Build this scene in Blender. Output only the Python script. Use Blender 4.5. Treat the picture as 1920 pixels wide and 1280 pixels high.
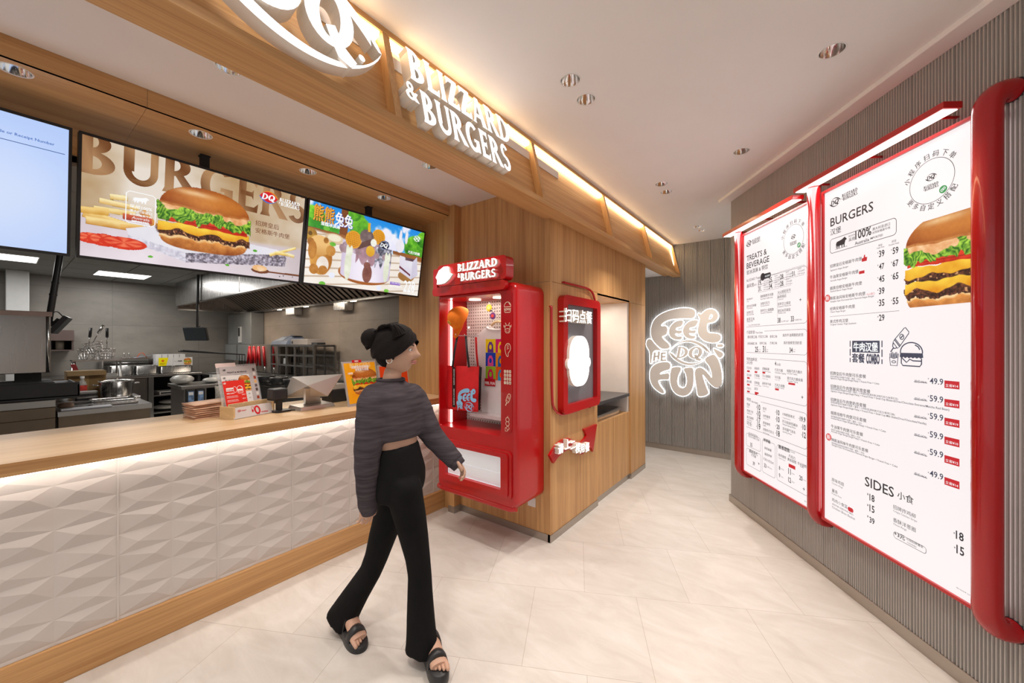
# Burger and ice-cream shop front: service counter, kitchen behind, wooden kiosk and menu wall.
import bpy, bmesh, math, random
import numpy as np
from mathutils import Matrix, Vector, geometry
random.seed(7)
rng = np.random.default_rng(7)
for o in list(bpy.data.objects):
    bpy.data.objects.remove(o)
SC = bpy.context.scene
COL = SC.collection
PI = math.pi

# ------------------------------------------------------------------ camera, world, exposure
# world axes: X = out from the counter into the corridor, Y = along the counter, Z up (metres)
FPX, CAMH, YAW = 725.0, 1.5, math.radians(36.93)
cam_d = bpy.data.cameras.new('camera')
cam = bpy.data.objects.new('camera', cam_d)
COL.objects.link(cam)
cam.location = (0, 0, CAMH)
cam.rotation_euler = (PI / 2, 0, YAW)
cam_d.sensor_width = 36.0
cam_d.lens = FPX / 1920 * 36.0
cam_d.shift_y = 2.0 / 1920
cam_d.clip_start = 0.02
SC.camera = cam
SC.view_settings.view_transform = 'Standard'
SC.view_settings.look = 'None'
SC.view_settings.gamma = 1.0
SC.view_settings.use_curve_mapping = False
SC.view_settings.exposure = 0.0

# the bright shopping hall that the shop opens onto, behind the camera
world = bpy.data.worlds.new('world')
SC.world = world
world.use_nodes = True
wbg = world.node_tree.nodes['Background']
wbg.inputs[0].default_value = (1.0, 0.975, 0.955, 1)
wbg.inputs[1].default_value = 0.74


def area_light(name, loc, rot, sx, sy, power, col, spread=PI):
    d = bpy.data.lights.new(name, 'AREA')
    d.shape = 'RECTANGLE'; d.size = sx; d.size_y = sy; d.energy = power; d.color = col; d.spread = spread
    o = bpy.data.objects.new(name, d); COL.objects.link(o)
    o.location = loc; o.rotation_euler = rot
    return o


# ------------------------------------------------------------------ survey helper: pixel -> point on a real plane
_S, _C = math.sin(YAW), math.cos(YAW)
FWD, RGT, UP = Vector((-_S, _C, 0)), Vector((_C, _S, 0)), Vector((0, 0, 1))
EYE = Vector((0, 0, CAMH))


def ray(px, py):
    return FWD + RGT * ((px - 960) / FPX) - UP * ((py - 642) / FPX)


def on_plane(px, py, p, n):
    d = ray(px, py); p = Vector(p); n = Vector(n)
    return EYE + d * ((p - EYE).dot(n) / d.dot(n))


def onx(px, py, x): return on_plane(px, py, (x, 0, 0), (1, 0, 0))
def ony(px, py, y): return on_plane(px, py, (0, y, 0), (0, 1, 0))
def onz(px, py, z): return on_plane(px, py, (0, 0, z), (0, 0, 1))
def dep(px, py, d): return EYE + ray(px, py) * d


class Plane:
    """A flat face of the room or of a thing: origin, x to the viewer's right, y up, z out to the viewer."""
    def __init__(s, o, x, y=(0, 0, 1)):
        s.o = Vector(o); s.x = Vector(x).normalized(); s.y = Vector(y).normalized(); s.z = s.x.cross(s.y)
        s.M = Matrix(((s.x.x, s.y.x, s.z.x, s.o.x), (s.x.y, s.y.y, s.z.y, s.o.y), (s.x.z, s.y.z, s.z.z, s.o.z), (0, 0, 0, 1)))

    def uv(s, px, py):
        p = on_plane(px, py, s.o, s.z) - s.o
        return (p.dot(s.x), p.dot(s.y))

    def out(s, d):
        return Plane(s.o + s.z * d, s.x, s.y)


def zoom(x0, y0, k):
    return lambda u, v: (x0 + u / k, y0 + v / k)


# ------------------------------------------------------------------ colours and materials
def lin(c):
    return c / 12.92 if c <= 0.04045 else ((c + 0.055) / 1.055) ** 2.4


def rgb(r, g=None, b=None):
    if g is None:
        h = r.lstrip('#'); r, g, b = int(h[0:2], 16), int(h[2:4], 16), int(h[4:6], 16)
    return (lin(r / 255), lin(g / 255), lin(b / 255))


MATS = {}


def nodes(name):
    m = bpy.data.materials.new(name); m.use_nodes = True
    nt = m.node_tree
    return m, nt, nt.nodes['Principled BSDF']


def plain(name, col, rough=0.5, metal=0.0, var=0.06, scale=6.0, bump=0.0, bscale=200.0, spec=0.5, emit=0.0, ecol=None, coat=0.0, stretch=None, alpha=None, trans=0.0):
    """Principled surface whose colour and roughness wander a little with noise."""
    if name in MATS: return MATS[name]
    m, nt, b = nodes(name)
    tc = nt.nodes.new('ShaderNodeTexCoord'); mp = nt.nodes.new('ShaderNodeMapping')
    nt.links.new(tc.outputs['Object'], mp.inputs[0])
    if stretch: mp.inputs['Scale'].default_value = stretch
    nz = nt.nodes.new('ShaderNodeTexNoise'); nz.inputs['Scale'].default_value = scale; nz.inputs['Detail'].default_value = 4
    nt.links.new(mp.outputs[0], nz.inputs['Vector'])
    rp = nt.nodes.new('ShaderNodeValToRGB')
    lo = tuple(max(0, c * (1 - var)) for c in col); hi = tuple(min(1, c * (1 + var)) for c in col)
    rp.color_ramp.elements[0].color = (*lo, 1); rp.color_ramp.elements[1].color = (*hi, 1)
    rp.color_ramp.elements[0].position = 0.3; rp.color_ramp.elements[1].position = 0.7
    nt.links.new(nz.outputs[0], rp.inputs[0]); nt.links.new(rp.outputs[0], b.inputs['Base Color'])
    b.inputs['Roughness'].default_value = rough; b.inputs['Metallic'].default_value = metal
    b.inputs['Specular IOR Level'].default_value = spec
    b.inputs['Coat Weight'].default_value = coat
    if trans: b.inputs['Transmission Weight'].default_value = trans
    if alpha is not None: b.inputs['Alpha'].default_value = alpha
    if emit:
        b.inputs['Emission Color'].default_value = (*(ecol or col), 1); b.inputs['Emission Strength'].default_value = emit
    if bump:
        n2 = nt.nodes.new('ShaderNodeTexNoise'); n2.inputs['Scale'].default_value = bscale
        nt.links.new(mp.outputs[0], n2.inputs['Vector'])
        bp = nt.nodes.new('ShaderNodeBump'); bp.inputs['Strength'].default_value = bump; bp.inputs['Distance'].default_value = 0.002
        nt.links.new(n2.outputs[0], bp.inputs['Height']); nt.links.new(bp.outputs[0], b.inputs['Normal'])
    MATS[name] = m
    return m


def wood(name, axis, dark, light, rough=0.45, fine=1.0):
    """Oak veneer: grain runs along axis (0, 1, 2)."""
    if name in MATS: return MATS[name]
    m, nt, b = nodes(name)
    tc = nt.nodes.new('ShaderNodeTexCoord'); mp = nt.nodes.new('ShaderNodeMapping')
    sc = [14.0 * fine] * 3; sc[axis] = 0.5
    mp.inputs['Scale'].default_value = sc
    nt.links.new(tc.outputs['Object'], mp.inputs[0])
    n1 = nt.nodes.new('ShaderNodeTexNoise'); n1.inputs['Scale'].default_value = 1.3; n1.inputs['Detail'].default_value = 6; n1.inputs['Roughness'].default_value = 0.65
    n1.inputs['Distortion'].default_value = 0.6
    mp2 = nt.nodes.new('ShaderNodeMapping')
    s2 = [130.0 * fine] * 3; s2[axis] = 1.6
    mp2.inputs['Scale'].default_value = s2
    nt.links.new(tc.outputs['Object'], mp2.inputs[0])
    n2 = nt.nodes.new('ShaderNodeTexNoise'); n2.inputs['Scale'].default_value = 1.0; n2.inputs['Detail'].default_value = 3
    nt.links.new(mp.outputs[0], n1.inputs['Vector']); nt.links.new(mp2.outputs[0], n2.inputs['Vector'])
    mx = nt.nodes.new('ShaderNodeMix'); mx.data_type = 'FLOAT'; mx.inputs[0].default_value = 0.38
    nt.links.new(n1.outputs[0], mx.inputs[2]); nt.links.new(n2.outputs[0], mx.inputs[3])
    rp = nt.nodes.new('ShaderNodeValToRGB')
    rp.color_ramp.elements[0].color = (*dark, 1); rp.color_ramp.elements[1].color = (*light, 1)
    rp.color_ramp.elements[0].position = 0.36; rp.color_ramp.elements[1].position = 0.62
    nt.links.new(mx.outputs[0], rp.inputs[0]); nt.links.new(rp.outputs[0], b.inputs['Base Color'])
    b.inputs['Roughness'].default_value = rough
    bp = nt.nodes.new('ShaderNodeBump'); bp.inputs['Strength'].default_value = 0.08; bp.inputs['Distance'].default_value = 0.001
    nt.links.new(n2.outputs[0], bp.inputs['Height']); nt.links.new(bp.outputs[0], b.inputs['Normal'])
    MATS[name] = m
    return m


def steel(name, col=(0.55, 0.55, 0.56), rough=0.28, axis=2):
    if name in MATS: return MATS[name]
    m, nt, b = nodes(name)
    tc = nt.nodes.new('ShaderNodeTexCoord'); mp = nt.nodes.new('ShaderNodeMapping')
    s = [60.0] * 3; s[axis] = 1.0
    mp.inputs['Scale'].default_value = s
    nt.links.new(tc.outputs['Object'], mp.inputs[0])
    nz = nt.nodes.new('ShaderNodeTexNoise'); nz.inputs['Scale'].default_value = 1.0
    nt.links.new(mp.outputs[0], nz.inputs['Vector'])
    mr = nt.nodes.new('ShaderNodeMapRange'); mr.inputs['To Min'].default_value = rough * 0.9; mr.inputs['To Max'].default_value = rough * 1.15
    nt.links.new(nz.outputs[0], mr.inputs[0]); nt.links.new(mr.outputs[0], b.inputs['Roughness'])
    b.inputs['Base Color'].default_value = (*col, 1); b.inputs['Metallic'].default_value = 1.0
    MATS[name] = m
    return m


def glow(name, col, strength):
    if name in MATS: return MATS[name]
    m, nt, b = nodes(name)
    b.inputs['Base Color'].default_value = (0.8, 0.8, 0.8, 1)
    b.inputs['Emission Color'].default_value = (*col, 1); b.inputs['Emission Strength'].default_value = strength
    MATS[name] = m
    return m


def printed(name, emit=0.0, rough=0.5, base=1.0):
    """Ink colours kept in the mesh's colour attribute; emit > 0 for a lit screen or light box."""
    if name in MATS: return MATS[name]
    m, nt, b = nodes(name)
    at = nt.nodes.new('ShaderNodeAttribute'); at.attribute_name = 'ink'
    if emit:
        nt.links.new(at.outputs['Color'], b.inputs['Emission Color']); b.inputs['Emission Strength'].default_value = emit
        b.inputs['Base Color'].default_value = (0.02, 0.02, 0.02, 1)
    else:
        nt.links.new(at.outputs['Color'], b.inputs['Base Color'])
    b.inputs['Roughness'].default_value = rough
    b.inputs['Specular IOR Level'].default_value = 0.25
    MATS[name] = m
    return m


OAK_D, OAK_L = (0.43, 0.215, 0.077), (0.65, 0.375, 0.155)
oak_z = wood('oak_vertical', 2, OAK_D, OAK_L)
oak_y = wood('oak_along_counter', 1, OAK_D, OAK_L)
oak_x = wood('oak_across', 0, OAK_D, OAK_L)
oak_top = wood('oak_counter_top', 1, (0.56, 0.36, 0.19), (0.70, 0.49, 0.28), rough=0.4)
oak_pale = wood('pale_bamboo', 0, (0.62, 0.42, 0.21), (0.75, 0.54, 0.3), rough=0.45)
white_paint = plain('ceiling_white', (0.82, 0.80, 0.795), 0.9, var=0.015, scale=3)
tile_grey = None
steel_b = steel('brushed_steel', (0.50, 0.49, 0.48), 0.26)
steel_h = steel('brushed_steel_side', (0.46, 0.455, 0.45), 0.22, axis=1)
steel_plinth = steel('plinth_steel', (0.46, 0.42, 0.38), 0.35, axis=1)
chrome = plain('chrome', (0.86, 0.85, 0.84), 0.06, 1.0, var=0.01)
chrome_wire = plain('chrome_wire', (0.72, 0.71, 0.70), 0.18, 1.0, var=0.03)
red_gloss = plain('red_lacquer', rgb(182, 6, 14), 0.28, var=0.03, spec=0.5, coat=0.25)
red_dark = plain('red_enamel_tube', rgb(172, 12, 20), 0.22, var=0.03, coat=0.4)
black_p = plain('black_plastic', (0.012, 0.012, 0.013), 0.38, var=0.2)
black_m = plain('black_matt', (0.02, 0.02, 0.021), 0.65, var=0.2)
dark_gr = plain('dark_grey_plastic', (0.07, 0.07, 0.075), 0.45, var=0.1)
white_p = plain('white_plastic', (0.78, 0.78, 0.77), 0.4, var=0.02)
white_led = glow('white_led', (1.0, 0.97, 0.95), 3.0)
warm_led = glow('warm_led', (1.0, 0.74, 0.42), 14.0)
counter_led = glow('counter_led', (1.0, 0.92, 0.85), 13.0)
ink = printed('printed_ink', 0.0)
ink_glow = printed('light_box_print', 1.0, 0.35)
screen_glow = printed('screen_picture', 0.95, 0.25)


# ------------------------------------------------------------------ objects, parts and labels
def tag(o, label=None, cat=None, group=None, kind=None):
    if label: o['label'] = label
    if cat: o['category'] = cat
    if group: o['group'] = group
    if kind: o['kind'] = kind
    return o


def thing(name, label, cat, loc=(0, 0, 0), rotz=0.0, group=None):
    o = bpy.data.objects.new(name, None); COL.objects.link(o)
    o.empty_display_size = 0.1
    o.location = loc; o.rotation_euler = (0, 0, rotz)
    return tag(o, label, cat, group)


def struct(o):
    o['kind'] = 'structure'
    return o


def adopt(o, parent):
    """Make o, built in world coordinates, a part of parent."""
    o.parent = parent
    if parent.type == 'EMPTY' and parent.parent is None:
        o.matrix_parent_inverse = (Matrix.Translation(parent.location) @ Matrix.Rotation(parent.rotation_euler.z, 4, 'Z')).inverted()
    elif parent.parent is None:
        o.matrix_parent_inverse = Matrix.Translation(parent.location).inverted()


def copy_thing(root, loc, rotz=None, label=None, group=None):
    r = root.copy(); COL.objects.link(r); r.location = loc
    if rotz is not None: r.rotation_euler = (0, 0, rotz)
    if label: r['label'] = label
    if group: r['group'] = group
    for ch in list(root.children):
        c = ch.copy(); COL.objects.link(c); c.parent = r
        if c.type == 'LIGHT': c.matrix_parent_inverse = ch.matrix_parent_inverse.copy()
        for g in list(ch.children):
            d = g.copy(); COL.objects.link(d); d.parent = c
    return r


class MB:
    """Collects boxes, tubes, prisms and lofts; build() links them as one mesh object."""
    def __init__(s, M=None):
        s.v = []; s.f = []; s.m = []; s.sm = []; s.M = M

    def add(s, vs, fs, m=0, smooth=False, T=None):
        n = len(s.v)
        for p in vs:
            p = Vector(p)
            if T is not None: p = T @ p
            if s.M is not None: p = s.M @ p
            s.v.append(tuple(p))
        for f in fs:
            s.f.append([i + n for i in f]); s.m.append(m); s.sm.append(smooth)
        return s

    def box(s, x0, x1, y0, y1, z0, z1, m=0, T=None):
        if x0 > x1: x0, x1 = x1, x0
        if y0 > y1: y0, y1 = y1, y0
        if z0 > z1: z0, z1 = z1, z0
        v = [(x0, y0, z0), (x1, y0, z0), (x1, y1, z0), (x0, y1, z0), (x0, y0, z1), (x1, y0, z1), (x1, y1, z1), (x0, y1, z1)]
        return s.add(v, [(0, 3, 2, 1), (4, 5, 6, 7), (0, 1, 5, 4), (1, 2, 6, 5), (2, 3, 7, 6), (3, 0, 4, 7)], m, False, T)

    def tube(s, path, r, n=10, m=0, closed=False, caps=True, smooth=True, T=None, flat=1.0):
        P = [Vector(p) for p in path]
        rs = r if isinstance(r, (list, tuple)) else [r] * len(P)
        k = len(P); vs = []; fs = []
        prev = None
        for i in range(k):
            if closed: t = P[(i + 1) % k] - P[i - 1]
            else: t = P[min(i + 1, k - 1)] - P[max(i - 1, 0)]
            t = t.normalized() if t.length > 1e-9 else Vector((0, 0, 1))
            if prev is None:
                a = Vector((0, 0, 1)) if abs(t.z) < 0.9 else Vector((1, 0, 0))
                u = t.cross(a).normalized()
            else:
                u = prev - t * prev.dot(t)
                u = u.normalized() if u.length > 1e-6 else t.orthogonal().normalized()
            prev = u
            w = t.cross(u)
            for j in range(n):
                an = 2 * PI * j / n
                vs.append(P[i] + u * (math.cos(an) * rs[i]) + w * (math.sin(an) * rs[i] * flat))
        for i in range(k if closed else k - 1):
            for j in range(n):
                a = i * n + j; b = i * n + (j + 1) % n
                c = ((i + 1) % k) * n + (j + 1) % n; d = ((i + 1) % k) * n + j
                fs.append((a, b, c, d))
        s.add(vs, fs, m, smooth, T)
        if caps and not closed:
            s.add(vs[:n], [list(range(n))[::-1]], m, False, T); s.add(vs[-n:], [list(range(n))], m, False, T)
        return s

    def cyl(s, p0, p1, r, r2=None, n=20, m=0, smooth=True, T=None, caps=True):
        return s.tube([p0, p1], [r, r if r2 is None else r2], n, m, False, caps, smooth, T)

    def lathe(s, prof, c=(0, 0, 0), n=24, m=0, smooth=True, T=None):
        """prof: list of (radius, z)."""
        vs = []; fs = []
        for r, z in prof:
            for j in range(n):
                a = 2 * PI * j / n
                vs.append((c[0] + r * math.cos(a), c[1] + r * math.sin(a), c[2] + z))
        for i in range(len(prof) - 1):
            for j in range(n):
                fs.append((i * n + j, i * n + (j + 1) % n, (i + 1) * n + (j + 1) % n, (i + 1) * n + j))
        return s.add(vs, fs, m, smooth, T)

    def prism(s, loops, z0, z1, m=0, ms=None, T=None, smooth=False, front=True, back=True):
        """Extrude a 2D outline (first loop) with holes (other loops) from z0 to z1."""
        if not isinstance(loops[0][0], (tuple, list, Vector)): loops = [loops]
        tri = geometry.tessellate_polygon([[Vector((p[0], p[1], 0)) for p in lp] for lp in loops])
        fl = [p for lp in loops for p in lp]
        if front: s.add([(p[0], p[1], z1) for p in fl], [t for t in tri], m, False, T)
        if back: s.add([(p[0], p[1], z0) for p in fl], [t[::-1] for t in tri], m, False, T)
        for lp in loops:
            n = len(lp)
            vs = [(p[0], p[1], z0) for p in lp] + [(p[0], p[1], z1) for p in lp]
            s.add(vs, [(i, (i + 1) % n, n + (i + 1) % n, n + i) for i in range(n)], m if ms is None else ms, smooth, T)
        return s

    def loft(s, rings, m=0, caps=True, smooth=True, T=None):
        n = len(rings[0]); vs = [p for r in rings for p in r]; fs = []
        for i in range(len(rings) - 1):
            for j in range(n):
                fs.append((i * n + j, i * n + (j + 1) % n, (i + 1) * n + (j + 1) % n, (i + 1) * n + j))
        s.add(vs, fs, m, smooth, T)
        if caps:
            s.add(rings[0], [list(range(n))[::-1]], m, smooth, T); s.add(rings[-1], [list(range(n))], m, smooth, T)
        return s

    def ball(s, c, rx, ry=None, rz=None, n=14, m=0, T=None):
        ry = rx if ry is None else ry; rz = rx if rz is None else rz
        vs = []; fs = []; h = n // 2
        for i in range(h + 1):
            th = PI * i / h
            for j in range(n):
                a = 2 * PI * j / n
                vs.append((c[0] + rx * math.sin(th) * math.cos(a), c[1] + ry * math.sin(th) * math.sin(a), c[2] + rz * math.cos(th)))
        for i in range(h):
            for j in range(n):
                fs.append((i * n + j, (i + 1) * n + j, (i + 1) * n + (j + 1) % n, i * n + (j + 1) % n))
        return s.add(vs, fs, m, True, T)

    def build(s, name, mats, parent=None, bevel=0.0, base=None, weld=True, normals=True, seg=2):
        if not isinstance(mats, (list, tuple)): mats = [mats]
        v = s.v; off = Vector((0, 0, 0))
        if parent is None and base is not None:
            if base is True:
                a = np.array(v); lo = a.min(0); hi = a.max(0)
                base = ((lo[0] + hi[0]) / 2, (lo[1] + hi[1]) / 2, lo[2])
            off = Vector(base)
            v = [(p[0] - off.x, p[1] - off.y, p[2] - off.z) for p in v]
        me = bpy.data.meshes.new(name)
        me.from_pydata(v, [], s.f)
        for mt in mats: me.materials.append(mt)
        me.polygons.foreach_set('material_index', s.m)
        me.polygons.foreach_set('use_smooth', s.sm)
        if weld or normals:
            bm = bmesh.new(); bm.from_mesh(me)
            if weld: bmesh.ops.remove_doubles(bm, verts=bm.verts, dist=1e-5)
            if normals: bmesh.ops.recalc_face_normals(bm, faces=bm.faces)
            bm.to_mesh(me); bm.free()
        me.update()
        o = bpy.data.objects.new(name, me); COL.objects.link(o)
        o.location = off
        if parent is not None: adopt(o, parent)
        if bevel:
            b = o.modifiers.new('edge', 'BEVEL'); b.width = bevel; b.segments = seg; b.limit_method = 'ANGLE'; b.angle_limit = math.radians(40)
        return o


def rrect(x, y, w, h, r, n=6):
    """Rounded rectangle outline, counter-clockwise, (x, y) lower left."""
    r = min(r, w / 2 - 1e-5, h / 2 - 1e-5)
    pts = []
    for cx, cy, a0 in ((x + w - r, y + r, -PI / 2), (x + w - r, y + h - r, 0), (x + r, y + h - r, PI / 2), (x + r, y + r, PI)):
        for i in range(n + 1):
            a = a0 + PI / 2 * i / n
            pts.append((cx + r * math.cos(a), cy + r * math.sin(a)))
    return pts


def ell(cx, cy, rx, ry=None, n=28, a0=0.0, a1=2 * PI):
    ry = rx if ry is None else ry
    full = abs(a1 - a0 - 2 * PI) < 1e-6
    k = n if full else n + 1
    return [(cx + rx * math.cos(a0 + (a1 - a0) * i / n), cy + ry * math.sin(a0 + (a1 - a0) * i / n)) for i in range(k)]


def smooth_loop(pts, it=2):
    """Chaikin corner cutting on a closed outline."""
    for _ in range(it):
        q = []
        for i in range(len(pts)):
            a = pts[i]; b = pts[(i + 1) % len(pts)]
            q.append((a[0] * .75 + b[0] * .25, a[1] * .75 + b[1] * .25)); q.append((a[0] * .25 + b[0] * .75, a[1] * .25 + b[1] * .75))
        pts = q
    return pts


def smooth_path(pts, it=2):
    pts = [Vector(p) for p in pts]
    for _ in range(it):
        q = [pts[0]]
        for a, b in zip(pts[:-1], pts[1:]):
            q += [a * .75 + b * .25, a * .25 + b * .75]
        q.append(pts[-1]); pts = q
    return pts


def grow(pts, d):
    """Push a closed outline outwards by d."""
    A = sum(pts[i][0] * pts[(i + 1) % len(pts)][1] - pts[(i + 1) % len(pts)][0] * pts[i][1] for i in range(len(pts)))
    sg = 1 if A > 0 else -1
    out = []; n = len(pts)
    for i in range(n):
        a = Vector(pts[i - 1][:2]); b = Vector(pts[i][:2]); c = Vector(pts[(i + 1) % n][:2])
        t = (c - a)
        t = t.normalized() if t.length > 1e-9 else Vector((1, 0))
        out.append((b.x + t.y * d * sg, b.y - t.x * d * sg))
    return out


# ------------------------------------------------------------------ lettering and flat print
_fc = bpy.data.curves.new('lettering', 'FONT')
_fo = bpy.data.objects.new('lettering', _fc)
COL.objects.link(_fo)
_tc = {}


def text_mesh(body, bold=0.0, res=2):
    k = (body, bold, res)
    if k not in _tc:
        _fc.body = body; _fc.offset = bold; _fc.resolution_u = res
        bpy.context.view_layer.update()
        ev = _fo.evaluated_get(bpy.context.evaluated_depsgraph_get()); me = ev.to_mesh()
        vs = [(v.co.x, v.co.y) for v in me.vertices]; fs = [tuple(p.vertices) for p in me.polygons]
        ev.to_mesh_clear()
        _tc[k] = (vs, fs)
    return _tc[k]


class Art:
    """Flat print on a Plane: shapes carry their ink in a colour attribute; layers stand a fraction of a millimetre apart."""
    def __init__(s, plane, dz=0.0005, z0=0.0006):
        s.p = plane; s.v = []; s.f = []; s.c = []; s.dz = dz; s.z0 = z0

    def _z(s, L): return s.z0 + L * s.dz

    def put(s, vs, fs, col, L):
        n = len(s.v); z = s._z(L)
        s.v += [(p[0], p[1], z) for p in vs]
        s.c += [col] * len(vs) if not isinstance(col, list) else col
        s.f += [[i + n for i in f] for f in fs]

    def poly(s, pts, col, L=1, holes=()):
        lp = [[Vector((p[0], p[1], 0)) for p in q] for q in (pts, *holes)]
        tri = geometry.tessellate_polygon(lp)
        s.put([p for q in (pts, *holes) for p in q], tri, col, L)

    def polys(s, lst, col, L=1):
        for q in lst:
            s.poly(q[0], col, L, q[1:])

    def rect(s, x0, y0, x1, y1, col, L=1): s.put([(x0, y0), (x1, y0), (x1, y1), (x0, y1)], [(0, 1, 2, 3)], col, L)

    def line(s, pts, w, col, L=1, closed=False):
        P = [Vector((p[0], p[1])) for p in pts]; n = len(P)
        if n < 2: return
        vs = []; fs = []
        for i in range(n):
            if closed: t = P[(i + 1) % n] - P[i - 1]
            else: t = P[min(i + 1, n - 1)] - P[max(i - 1, 0)]
            t = t.normalized() if t.length > 1e-9 else Vector((1, 0))
            q = Vector((-t.y, t.x)) * (w / 2)
            vs += [tuple(P[i] + q), tuple(P[i] - q)]
        for i in range(n if closed else n - 1):
            j = (i + 1) % n
            fs.append((2 * i, 2 * i + 1, 2 * j + 1, 2 * j))
        s.put(vs, fs, col, L)

    def text(s, body, x, y, size=None, width=None, col=(0, 0, 0), L=1, bold=0.0, align='l', sx=1.0, res=2, height=None, rot=0.0, skew=0.0):
        strike = ((0, 0),)
        if bold > 0 and any(ord(c) > 0x2e80 for c in body):      # dense characters: thicken by striking twice
            k = min(bold, .03); strike = ((-k, 0), (k, 0)) if k < .015 else ((-k, -k * .6), (k, -k * .6), (-k, k * .6), (k, k * .6)); bold = 0.0
        vs, fs = text_mesh(body, bold, res)
        if not vs: return
        x0 = min(v[0] for v in vs); x1 = max(v[0] for v in vs)
        if width is not None:
            kx = width / (x1 - x0); ky = kx if height is None else height / 0.72
            if size is not None: ky = size
        else:
            kx = size * sx; ky = size
        w = (x1 - x0) * kx
        ox = {'l': 0, 'c': -w / 2, 'r': -w}[align]
        cr, sr = math.cos(rot), math.sin(rot)
        for i, (da, db) in enumerate(strike):
            q = []
            for a, b in vs:
                u = (a + da - x0) * kx + ox + skew * b * ky; v = (b + db) * ky
                q.append((x + u * cr - v * sr, y + u * sr + v * cr))
            s.put(q, fs, col, L + i * .08)

    def tpx(s, body, a, b, col=(0, 0, 0), L=1, bold=0.01, k=1.0, size=None):
        """Text whose baseline runs between two surveyed pixels."""
        p = s.p.uv(*a); q = s.p.uv(*b)
        vs, fs = text_mesh(body, 0.0, 2)
        if not vs: return
        w = abs(q[0] - p[0])
        nat = max(v[0] for v in vs) - min(v[0] for v in vs)
        s.text(body, p[0], (p[1] + q[1]) / 2, width=w, size=(size if size else w / nat * k), col=col, L=L, bold=bold)

    def arc_text(s, body, cx, cy, r, a0, a1, size, col, L=1, bold=0.0, inward=False):
        n = len(body)
        for i, ch in enumerate(body):
            a = a0 + (a1 - a0) * i / max(1, n - 1)
            rot = a - PI / 2 if not inward else a + PI / 2
            rr = r if not inward else r + size * 0.72
            s.text(ch, cx + rr * math.cos(a), cy + rr * math.sin(a), size=size, col=col, L=L, bold=bold, align='c', rot=rot)

    def raster(s, x0, y0, x1, y1, img, L=0, mask=None):
        """A picture painted in numpy, one mesh vertex per pixel."""
        h, w = img.shape[:2]
        z = s._z(L)
        n = len(s.v)
        X = np.linspace(x0, x1, w); Y = np.linspace(y1, y0, h)
        gx, gy = np.meshgrid(X, Y)
        s.v += list(zip(gx.ravel().tolist(), gy.ravel().tolist(), [z] * (w * h)))
        lc = np.where(img <= 0.04045, img / 12.92, ((np.clip(img, 0, 1) + 0.055) / 1.055) ** 2.4)
        s.c += [tuple(c) for c in lc.reshape(-1, 3).tolist()]
        idx = np.arange(w * h).reshape(h, w) + n
        a, b, c, d = idx[:-1, :-1], idx[1:, :-1], idx[1:, 1:], idx[:-1, 1:]
        q = np.stack([a, b, c, d], -1).reshape(-1, 4)
        if mask is not None:
            mm = (mask[:-1, :-1] & mask[1:, :-1] & mask[1:, 1:] & mask[:-1, 1:]).ravel()
            q = q[mm]
        s.f += q.tolist()

    def build(s, name, mat, parent=None):
        me = bpy.data.meshes.new(name)
        M = s.p.M
        A = np.array(s.v, dtype=np.float64); R = np.array(M.to_3x3()); t = np.array(M.translation)
        W = A @ R.T + t
        me.from_pydata(W.tolist(), [], s.f)
        at = me.color_attributes.new('ink', 'FLOAT_COLOR', 'POINT')
        c = np.ones((len(s.v), 4), dtype=np.float32); c[:, :3] = np.array(s.c, dtype=np.float32)
        at.data.foreach_set('color', c.ravel())
        me.materials.append(mat)
        used = np.zeros(len(s.v), bool)
        for f in s.f:
            for i in f: used[i] = True
        if not used.all():
            bm = bmesh.new(); bm.from_mesh(me)
            bmesh.ops.delete(bm, geom=[v for v in bm.verts if not v.link_faces], context='VERTS')
            bm.to_mesh(me); bm.free()
        me.update()
        o = bpy.data.objects.new(name, me); COL.objects.link(o)
        if parent is not None: adopt(o, parent)
        return o


# ------------------------------------------------------------------ house lettering: flared capitals, cap height 1
def _ring(cx, cy, ro, ri, a0, a1, n=14):
    a0, a1 = math.radians(a0), math.radians(a1)
    return ell(cx, cy, ro[0], ro[1], n, a0, a1 - 1e-4) + ell(cx, cy, ri[0], ri[1], n, a0, a1 - 1e-4)[::-1]


def _stem(x0, x1, f=0.05, y0=0.0, y1=1.0, top=True, bot=True):
    l = [(x0, y0 + .14), (x0, y1 - .14)]
    p = []
    p += [(x0 - f, y0), (x1 + f, y0)] if bot else [(x0, y0), (x1, y0)]
    p += [(x1, y0 + .12), (x1, y1 - .12)]
    p += [(x1 + f, y1), (x0 - f, y1)] if top else [(x1, y1), (x0, y1)]
    p += [(x0, y1 - .12), (x0, y0 + .12)]
    return p


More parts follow.
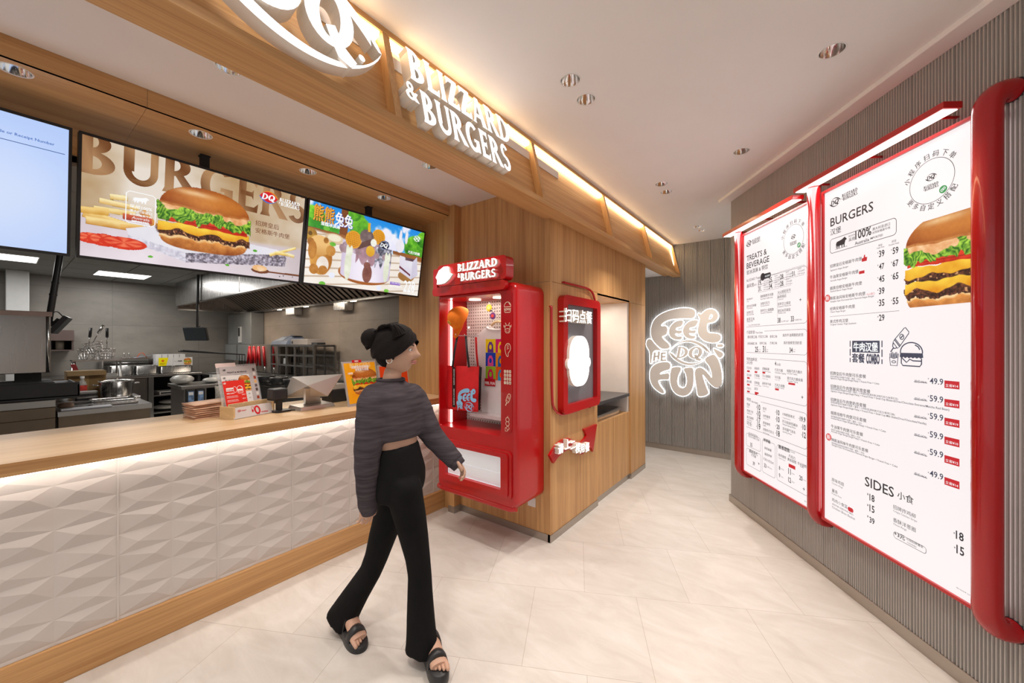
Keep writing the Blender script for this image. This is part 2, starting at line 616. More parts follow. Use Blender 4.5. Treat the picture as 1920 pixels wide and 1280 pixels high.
def glyph(ch):
    """List of overlapping outlines and the advance width."""
    if ch == 'B': return [_stem(.06, .26), _ring(.24, .745, (.34, .255), (.12, .14), -90, 90), _ring(.24, .27, (.42, .27), (.18, .15), -90, 90)], .74
    if ch == 'L': return [_stem(.06, .26), [(.1, 0), (.6, 0), (.62, .26), (.5, .14), (.1, .14)]], .64
    if ch == 'I': return [_stem(.07, .27)], .36
    if ch == 'Z': return [[(.06, 1), (.64, 1), (.64, .88), (.27, .14), (.5, .14), (.62, .27), (.64, 0), (.0, 0), (.0, .12), (.37, .86), (.18, .86), (.06, .74)]], .69
    if ch == 'A': return [[(.03, 0), (.14, 0), (.46, .98), (.34, 1.0)], [(.30, 1), (.5, 1), (.84, 0), (.57, 0)], [(.17, .25), (.62, .25), (.58, .38), (.22, .38)], [(-.03, 0), (.21, 0), (.15, .06), (.04, .06)], [(.53, 0), (.88, 0), (.8, .06), (.6, .06)]], .86
    if ch == 'R': return [_stem(.06, .26), _ring(.24, .725, (.38, .275), (.15, .15), -90, 90), [(.26, .5), (.46, .52), (.88, 0), (.6, 0)]], .84
    if ch == 'D': return [_stem(.06, .26), _ring(.24, .5, (.56, .5), (.33, .37), -90, 90)], .84
    if ch == 'U': return [_stem(.05, .26, y0=.3, bot=False), _stem(.58, .74, y0=.3, bot=False), _ring(.395, .33, (.345, .345), (.185, .2), 180, 360)], .8
    if ch == 'G': return [_ring(.44, .5, (.44, .52), (.21, .37), 48, 325, 22), [(.6, .03), (.82, .03), (.82, .46), (.5, .46), (.5, .36), (.6, .36)]], .9
    if ch == 'E': return [_stem(.06, .26), [(.1, .86), (.46, .86), (.54, .73), (.57, 1), (.1, 1)], [(.1, .44), (.42, .44), (.47, .36), (.47, .65), (.42, .57), (.1, .57)], [(.1, 0), (.6, 0), (.62, .27), (.5, .14), (.1, .14)]], .66
    if ch == 'S': return [_ring(.31, .735, (.28, .275), (.1, .15), 25, 272, 16), _ring(.31, .27, (.31, .285), (.12, .15), -155, 92, 16)], .64
    if ch == '&': return [_ring(.32, .76, (.22, .25), (.08, .12), 0, 360, 20), _ring(.32, .27, (.32, .28), (.13, .14), 0, 360, 20), [(.16, .66), (.36, .66), (.82, 0), (.56, 0)], [(.48, .22), (.6, .2), (.78, .52), (.6, .52)]], .82
    if ch == 'Q': return [_ring(.46, .5, (.46, .52), (.2, .38), 0, 360, 30), [(.38, .3), (.55, .38), (.72, .1), (.98, -.06), (.86, -.2), (.62, -.14), (.5, .05)]], .98
    return [], .4


def letters(body, x, y, h, sx=1.0, gap=0.02, skew=0.0):
    """Outlines for a word with its lower left at (x, y)."""
    out = []
    for ch in body:
        ps, adv = glyph(ch)
        for p in ps:
            out.append([[(x + (a * sx + skew * b) * h, y + b * h) for a, b in p]])
        x += (adv + gap) * h * sx
    return out


def letters_width(body, h, sx=1.0, gap=0.02):
    return sum(glyph(c)[1] + gap for c in body) * h * sx


def word_mark(x, y, w):
    """The two-line wordmark, width w, lower left at (x, y). Returns outlines and height."""
    h = w / letters_width('BLIZZARD', 1.0, 0.98)
    up = letters('BLIZZARD', x, y + h * 1.0, h, 0.98)
    h2 = h * 1.0
    k = (w * 0.93) / letters_width('BURGERS', 1.0, 1.0) / h2
    lo = letters('BURGERS', x + w * 0.07, y - 0.12 * h, h2, k)
    amp = letters('&', x - w * 0.02, y + 0.36 * h, h * 0.5, 0.9)
    return up + lo + amp, 2 * h


def lips(cx, cy, w, h, line=0.035):
    """The lens-shaped emblem around the two initials: two tapering sweeps, point-symmetric."""
    def Y(t): return (1 - t * t) ** 0.78
    out = []
    N = 26
    for sg in (1, -1):
        top = []; bot = []
        for i in range(N + 1):
            t = -1 + 1.86 * i / N
            th = 0.05 + 0.27 * max(0, (t + 0.75) / 1.6) ** 1.1
            yo = Y(max(-1, min(1, t)))
            top.append((t, yo)); bot.append((t, max(yo - th, 0.0) if t > -0.97 else 0))
        pts = top + bot[::-1]
        out.append([[(cx + sg * a * w / 2, cy + sg * b * h / 2) for a, b in pts]])
        fine = [(1 - 0.28 * i / 6, Y(1 - 0.28 * i / 6)) for i in range(7)]
        q = [(a, b) for a, b in fine] + [(a - line * 1.2, max(0, b - line * 2.0)) for a, b in fine[::-1]]
        out.append([[(cx + sg * a * w / 2, cy + sg * b * h / 2) for a, b in q]])
    return out


def initials(cx, cy, h, sx=1.15):
    w = letters_width('DQ', h, sx) + 0.22 * h * 0
    return letters('DQ', cx - w / 2 - 0.08 * h, cy - h / 2, h, sx, 0.0, skew=0.18)


def logo(cx, cy, w, ratio=0.6):
    return lips(cx, cy, w, w * ratio), initials(cx, cy, w * 0.34)


# ================================================================== THE SETTING
# floor: square stone tiles laid at an angle to the counter
def floor_material():
    m, nt, b = nodes('stone_floor')
    tc = nt.nodes.new('ShaderNodeTexCoord')
    mp = nt.nodes.new('ShaderNodeMapping'); mp.vector_type = 'TEXTURE'
    mp.inputs['Rotation'].default_value = (0, 0, math.radians(27.38))
    nt.links.new(tc.outputs['Object'], mp.inputs[0])
    ad = nt.nodes.new('ShaderNodeVectorMath'); ad.operation = 'ADD'
    ad.inputs[1].default_value = (0.2535 + 0.298 + 5.96, -1.776 + 5.9, 0)
    nt.links.new(mp.outputs[0], ad.inputs[0])
    br = nt.nodes.new('ShaderNodeTexBrick')
    br.offset = 0.5; br.offset_frequency = 2; br.squash = 1.0
    br.inputs['Scale'].default_value = 1.0
    br.inputs['Brick Width'].default_value = 0.596; br.inputs['Row Height'].default_value = 0.590
    br.inputs['Mortar Size'].default_value = 0.0011; br.inputs['Mortar Smooth'].default_value = 0.3
    br.inputs['Bias'].default_value = 0.0
    br.inputs['Color1'].default_value = (0.59, 0.553, 0.515, 1); br.inputs['Color2'].default_value = (0.63, 0.592, 0.552, 1)
    br.inputs['Mortar'].default_value = (0.36, 0.31, 0.26, 1)
    nt.links.new(ad.outputs[0], br.inputs['Vector'])
    mp2 = nt.nodes.new('ShaderNodeMapping'); mp2.inputs['Rotation'].default_value = (0, 0, -math.radians(27.38)); mp2.inputs['Scale'].default_value = (2.0, 5.0, 1)
    nt.links.new(tc.outputs['Object'], mp2.inputs[0])
    n1 = nt.nodes.new('ShaderNodeTexNoise'); n1.inputs['Scale'].default_value = 1.6; n1.inputs['Detail'].default_value = 8; n1.inputs['Roughness'].default_value = 0.65; n1.inputs['Distortion'].default_value = 0.7
    nt.links.new(mp2.outputs[0], n1.inputs['Vector'])
    rp = nt.nodes.new('ShaderNodeValToRGB')
    rp.color_ramp.elements[0].position = 0.3; rp.color_ramp.elements[0].color = (0.86, 0.84, 0.81, 1)
    rp.color_ramp.elements[1].position = 0.7; rp.color_ramp.elements[1].color = (1.05, 1.05, 1.05, 1)
    nt.links.new(n1.outputs[0], rp.inputs[0])
    mx = nt.nodes.new('ShaderNodeMix'); mx.data_type = 'RGBA'; mx.blend_type = 'MULTIPLY'; mx.inputs[0].default_value = 1.0
    nt.links.new(br.outputs['Color'], mx.inputs[6]); nt.links.new(rp.outputs[0], mx.inputs[7])
    nt.links.new(mx.outputs[2], b.inputs['Base Color'])
    b.inputs['Roughness'].default_value = 0.42
    b.inputs['Specular IOR Level'].default_value = 0.35
    return m


fl = MB()
fl.add([(-10.5, -3.2, 0), (4.5, -3.2, 0), (4.5, 7, 0), (-10.5, 7, 0)], [(0, 1, 2, 3)])
struct(fl.build('floor', floor_material(), normals=False))

# downlight positions (x, y) on each ceiling
DL_MAIN = [(0.109, 2.324), (-0.958, 1.774), (-0.963, 1.967), (-0.346, 3.160), (-0.963, 3.399), (-0.979, 3.606), (-0.979, 4.906), (-0.976, 5.097),
           (-0.958, 0.150), (-0.963, 0.340), (0.62, 1.42), (1.15, 0.5)]
DL_SOFFIT = [(-2.02, 0.613), (-2.04, 1.780), (-2.02, -0.56)]
DL_WOOD = [(-2.60, 0.043), (-2.60, 0.660), (-2.60, 1.226), (-2.60, 1.804)]
DR = 0.05
Z_MAIN, Z_SOF, Z_WOOD, Z_KIT = 2.85, 2.71, 2.624, 2.57


def ceiling_slab(name, outline, holes, z, mat, thick=0.10):
    b = MB()
    b.prism([outline] + [ell(x, y, DR, n=24)[::-1] for x, y in holes], z, z + thick)
    return struct(b.build(name, mat, normals=False, weld=False))


WO = Vector((-0.5356, 4.1660, 0)); WDIR = Vector((0.5640, -0.8258, 0)); WNRM = Vector((-0.8258, -0.5640, 0))
WALL = Plane(WO, WDIR)
w_end = WO + WDIR * 5.2
ceiling_slab('ceiling', [(-1.44, -1.6), (w_end.x + 0.6, -1.6), (1.6, 5.75), (-1.44, 5.75)], DL_MAIN, Z_MAIN, white_paint)
ceiling_slab('ceiling.001', [(-2.502, -1.6), (-1.445, -1.6), (-1.445, 2.492), (-2.502, 2.492)], DL_SOFFIT, Z_SOF, plain('soffit_white', (0.76, 0.70, 0.665), 0.9, var=0.015, scale=3), 0.05)
# lowered ceiling at the end of the passage, behind the fascia
b = MB(); b.box(-3.2, -1.47, 4.66, 5.64, 2.44, 2.5)
struct(b.build('ceiling.002', white_paint))
# wooden ceiling over the counter with its front lip
b = MB()
for y0, y1 in ((-1.6, 0.4294), (0.4306, 1.4494), (1.4506, 2.46)):
    hs = [p for p in DL_WOOD if y0 < p[1] < y1]
    b.prism([[(-3.5, y0), (-2.504, y0), (-2.504, y1), (-3.5, y1)]] + [ell(x, y, DR * 0.92, n=24)[::-1] for x, y in hs], Z_WOOD, Z_WOOD + 0.04)
    b.box(-2.520, -2.5035, y0, y1, Z_WOOD, Z_SOF + 0.02)
struct(b.build('ceiling_wood', oak_y, normals=False, weld=False))
# kitchen ceiling: grey panels on a metal grid
b = MB()
for i in range(10):
    for j in range(8):
        x0, y0 = -3.54 - 0.605 * (i + 1), 3.0 - 0.605 * (j + 1)
        b.box(x0 + 0.006, x0 + 0.599, y0 + 0.006, y0 + 0.599, Z_KIT, Z_KIT + 0.02)
b.box(-9.7, -3.5, -2.0, 3.05, Z_KIT + 0.012, Z_KIT + 0.05, 1)
b.box(-3.54, -3.5, -2.0, 3.0, Z_KIT - 0.01, Z_WOOD + 0.05, 0)
struct(b.build('ceiling_kitchen', [plain('kitchen_ceiling_grey', (0.26, 0.265, 0.255), 0.8, var=0.04, scale=2), plain('kitchen_grid', (0.34, 0.34, 0.33), 0.6)]))


# kitchen walls of large grey tiles
def tile_wall(name, col):
    m, nt, bs = nodes(name)
    tc = nt.nodes.new('ShaderNodeTexCoord'); sp = nt.nodes.new('ShaderNodeSeparateXYZ'); nt.links.new(tc.outputs['Object'], sp.inputs[0])
    ad = nt.nodes.new('ShaderNodeMath'); ad.operation = 'ADD'; nt.links.new(sp.outputs[0], ad.inputs[0]); nt.links.new(sp.outputs[1], ad.inputs[1])
    cb = nt.nodes.new('ShaderNodeCombineXYZ'); nt.links.new(ad.outputs[0], cb.inputs[0]); nt.links.new(sp.outputs[2], cb.inputs[1])
    br = nt.nodes.new('ShaderNodeTexBrick'); br.offset = 0.0
    br.inputs['Scale'].default_value = 1.0; br.inputs['Brick Width'].default_value = 1.2; br.inputs['Row Height'].default_value = 0.6
    br.inputs['Mortar Size'].default_value = 0.003
    br.inputs['Color1'].default_value = (*[c * .95 for c in col], 1); br.inputs['Color2'].default_value = (*[c * 1.05 for c in col], 1); br.inputs['Mortar'].default_value = (*[c * .7 for c in col], 1)
    nt.links.new(cb.outputs[0], br.inputs['Vector'])
    n1 = nt.nodes.new('ShaderNodeTexNoise'); n1.inputs['Scale'].default_value = 1.4; n1.inputs['Detail'].default_value = 8; n1.inputs['Roughness'].default_value = 0.7
    mp = nt.nodes.new('ShaderNodeMapping'); mp.inputs['Scale'].default_value = (1, 1, 2.4); nt.links.new(tc.outputs['Object'], mp.inputs[0]); nt.links.new(mp.outputs[0], n1.inputs['Vector'])
    rp = nt.nodes.new('ShaderNodeValToRGB'); rp.color_ramp.elements[0].position = 0.3; rp.color_ramp.elements[0].color = (0.78, 0.78, 0.77, 1); rp.color_ramp.elements[1].position = 0.72; rp.color_ramp.elements[1].color = (1.15, 1.14, 1.12, 1)
    nt.links.new(n1.outputs[0], rp.inputs[0])
    mx = nt.nodes.new('ShaderNodeMix'); mx.data_type = 'RGBA'; mx.blend_type = 'MULTIPLY'; mx.inputs[0].default_value = 1.0
    nt.links.new(br.outputs['Color'], mx.inputs[6]); nt.links.new(rp.outputs[0], mx.inputs[7]); nt.links.new(mx.outputs[2], bs.inputs['Base Color'])
    bs.inputs['Roughness'].default_value = 0.5
    return m


grey_tile = tile_wall('grey_cement_tile', (0.235, 0.22, 0.20))
b = MB(); b.box(-9.75, -9.6, -2.0, 3.15, 0, 2.62); struct(b.build('wall_left', grey_tile))
b = MB(); b.box(-9.6, -3.28, 3.0, 3.15, 0, 2.62); struct(b.build('wall_far', tile_wall('warm_cement_tile', (0.285, 0.235, 0.195))))
b = MB(); b.box(-9.75, -3.3, -2.12, -2.0, 0, 2.62); struct(b.build('wall_near', grey_tile))
# white clad column in the kitchen corner
p0, p1 = onx(10, 540, -9.3), onx(55, 540, -9.3)
b = MB(); b.box(-9.6, -9.25, p0.y, p1.y, 0, 2.57); struct(b.build('trim_1', plain('column_white', (0.62, 0.63, 0.63), 0.4, var=0.05), bevel=0.01))
# round steel pipe from floor to hood by the far wall
pp = ony(392.5, 620, 2.7)
b = MB(); b.cyl((pp.x, pp.y, 0), (pp.x, pp.y, 2.5), 0.035, n=14); struct(b.build('trim_2', steel_b))


# ribbed wall cladding
def ribs(length, z0, z1, pitch, depth, panel, M, mat, name, seam=0.004):
    b = MB(M)
    pr = []
    s = 0.0; n = int(round(panel / pitch))
    pw = (panel - seam) / n
    while s < length:
        pr += [(s, -0.010), (s + seam * 0.9, -0.010)]
        for i in range(n):
            a = s + seam + i * pw
            pr += [(a + pw * 0.06, 0.0), (a + pw * 0.30, depth), (a + pw * 0.66, depth), (a + pw * 0.92, 0.0)]
        s += panel
    vs = []; fs = []
    for x, d in pr: vs += [(x, z0, d), (x, z1, d)]
    for i in range(len(pr) - 1): fs.append((2 * i, 2 * i + 2, 2 * i + 3, 2 * i + 1))
    b.add(vs, fs)
    b.box(0, length, z0, z1, -0.12, -0.011)
    return struct(b.build(name, mat, normals=False, weld=False))


rib_mat = plain('ribbed_grey_cladding', (0.43, 0.405, 0.38), 0.30, var=0.04, scale=2, spec=0.5)
ribs(5.2, 0.062, 2.86, 0.0148, 0.011, 0.1925, WALL.M, rib_mat, 'wall_right')
BACK = Plane((-3.4, 5.645, 0), (1, 0, 0))
ribs(4.6, 0.062, 2.86, 0.0180, 0.014, 0.162, BACK.M, rib_mat, 'wall_back')
b = MB(WALL.M); b.box(-0.02, 5.2, 0, 0.066, -0.12, 0.016); struct(b.build('baseboard_right', steel_plinth, bevel=0.002))
b = MB(BACK.M); b.box(0, 4.6, 0, 0.075, -0.12, 0.014); struct(b.build('baseboard_back', steel_plinth, bevel=0.002))
# narrow dropped ceiling border along the menu wall
b = MB(WALL.M); b.box(-0.02, 5.2, 2.825, 2.852, 0.008, 0.115); struct(b.build('trim_3', white_paint, bevel=0.004))

# ------------------------------------------------------------------ the wooden kiosk
KX, KY, KE = -1.51, 2.489, 4.655          # right face, front face, far end
NY0, NY1, NZ0, NZ1 = 3.316, 4.14, 0.95, 1.935
b = MB()
b.box(-2.52, -1.5115, KY, KY + 0.02, 0.055, 1.958); b.box(-2.52, -1.5115, KY, KY + 0.02, 1.961, 2.86)      # front
b.box(KX - 0.02, KX, KY + 0.0205, NY0, 0.055, 1.958); b.box(KX - 0.02, KX, KY + 0.0205, NY0, 1.961, 2.86)   # right, before the niche
b.box(KX - 0.02, KX, NY0, 4.185, 1.938, 2.86)                                                             # above the niche
b.box(KX - 0.02, KX, 4.187, KE, 0.055, 1.938); b.box(KX - 0.02, KX, 4.187, KE, 1.9405, 2.86)
b.box(-2.5, KX - 0.001, KE, KE + 0.02, 0.0, 2.86)
b.box(KX - 0.012, KX + 0.001, KY - 0.001, KY + 0.012, 0.055, 2.86)                                          # corner post edge
kiosk = b.build('wall_kiosk', oak_z, weld=False)
struct(kiosk)
b = MB(); b.box(KX - 0.50, KX - 0.021, NY0 - 0.02, NY0, 0.0, NZ1 + 0.01)
b.box(KX - 0.50, KX, NY0, NY1, NZ1, NZ1 + 0.02)
b.build('niche_lining', oak_z, kiosk)
b = MB(); b.box(KX - 0.50, KX - 0.48, NY0, NY1, 0.0, NZ1); b.box(KX - 0.48, KX - 0.026, NY1, NY1 + 0.047, 0.0, NZ1)
b.build('niche_back', plain('niche_white_tile', (0.70, 0.66, 0.62), 0.35, var=0.05, scale=5), kiosk)
b = MB(); b.box(KX - 0.026, KX - 0.014, NY0 + 0.002, 3.73, 0.06, 0.742); b.box(KX - 0.026, KX - 0.014, 3.734, 4.185, 0.06, 0.742)
for y in (3.66, 3.80): b.box(KX - 0.028, KX - 0.0138, y - 0.05, y + 0.05, 0.728, 0.745)
b.build('cabinet_door', oak_z, kiosk, weld=False)
b = MB(); b.box(KX - 0.48, KX - 0.03, NY0, NY1, 0.70, 0.742); b.build('niche_shelf', oak_z, kiosk)
b = MB()
b.box(-2.46, KX - 0.001, KY - 0.006, KY + 0.01, 0, 0.056); b.box(KX - 0.02, KX + 0.006, KY - 0.006, NY0 + 0.004, 0, 0.056)
b.box(KX - 0.035, KX - 0.022, NY0 + 0.004, 4.187, 0, 0.058); b.box(KX - 0.02, KX + 0.006, 4.187, KE + 0.006, 0, 0.056)
b.build('plinth', steel_plinth, kiosk, weld=False)
b = MB(); b.box(KX - 0.30, KX - 0.28, NY0 + 0.02, NY1 - 0.3, NZ1 - 0.008, NZ1 - 0.0005)
b.build('niche_light', glow('niche_led', (1.0, 0.92, 0.82), 14.0), kiosk)
area_light('niche_lamp', (KX - 0.27, 3.65, NZ1 - 0.02), (0, 0, 0), 0.03, 0.6, 5.0, (1.0, 0.9, 0.78))
# wood end panel between the counter opening and the kiosk, and the post beside it
b = MB(); b.box(-3.28, -2.52, 2.452, 2.488, 0, 2.70); b.box(-3.28, -3.24, 2.489, 3.02, 0, 2.70)
struct(b.build('trim_4', oak_z))
b = MB(); b.box(-2.520, -2.442, 2.405, 2.4885, 0.06, Z_SOF); b.box(-2.5195, -2.4425, 2.4055, 2.488, 0, 0.06, 1)
struct(b.build('trim_5', [oak_z, steel_plinth], weld=False))

# worktop, tap and tray of the niche
b = MB(); b.box(KX - 0.478, KX + 0.004, NY0 + 0.003, NY1 - 0.003, 0.918, 0.95)
tag(b.build('niche_worktop', plain('dark_stone', (0.055, 0.055, 0.058), 0.3), base=True, bevel=0.002), 'dark grey stone worktop in the lit niche of the wooden kiosk', 'worktop')
t = thing('water_tap', 'small square dark tap standing on the grey niche worktop', 'tap', (KX - 0.25, 3.43, 0.95))
b = MB(); b.box(KX - 0.27, KX - 0.235, 3.41, 3.445, 0.95, 1.13); b.build('body', steel_b, t, bevel=0.003)
b = MB(); b.box(KX - 0.268, KX - 0.237, 3.445, 3.58, 1.085, 1.10); b.build('spout', steel_b, t, bevel=0.003)
b = MB(); b.box(KX - 0.262, KX - 0.243, 3.418, 3.437, 1.13, 1.15); b.build('handle', black_p, t)
t = thing('steel_tray', 'shiny steel tray in the open shelf under the niche worktop', 'tray', (KX - 0.25, 3.72, 0.742))
b = MB()
o1, o2 = rrect(KX - 0.44, 3.36, 0.40, 0.72, 0.05), rrect(KX - 0.41, 3.39, 0.34, 0.66, 0.03)
b.prism([o1, o2], 0.80, 0.806)
b.prism([grow(o2, 0.001), grow(o2, -0.002)], 0.745, 0.80); b.prism([grow(o2, -0.001)], 0.743, 0.747)
b.build('pan', chrome_wire, t, weld=False)

# sign fascia over the counter: ledge, leaning panels, fins and light strips
fas = thing('trim_6', None, None, (-1.40, 2.0, 2.40)); fas['kind'] = 'structure'
b = MB()
sec = [(-1.440, 2.40), (-1.335, 2.40), (-1.335, 2.432), (-1.385, 2.436), (-1.475, 2.822), (-1.430, 2.824), (-1.432, 2.852), (-1.56, 2.852), (-1.56, 2.43), (-1.44, 2.43)]
FM = Matrix(((1, 0, 0, 0), (0, 0, -1, 0), (0, 1, 0, 0), (0, 0, 0, 1)))      # (x, z) outline extruded along y
b.prism([sec], -5.62, 1.6, T=FM)
b.build('fascia_body', oak_y, fas, weld=False)
FB, FT = Vector((-1.335, 0, 2.40)), Vector((-1.44, 0, 2.85))
FAS = Plane(FB, (0, 1, 0), (FT - FB))
FINS = [-1.26, -0.135, 0.985, 2.115, 3.265, 4.385]
for y in FINS + [5.585]:
    f = MB(); f.prism([[(-1.337, 2.433), (-1.387, 2.437), (-1.475, 2.822), (-1.432, 2.823)]], -(y + 0.034), -y, T=FM)
    f.build('fin', oak_z, fas)
for y0, y1 in zip(FINS, FINS[1:] + [5.585]):
    s = MB(); s.prism([[(-1.470, 2.800), (-1.446, 2.806), (-1.440, 2.8225), (-1.474, 2.8225)]], -(y1 - 0.008), -(y0 + 0.042), T=FM); s.build('light_strip', warm_led, fas)
s = MB(); s.tube([(-1.40, 5.578, 2.44), (-1.458, 5.578, 2.80)], 0.006, 8); s.build('light_strip', warm_led, fas)


# ------------------------------------------------------------------ recessed downlights
refl = plain('downlight_reflector', (0.90, 0.89, 0.87), 0.12, 1.0, var=0.01)
lens = glow('downlight_lens', (1.0, 0.88, 0.74), 3.0)
ring_w = plain('downlight_ring', (0.82, 0.80, 0.78), 0.45, var=0.01)


def downlight(name, label, group, r, power, angle, blend=0.55):
    t = thing(name, label, 'downlight', (0, 0, 0), 0, group)
    b = MB(); b.lathe([(r * 0.96, 0.001), (r * 1.10, -0.0015), (r * 1.12, 0.0), (r * 1.0, 0.004)], n=28); b.build('trim_ring', ring_w, t)
    b = MB(); b.lathe([(r * 0.97, 0.0), (r * 0.90, 0.025), (r * 0.66, 0.055), (r * 0.40, 0.070)], n=28); b.build('reflector', refl, t, normals=False)
    b = MB(); b.lathe([(r * 0.40, 0.0), (r * 0.38, -0.004), (0.0001, -0.006)], (0, 0, 0.068), n=20); b.build('lens', lens, t)
    d = bpy.data.lights.new(name + '_lamp', 'SPOT'); d.energy = power; d.spot_size = math.radians(angle); d.spot_blend = blend
    d.shadow_soft_size = 0.03; d.color = (1.0, 0.92, 0.84)
    l = bpy.data.objects.new('lamp', d); COL.objects.link(l); l.parent = t; l.location = (0, 0, -0.006)
    return t


main_labels = ['chrome downlight in the white ceiling nearest the menu boards', 'nearer downlight of the front pair beside the lit letters', 'farther downlight of the front pair beside the lit letters',
               'single small downlight in white ceiling above the left menu board', 'nearer downlight of the middle pair in the white ceiling', 'farther downlight of the middle pair in the white ceiling',
               'nearer downlight of the last pair by the ribbed end wall', 'farther downlight of the last pair by the ribbed end wall',
               'overhead downlight before the round emblem sign', 'second overhead downlight before the round emblem sign', 'downlight over the near menu board end', 'downlight above the shop entrance']
base_l = downlight('downlight', main_labels[0], 'downlights in the white corridor ceiling', DR, 47, 84)
base_l.location = (*DL_MAIN[0], Z_MAIN)
for (x, y), lb in zip(DL_MAIN[1:], main_labels[1:]):
    copy_thing(base_l, (x, y, Z_MAIN), label=lb)
soff_labels = ['chrome downlight in the cream soffit below the round emblem sign', 'chrome downlight in the cream soffit near the kiosk corner', 'chrome downlight in the cream soffit above the near counter end']
s0 = downlight('soffit_downlight', soff_labels[0], 'downlights in the soffit over the counter front', DR, 28, 95)
s0.location = (*DL_SOFFIT[0], Z_SOF)
for (x, y), lb in zip(DL_SOFFIT[1:], soff_labels[1:]): copy_thing(s0, (x, y, Z_SOF), label=lb)
wood_labels = ['downlight in the wooden ceiling above the pale blue screen', 'downlight in wooden ceiling above the burger screen, first hanging pole beside it', 'downlight in wooden ceiling above the right end of the burger screen', 'last downlight in the wooden ceiling, above the cake screen']
s1 = downlight('counter_downlight', wood_labels[0], 'downlights in the wooden ceiling', DR * 0.92, 20, 80)
s1.location = (*DL_WOOD[0], Z_WOOD)
for (x, y), lb in zip(DL_WOOD[1:], wood_labels[1:]): copy_thing(s1, (x, y, Z_WOOD), label=lb)

# light panels in the kitchen ceiling
panel_m = glow('kitchen_panel_light', (1.0, 0.98, 0.95), 3.2)
panels = [(-7.93, 0.02, 'square kitchen ceiling light panel seen under the pale blue screen'), (-8.60, 1.19, 'square kitchen ceiling light panel beside the extractor hood'), (-4.60, 1.30, 'unseen kitchen ceiling light panel added behind the hanging screens')]  # the last panel is out of sight, added to light the kitchen
for x, y, lb in panels:
    t = thing('ceiling_light', lb, 'ceiling light', (x, y, Z_KIT), 0, 'light panels in the kitchen ceiling')
    b = MB(); b.box(x - 0.29, x + 0.29, y - 0.29, y + 0.29, Z_KIT - 0.006, Z_KIT - 0.001); b.build('diffuser', panel_m, t)
    b = MB(); b.prism([rrect(x - 0.30, y - 0.30, 0.60, 0.60, 0.004), rrect(x - 0.29, y - 0.29, 0.58, 0.58, 0.004)[::-1]], Z_KIT - 0.009, Z_KIT - 0.0005); b.build('frame', white_p, t, weld=False)
    area_light('kitchen_panel_lamp', (x, y, Z_KIT - 0.02), (0, 0, 0), 0.55, 0.55, 19, (1.0, 0.97, 0.93))


# ================================================================== THE SERVICE COUNTER
counter = thing('service_counter', 'long service counter with oak top and white faceted front', 'counter', (-2.95, 0.8, 0))
CZ = 1.015
b = MB(); b.box(-3.37, -2.55, -1.3, 2.451, 0.960, CZ); ctop = b.build('countertop', [oak_top], counter, bevel=0.003)
b = MB(); b.box(-2.5502, -2.5485, -1.3, 2.4505, 0.9605, CZ - 0.0005); b.build('edge_band', oak_y, counter)
b = MB(); b.box(-3.33, -2.607, -1.3, 2.451, 0.0, 0.166); b.build('kickboard', oak_y, counter, bevel=0.003)
b = MB(); b.box(-3.33, -2.645, -1.3, 2.451, 0.166, 0.9598); b.build('carcass', white_p, counter)
b = MB(); b.box(-2.585, -2.567, -1.3, 2.44, 0.953, 0.9595); b.build('light_strip', counter_led, counter)


def faceted_front():
    bm = bmesh.new()
    X0 = -2.632; c = 0.1985
    ny = 19; y_start = 0.347 - 0.1985 * 8
    for j in range(ny):
        ya, yb = y_start + j * c, y_start + (j + 1) * c
        flip = j % 2 == 1
        for k in range(5):
            zc = 0.772 + 0.197 - k * 0.197
            zb, zt = zc - 0.0985, zc + 0.0985
            def P(u, v, d):
                uu = 1 - u if flip else u
                return (X0 + d, ya + uu * c, zc + v * 0.197)
            A, B = P(0, 0, 0.000), P(1, 0, 0.000)
            TL, TR, BL, BR = P(0, .5, .005), P(1, .5, .003), P(0, -.5, .005), P(1, -.5, .003)
            p1, p2 = P(.66, .30, .0145), P(.36, -.27, .013)
            for tri in ((A, B, p1), (A, p2, B), (A, p1, TL), (TL, p1, TR), (TR, p1, B), (A, BL, p2), (BL, BR, p2), (BR, B, p2)):
                bm.faces.new([bm.verts.new(v) for v in tri])
    bmesh.ops.remove_doubles(bm, verts=bm.verts, dist=1e-5)
    for co, no in (((0, 0, 0.167), (0, 0, -1)), ((0, 0, 0.958), (0, 0, 1)), ((0, -1.3, 0), (0, -1, 0)), ((0, 2.45, 0), (0, 1, 0))):
        bmesh.ops.bisect_plane(bm, geom=bm.verts[:] + bm.edges[:] + bm.faces[:], plane_co=co, plane_no=no, clear_outer=True)
    bmesh.ops.recalc_face_normals(bm, faces=bm.faces)
    me = bpy.data.meshes.new('front_panel'); bm.to_mesh(me); bm.free()
    me.materials.append(plain('white_relief_panel', (0.62, 0.57, 0.535), 0.42, var=0.01))
    o = bpy.data.objects.new('front_panel', me); COL.objects.link(o); adopt(o, counter)
    s = MB()
    for y in (0.347 - 0.794, 0.347 - 0.397, 0.347, 0.347 + 0.397, 0.347 + 0.794, 0.347 + 1.191, 0.347 + 1.588, 0.347 + 1.985):
        s.box(-2.640, -2.6262, y - 0.0025, y + 0.0025, 0.167, 0.957)
    s.build('panel_joint', plain('joint_white', (0.66, 0.61, 0.57), 0.4), counter)


faceted_front()

# ------------------------------------------------------------------ paper bags in two piles
kraft = plain('kraft_paper', (0.62, 0.36, 0.235), 0.8, var=0.12, scale=14, bump=0.2, bscale=80)
kraft_l = plain('kraft_paper_light', (0.72, 0.46, 0.32), 0.8, var=0.10, scale=14)


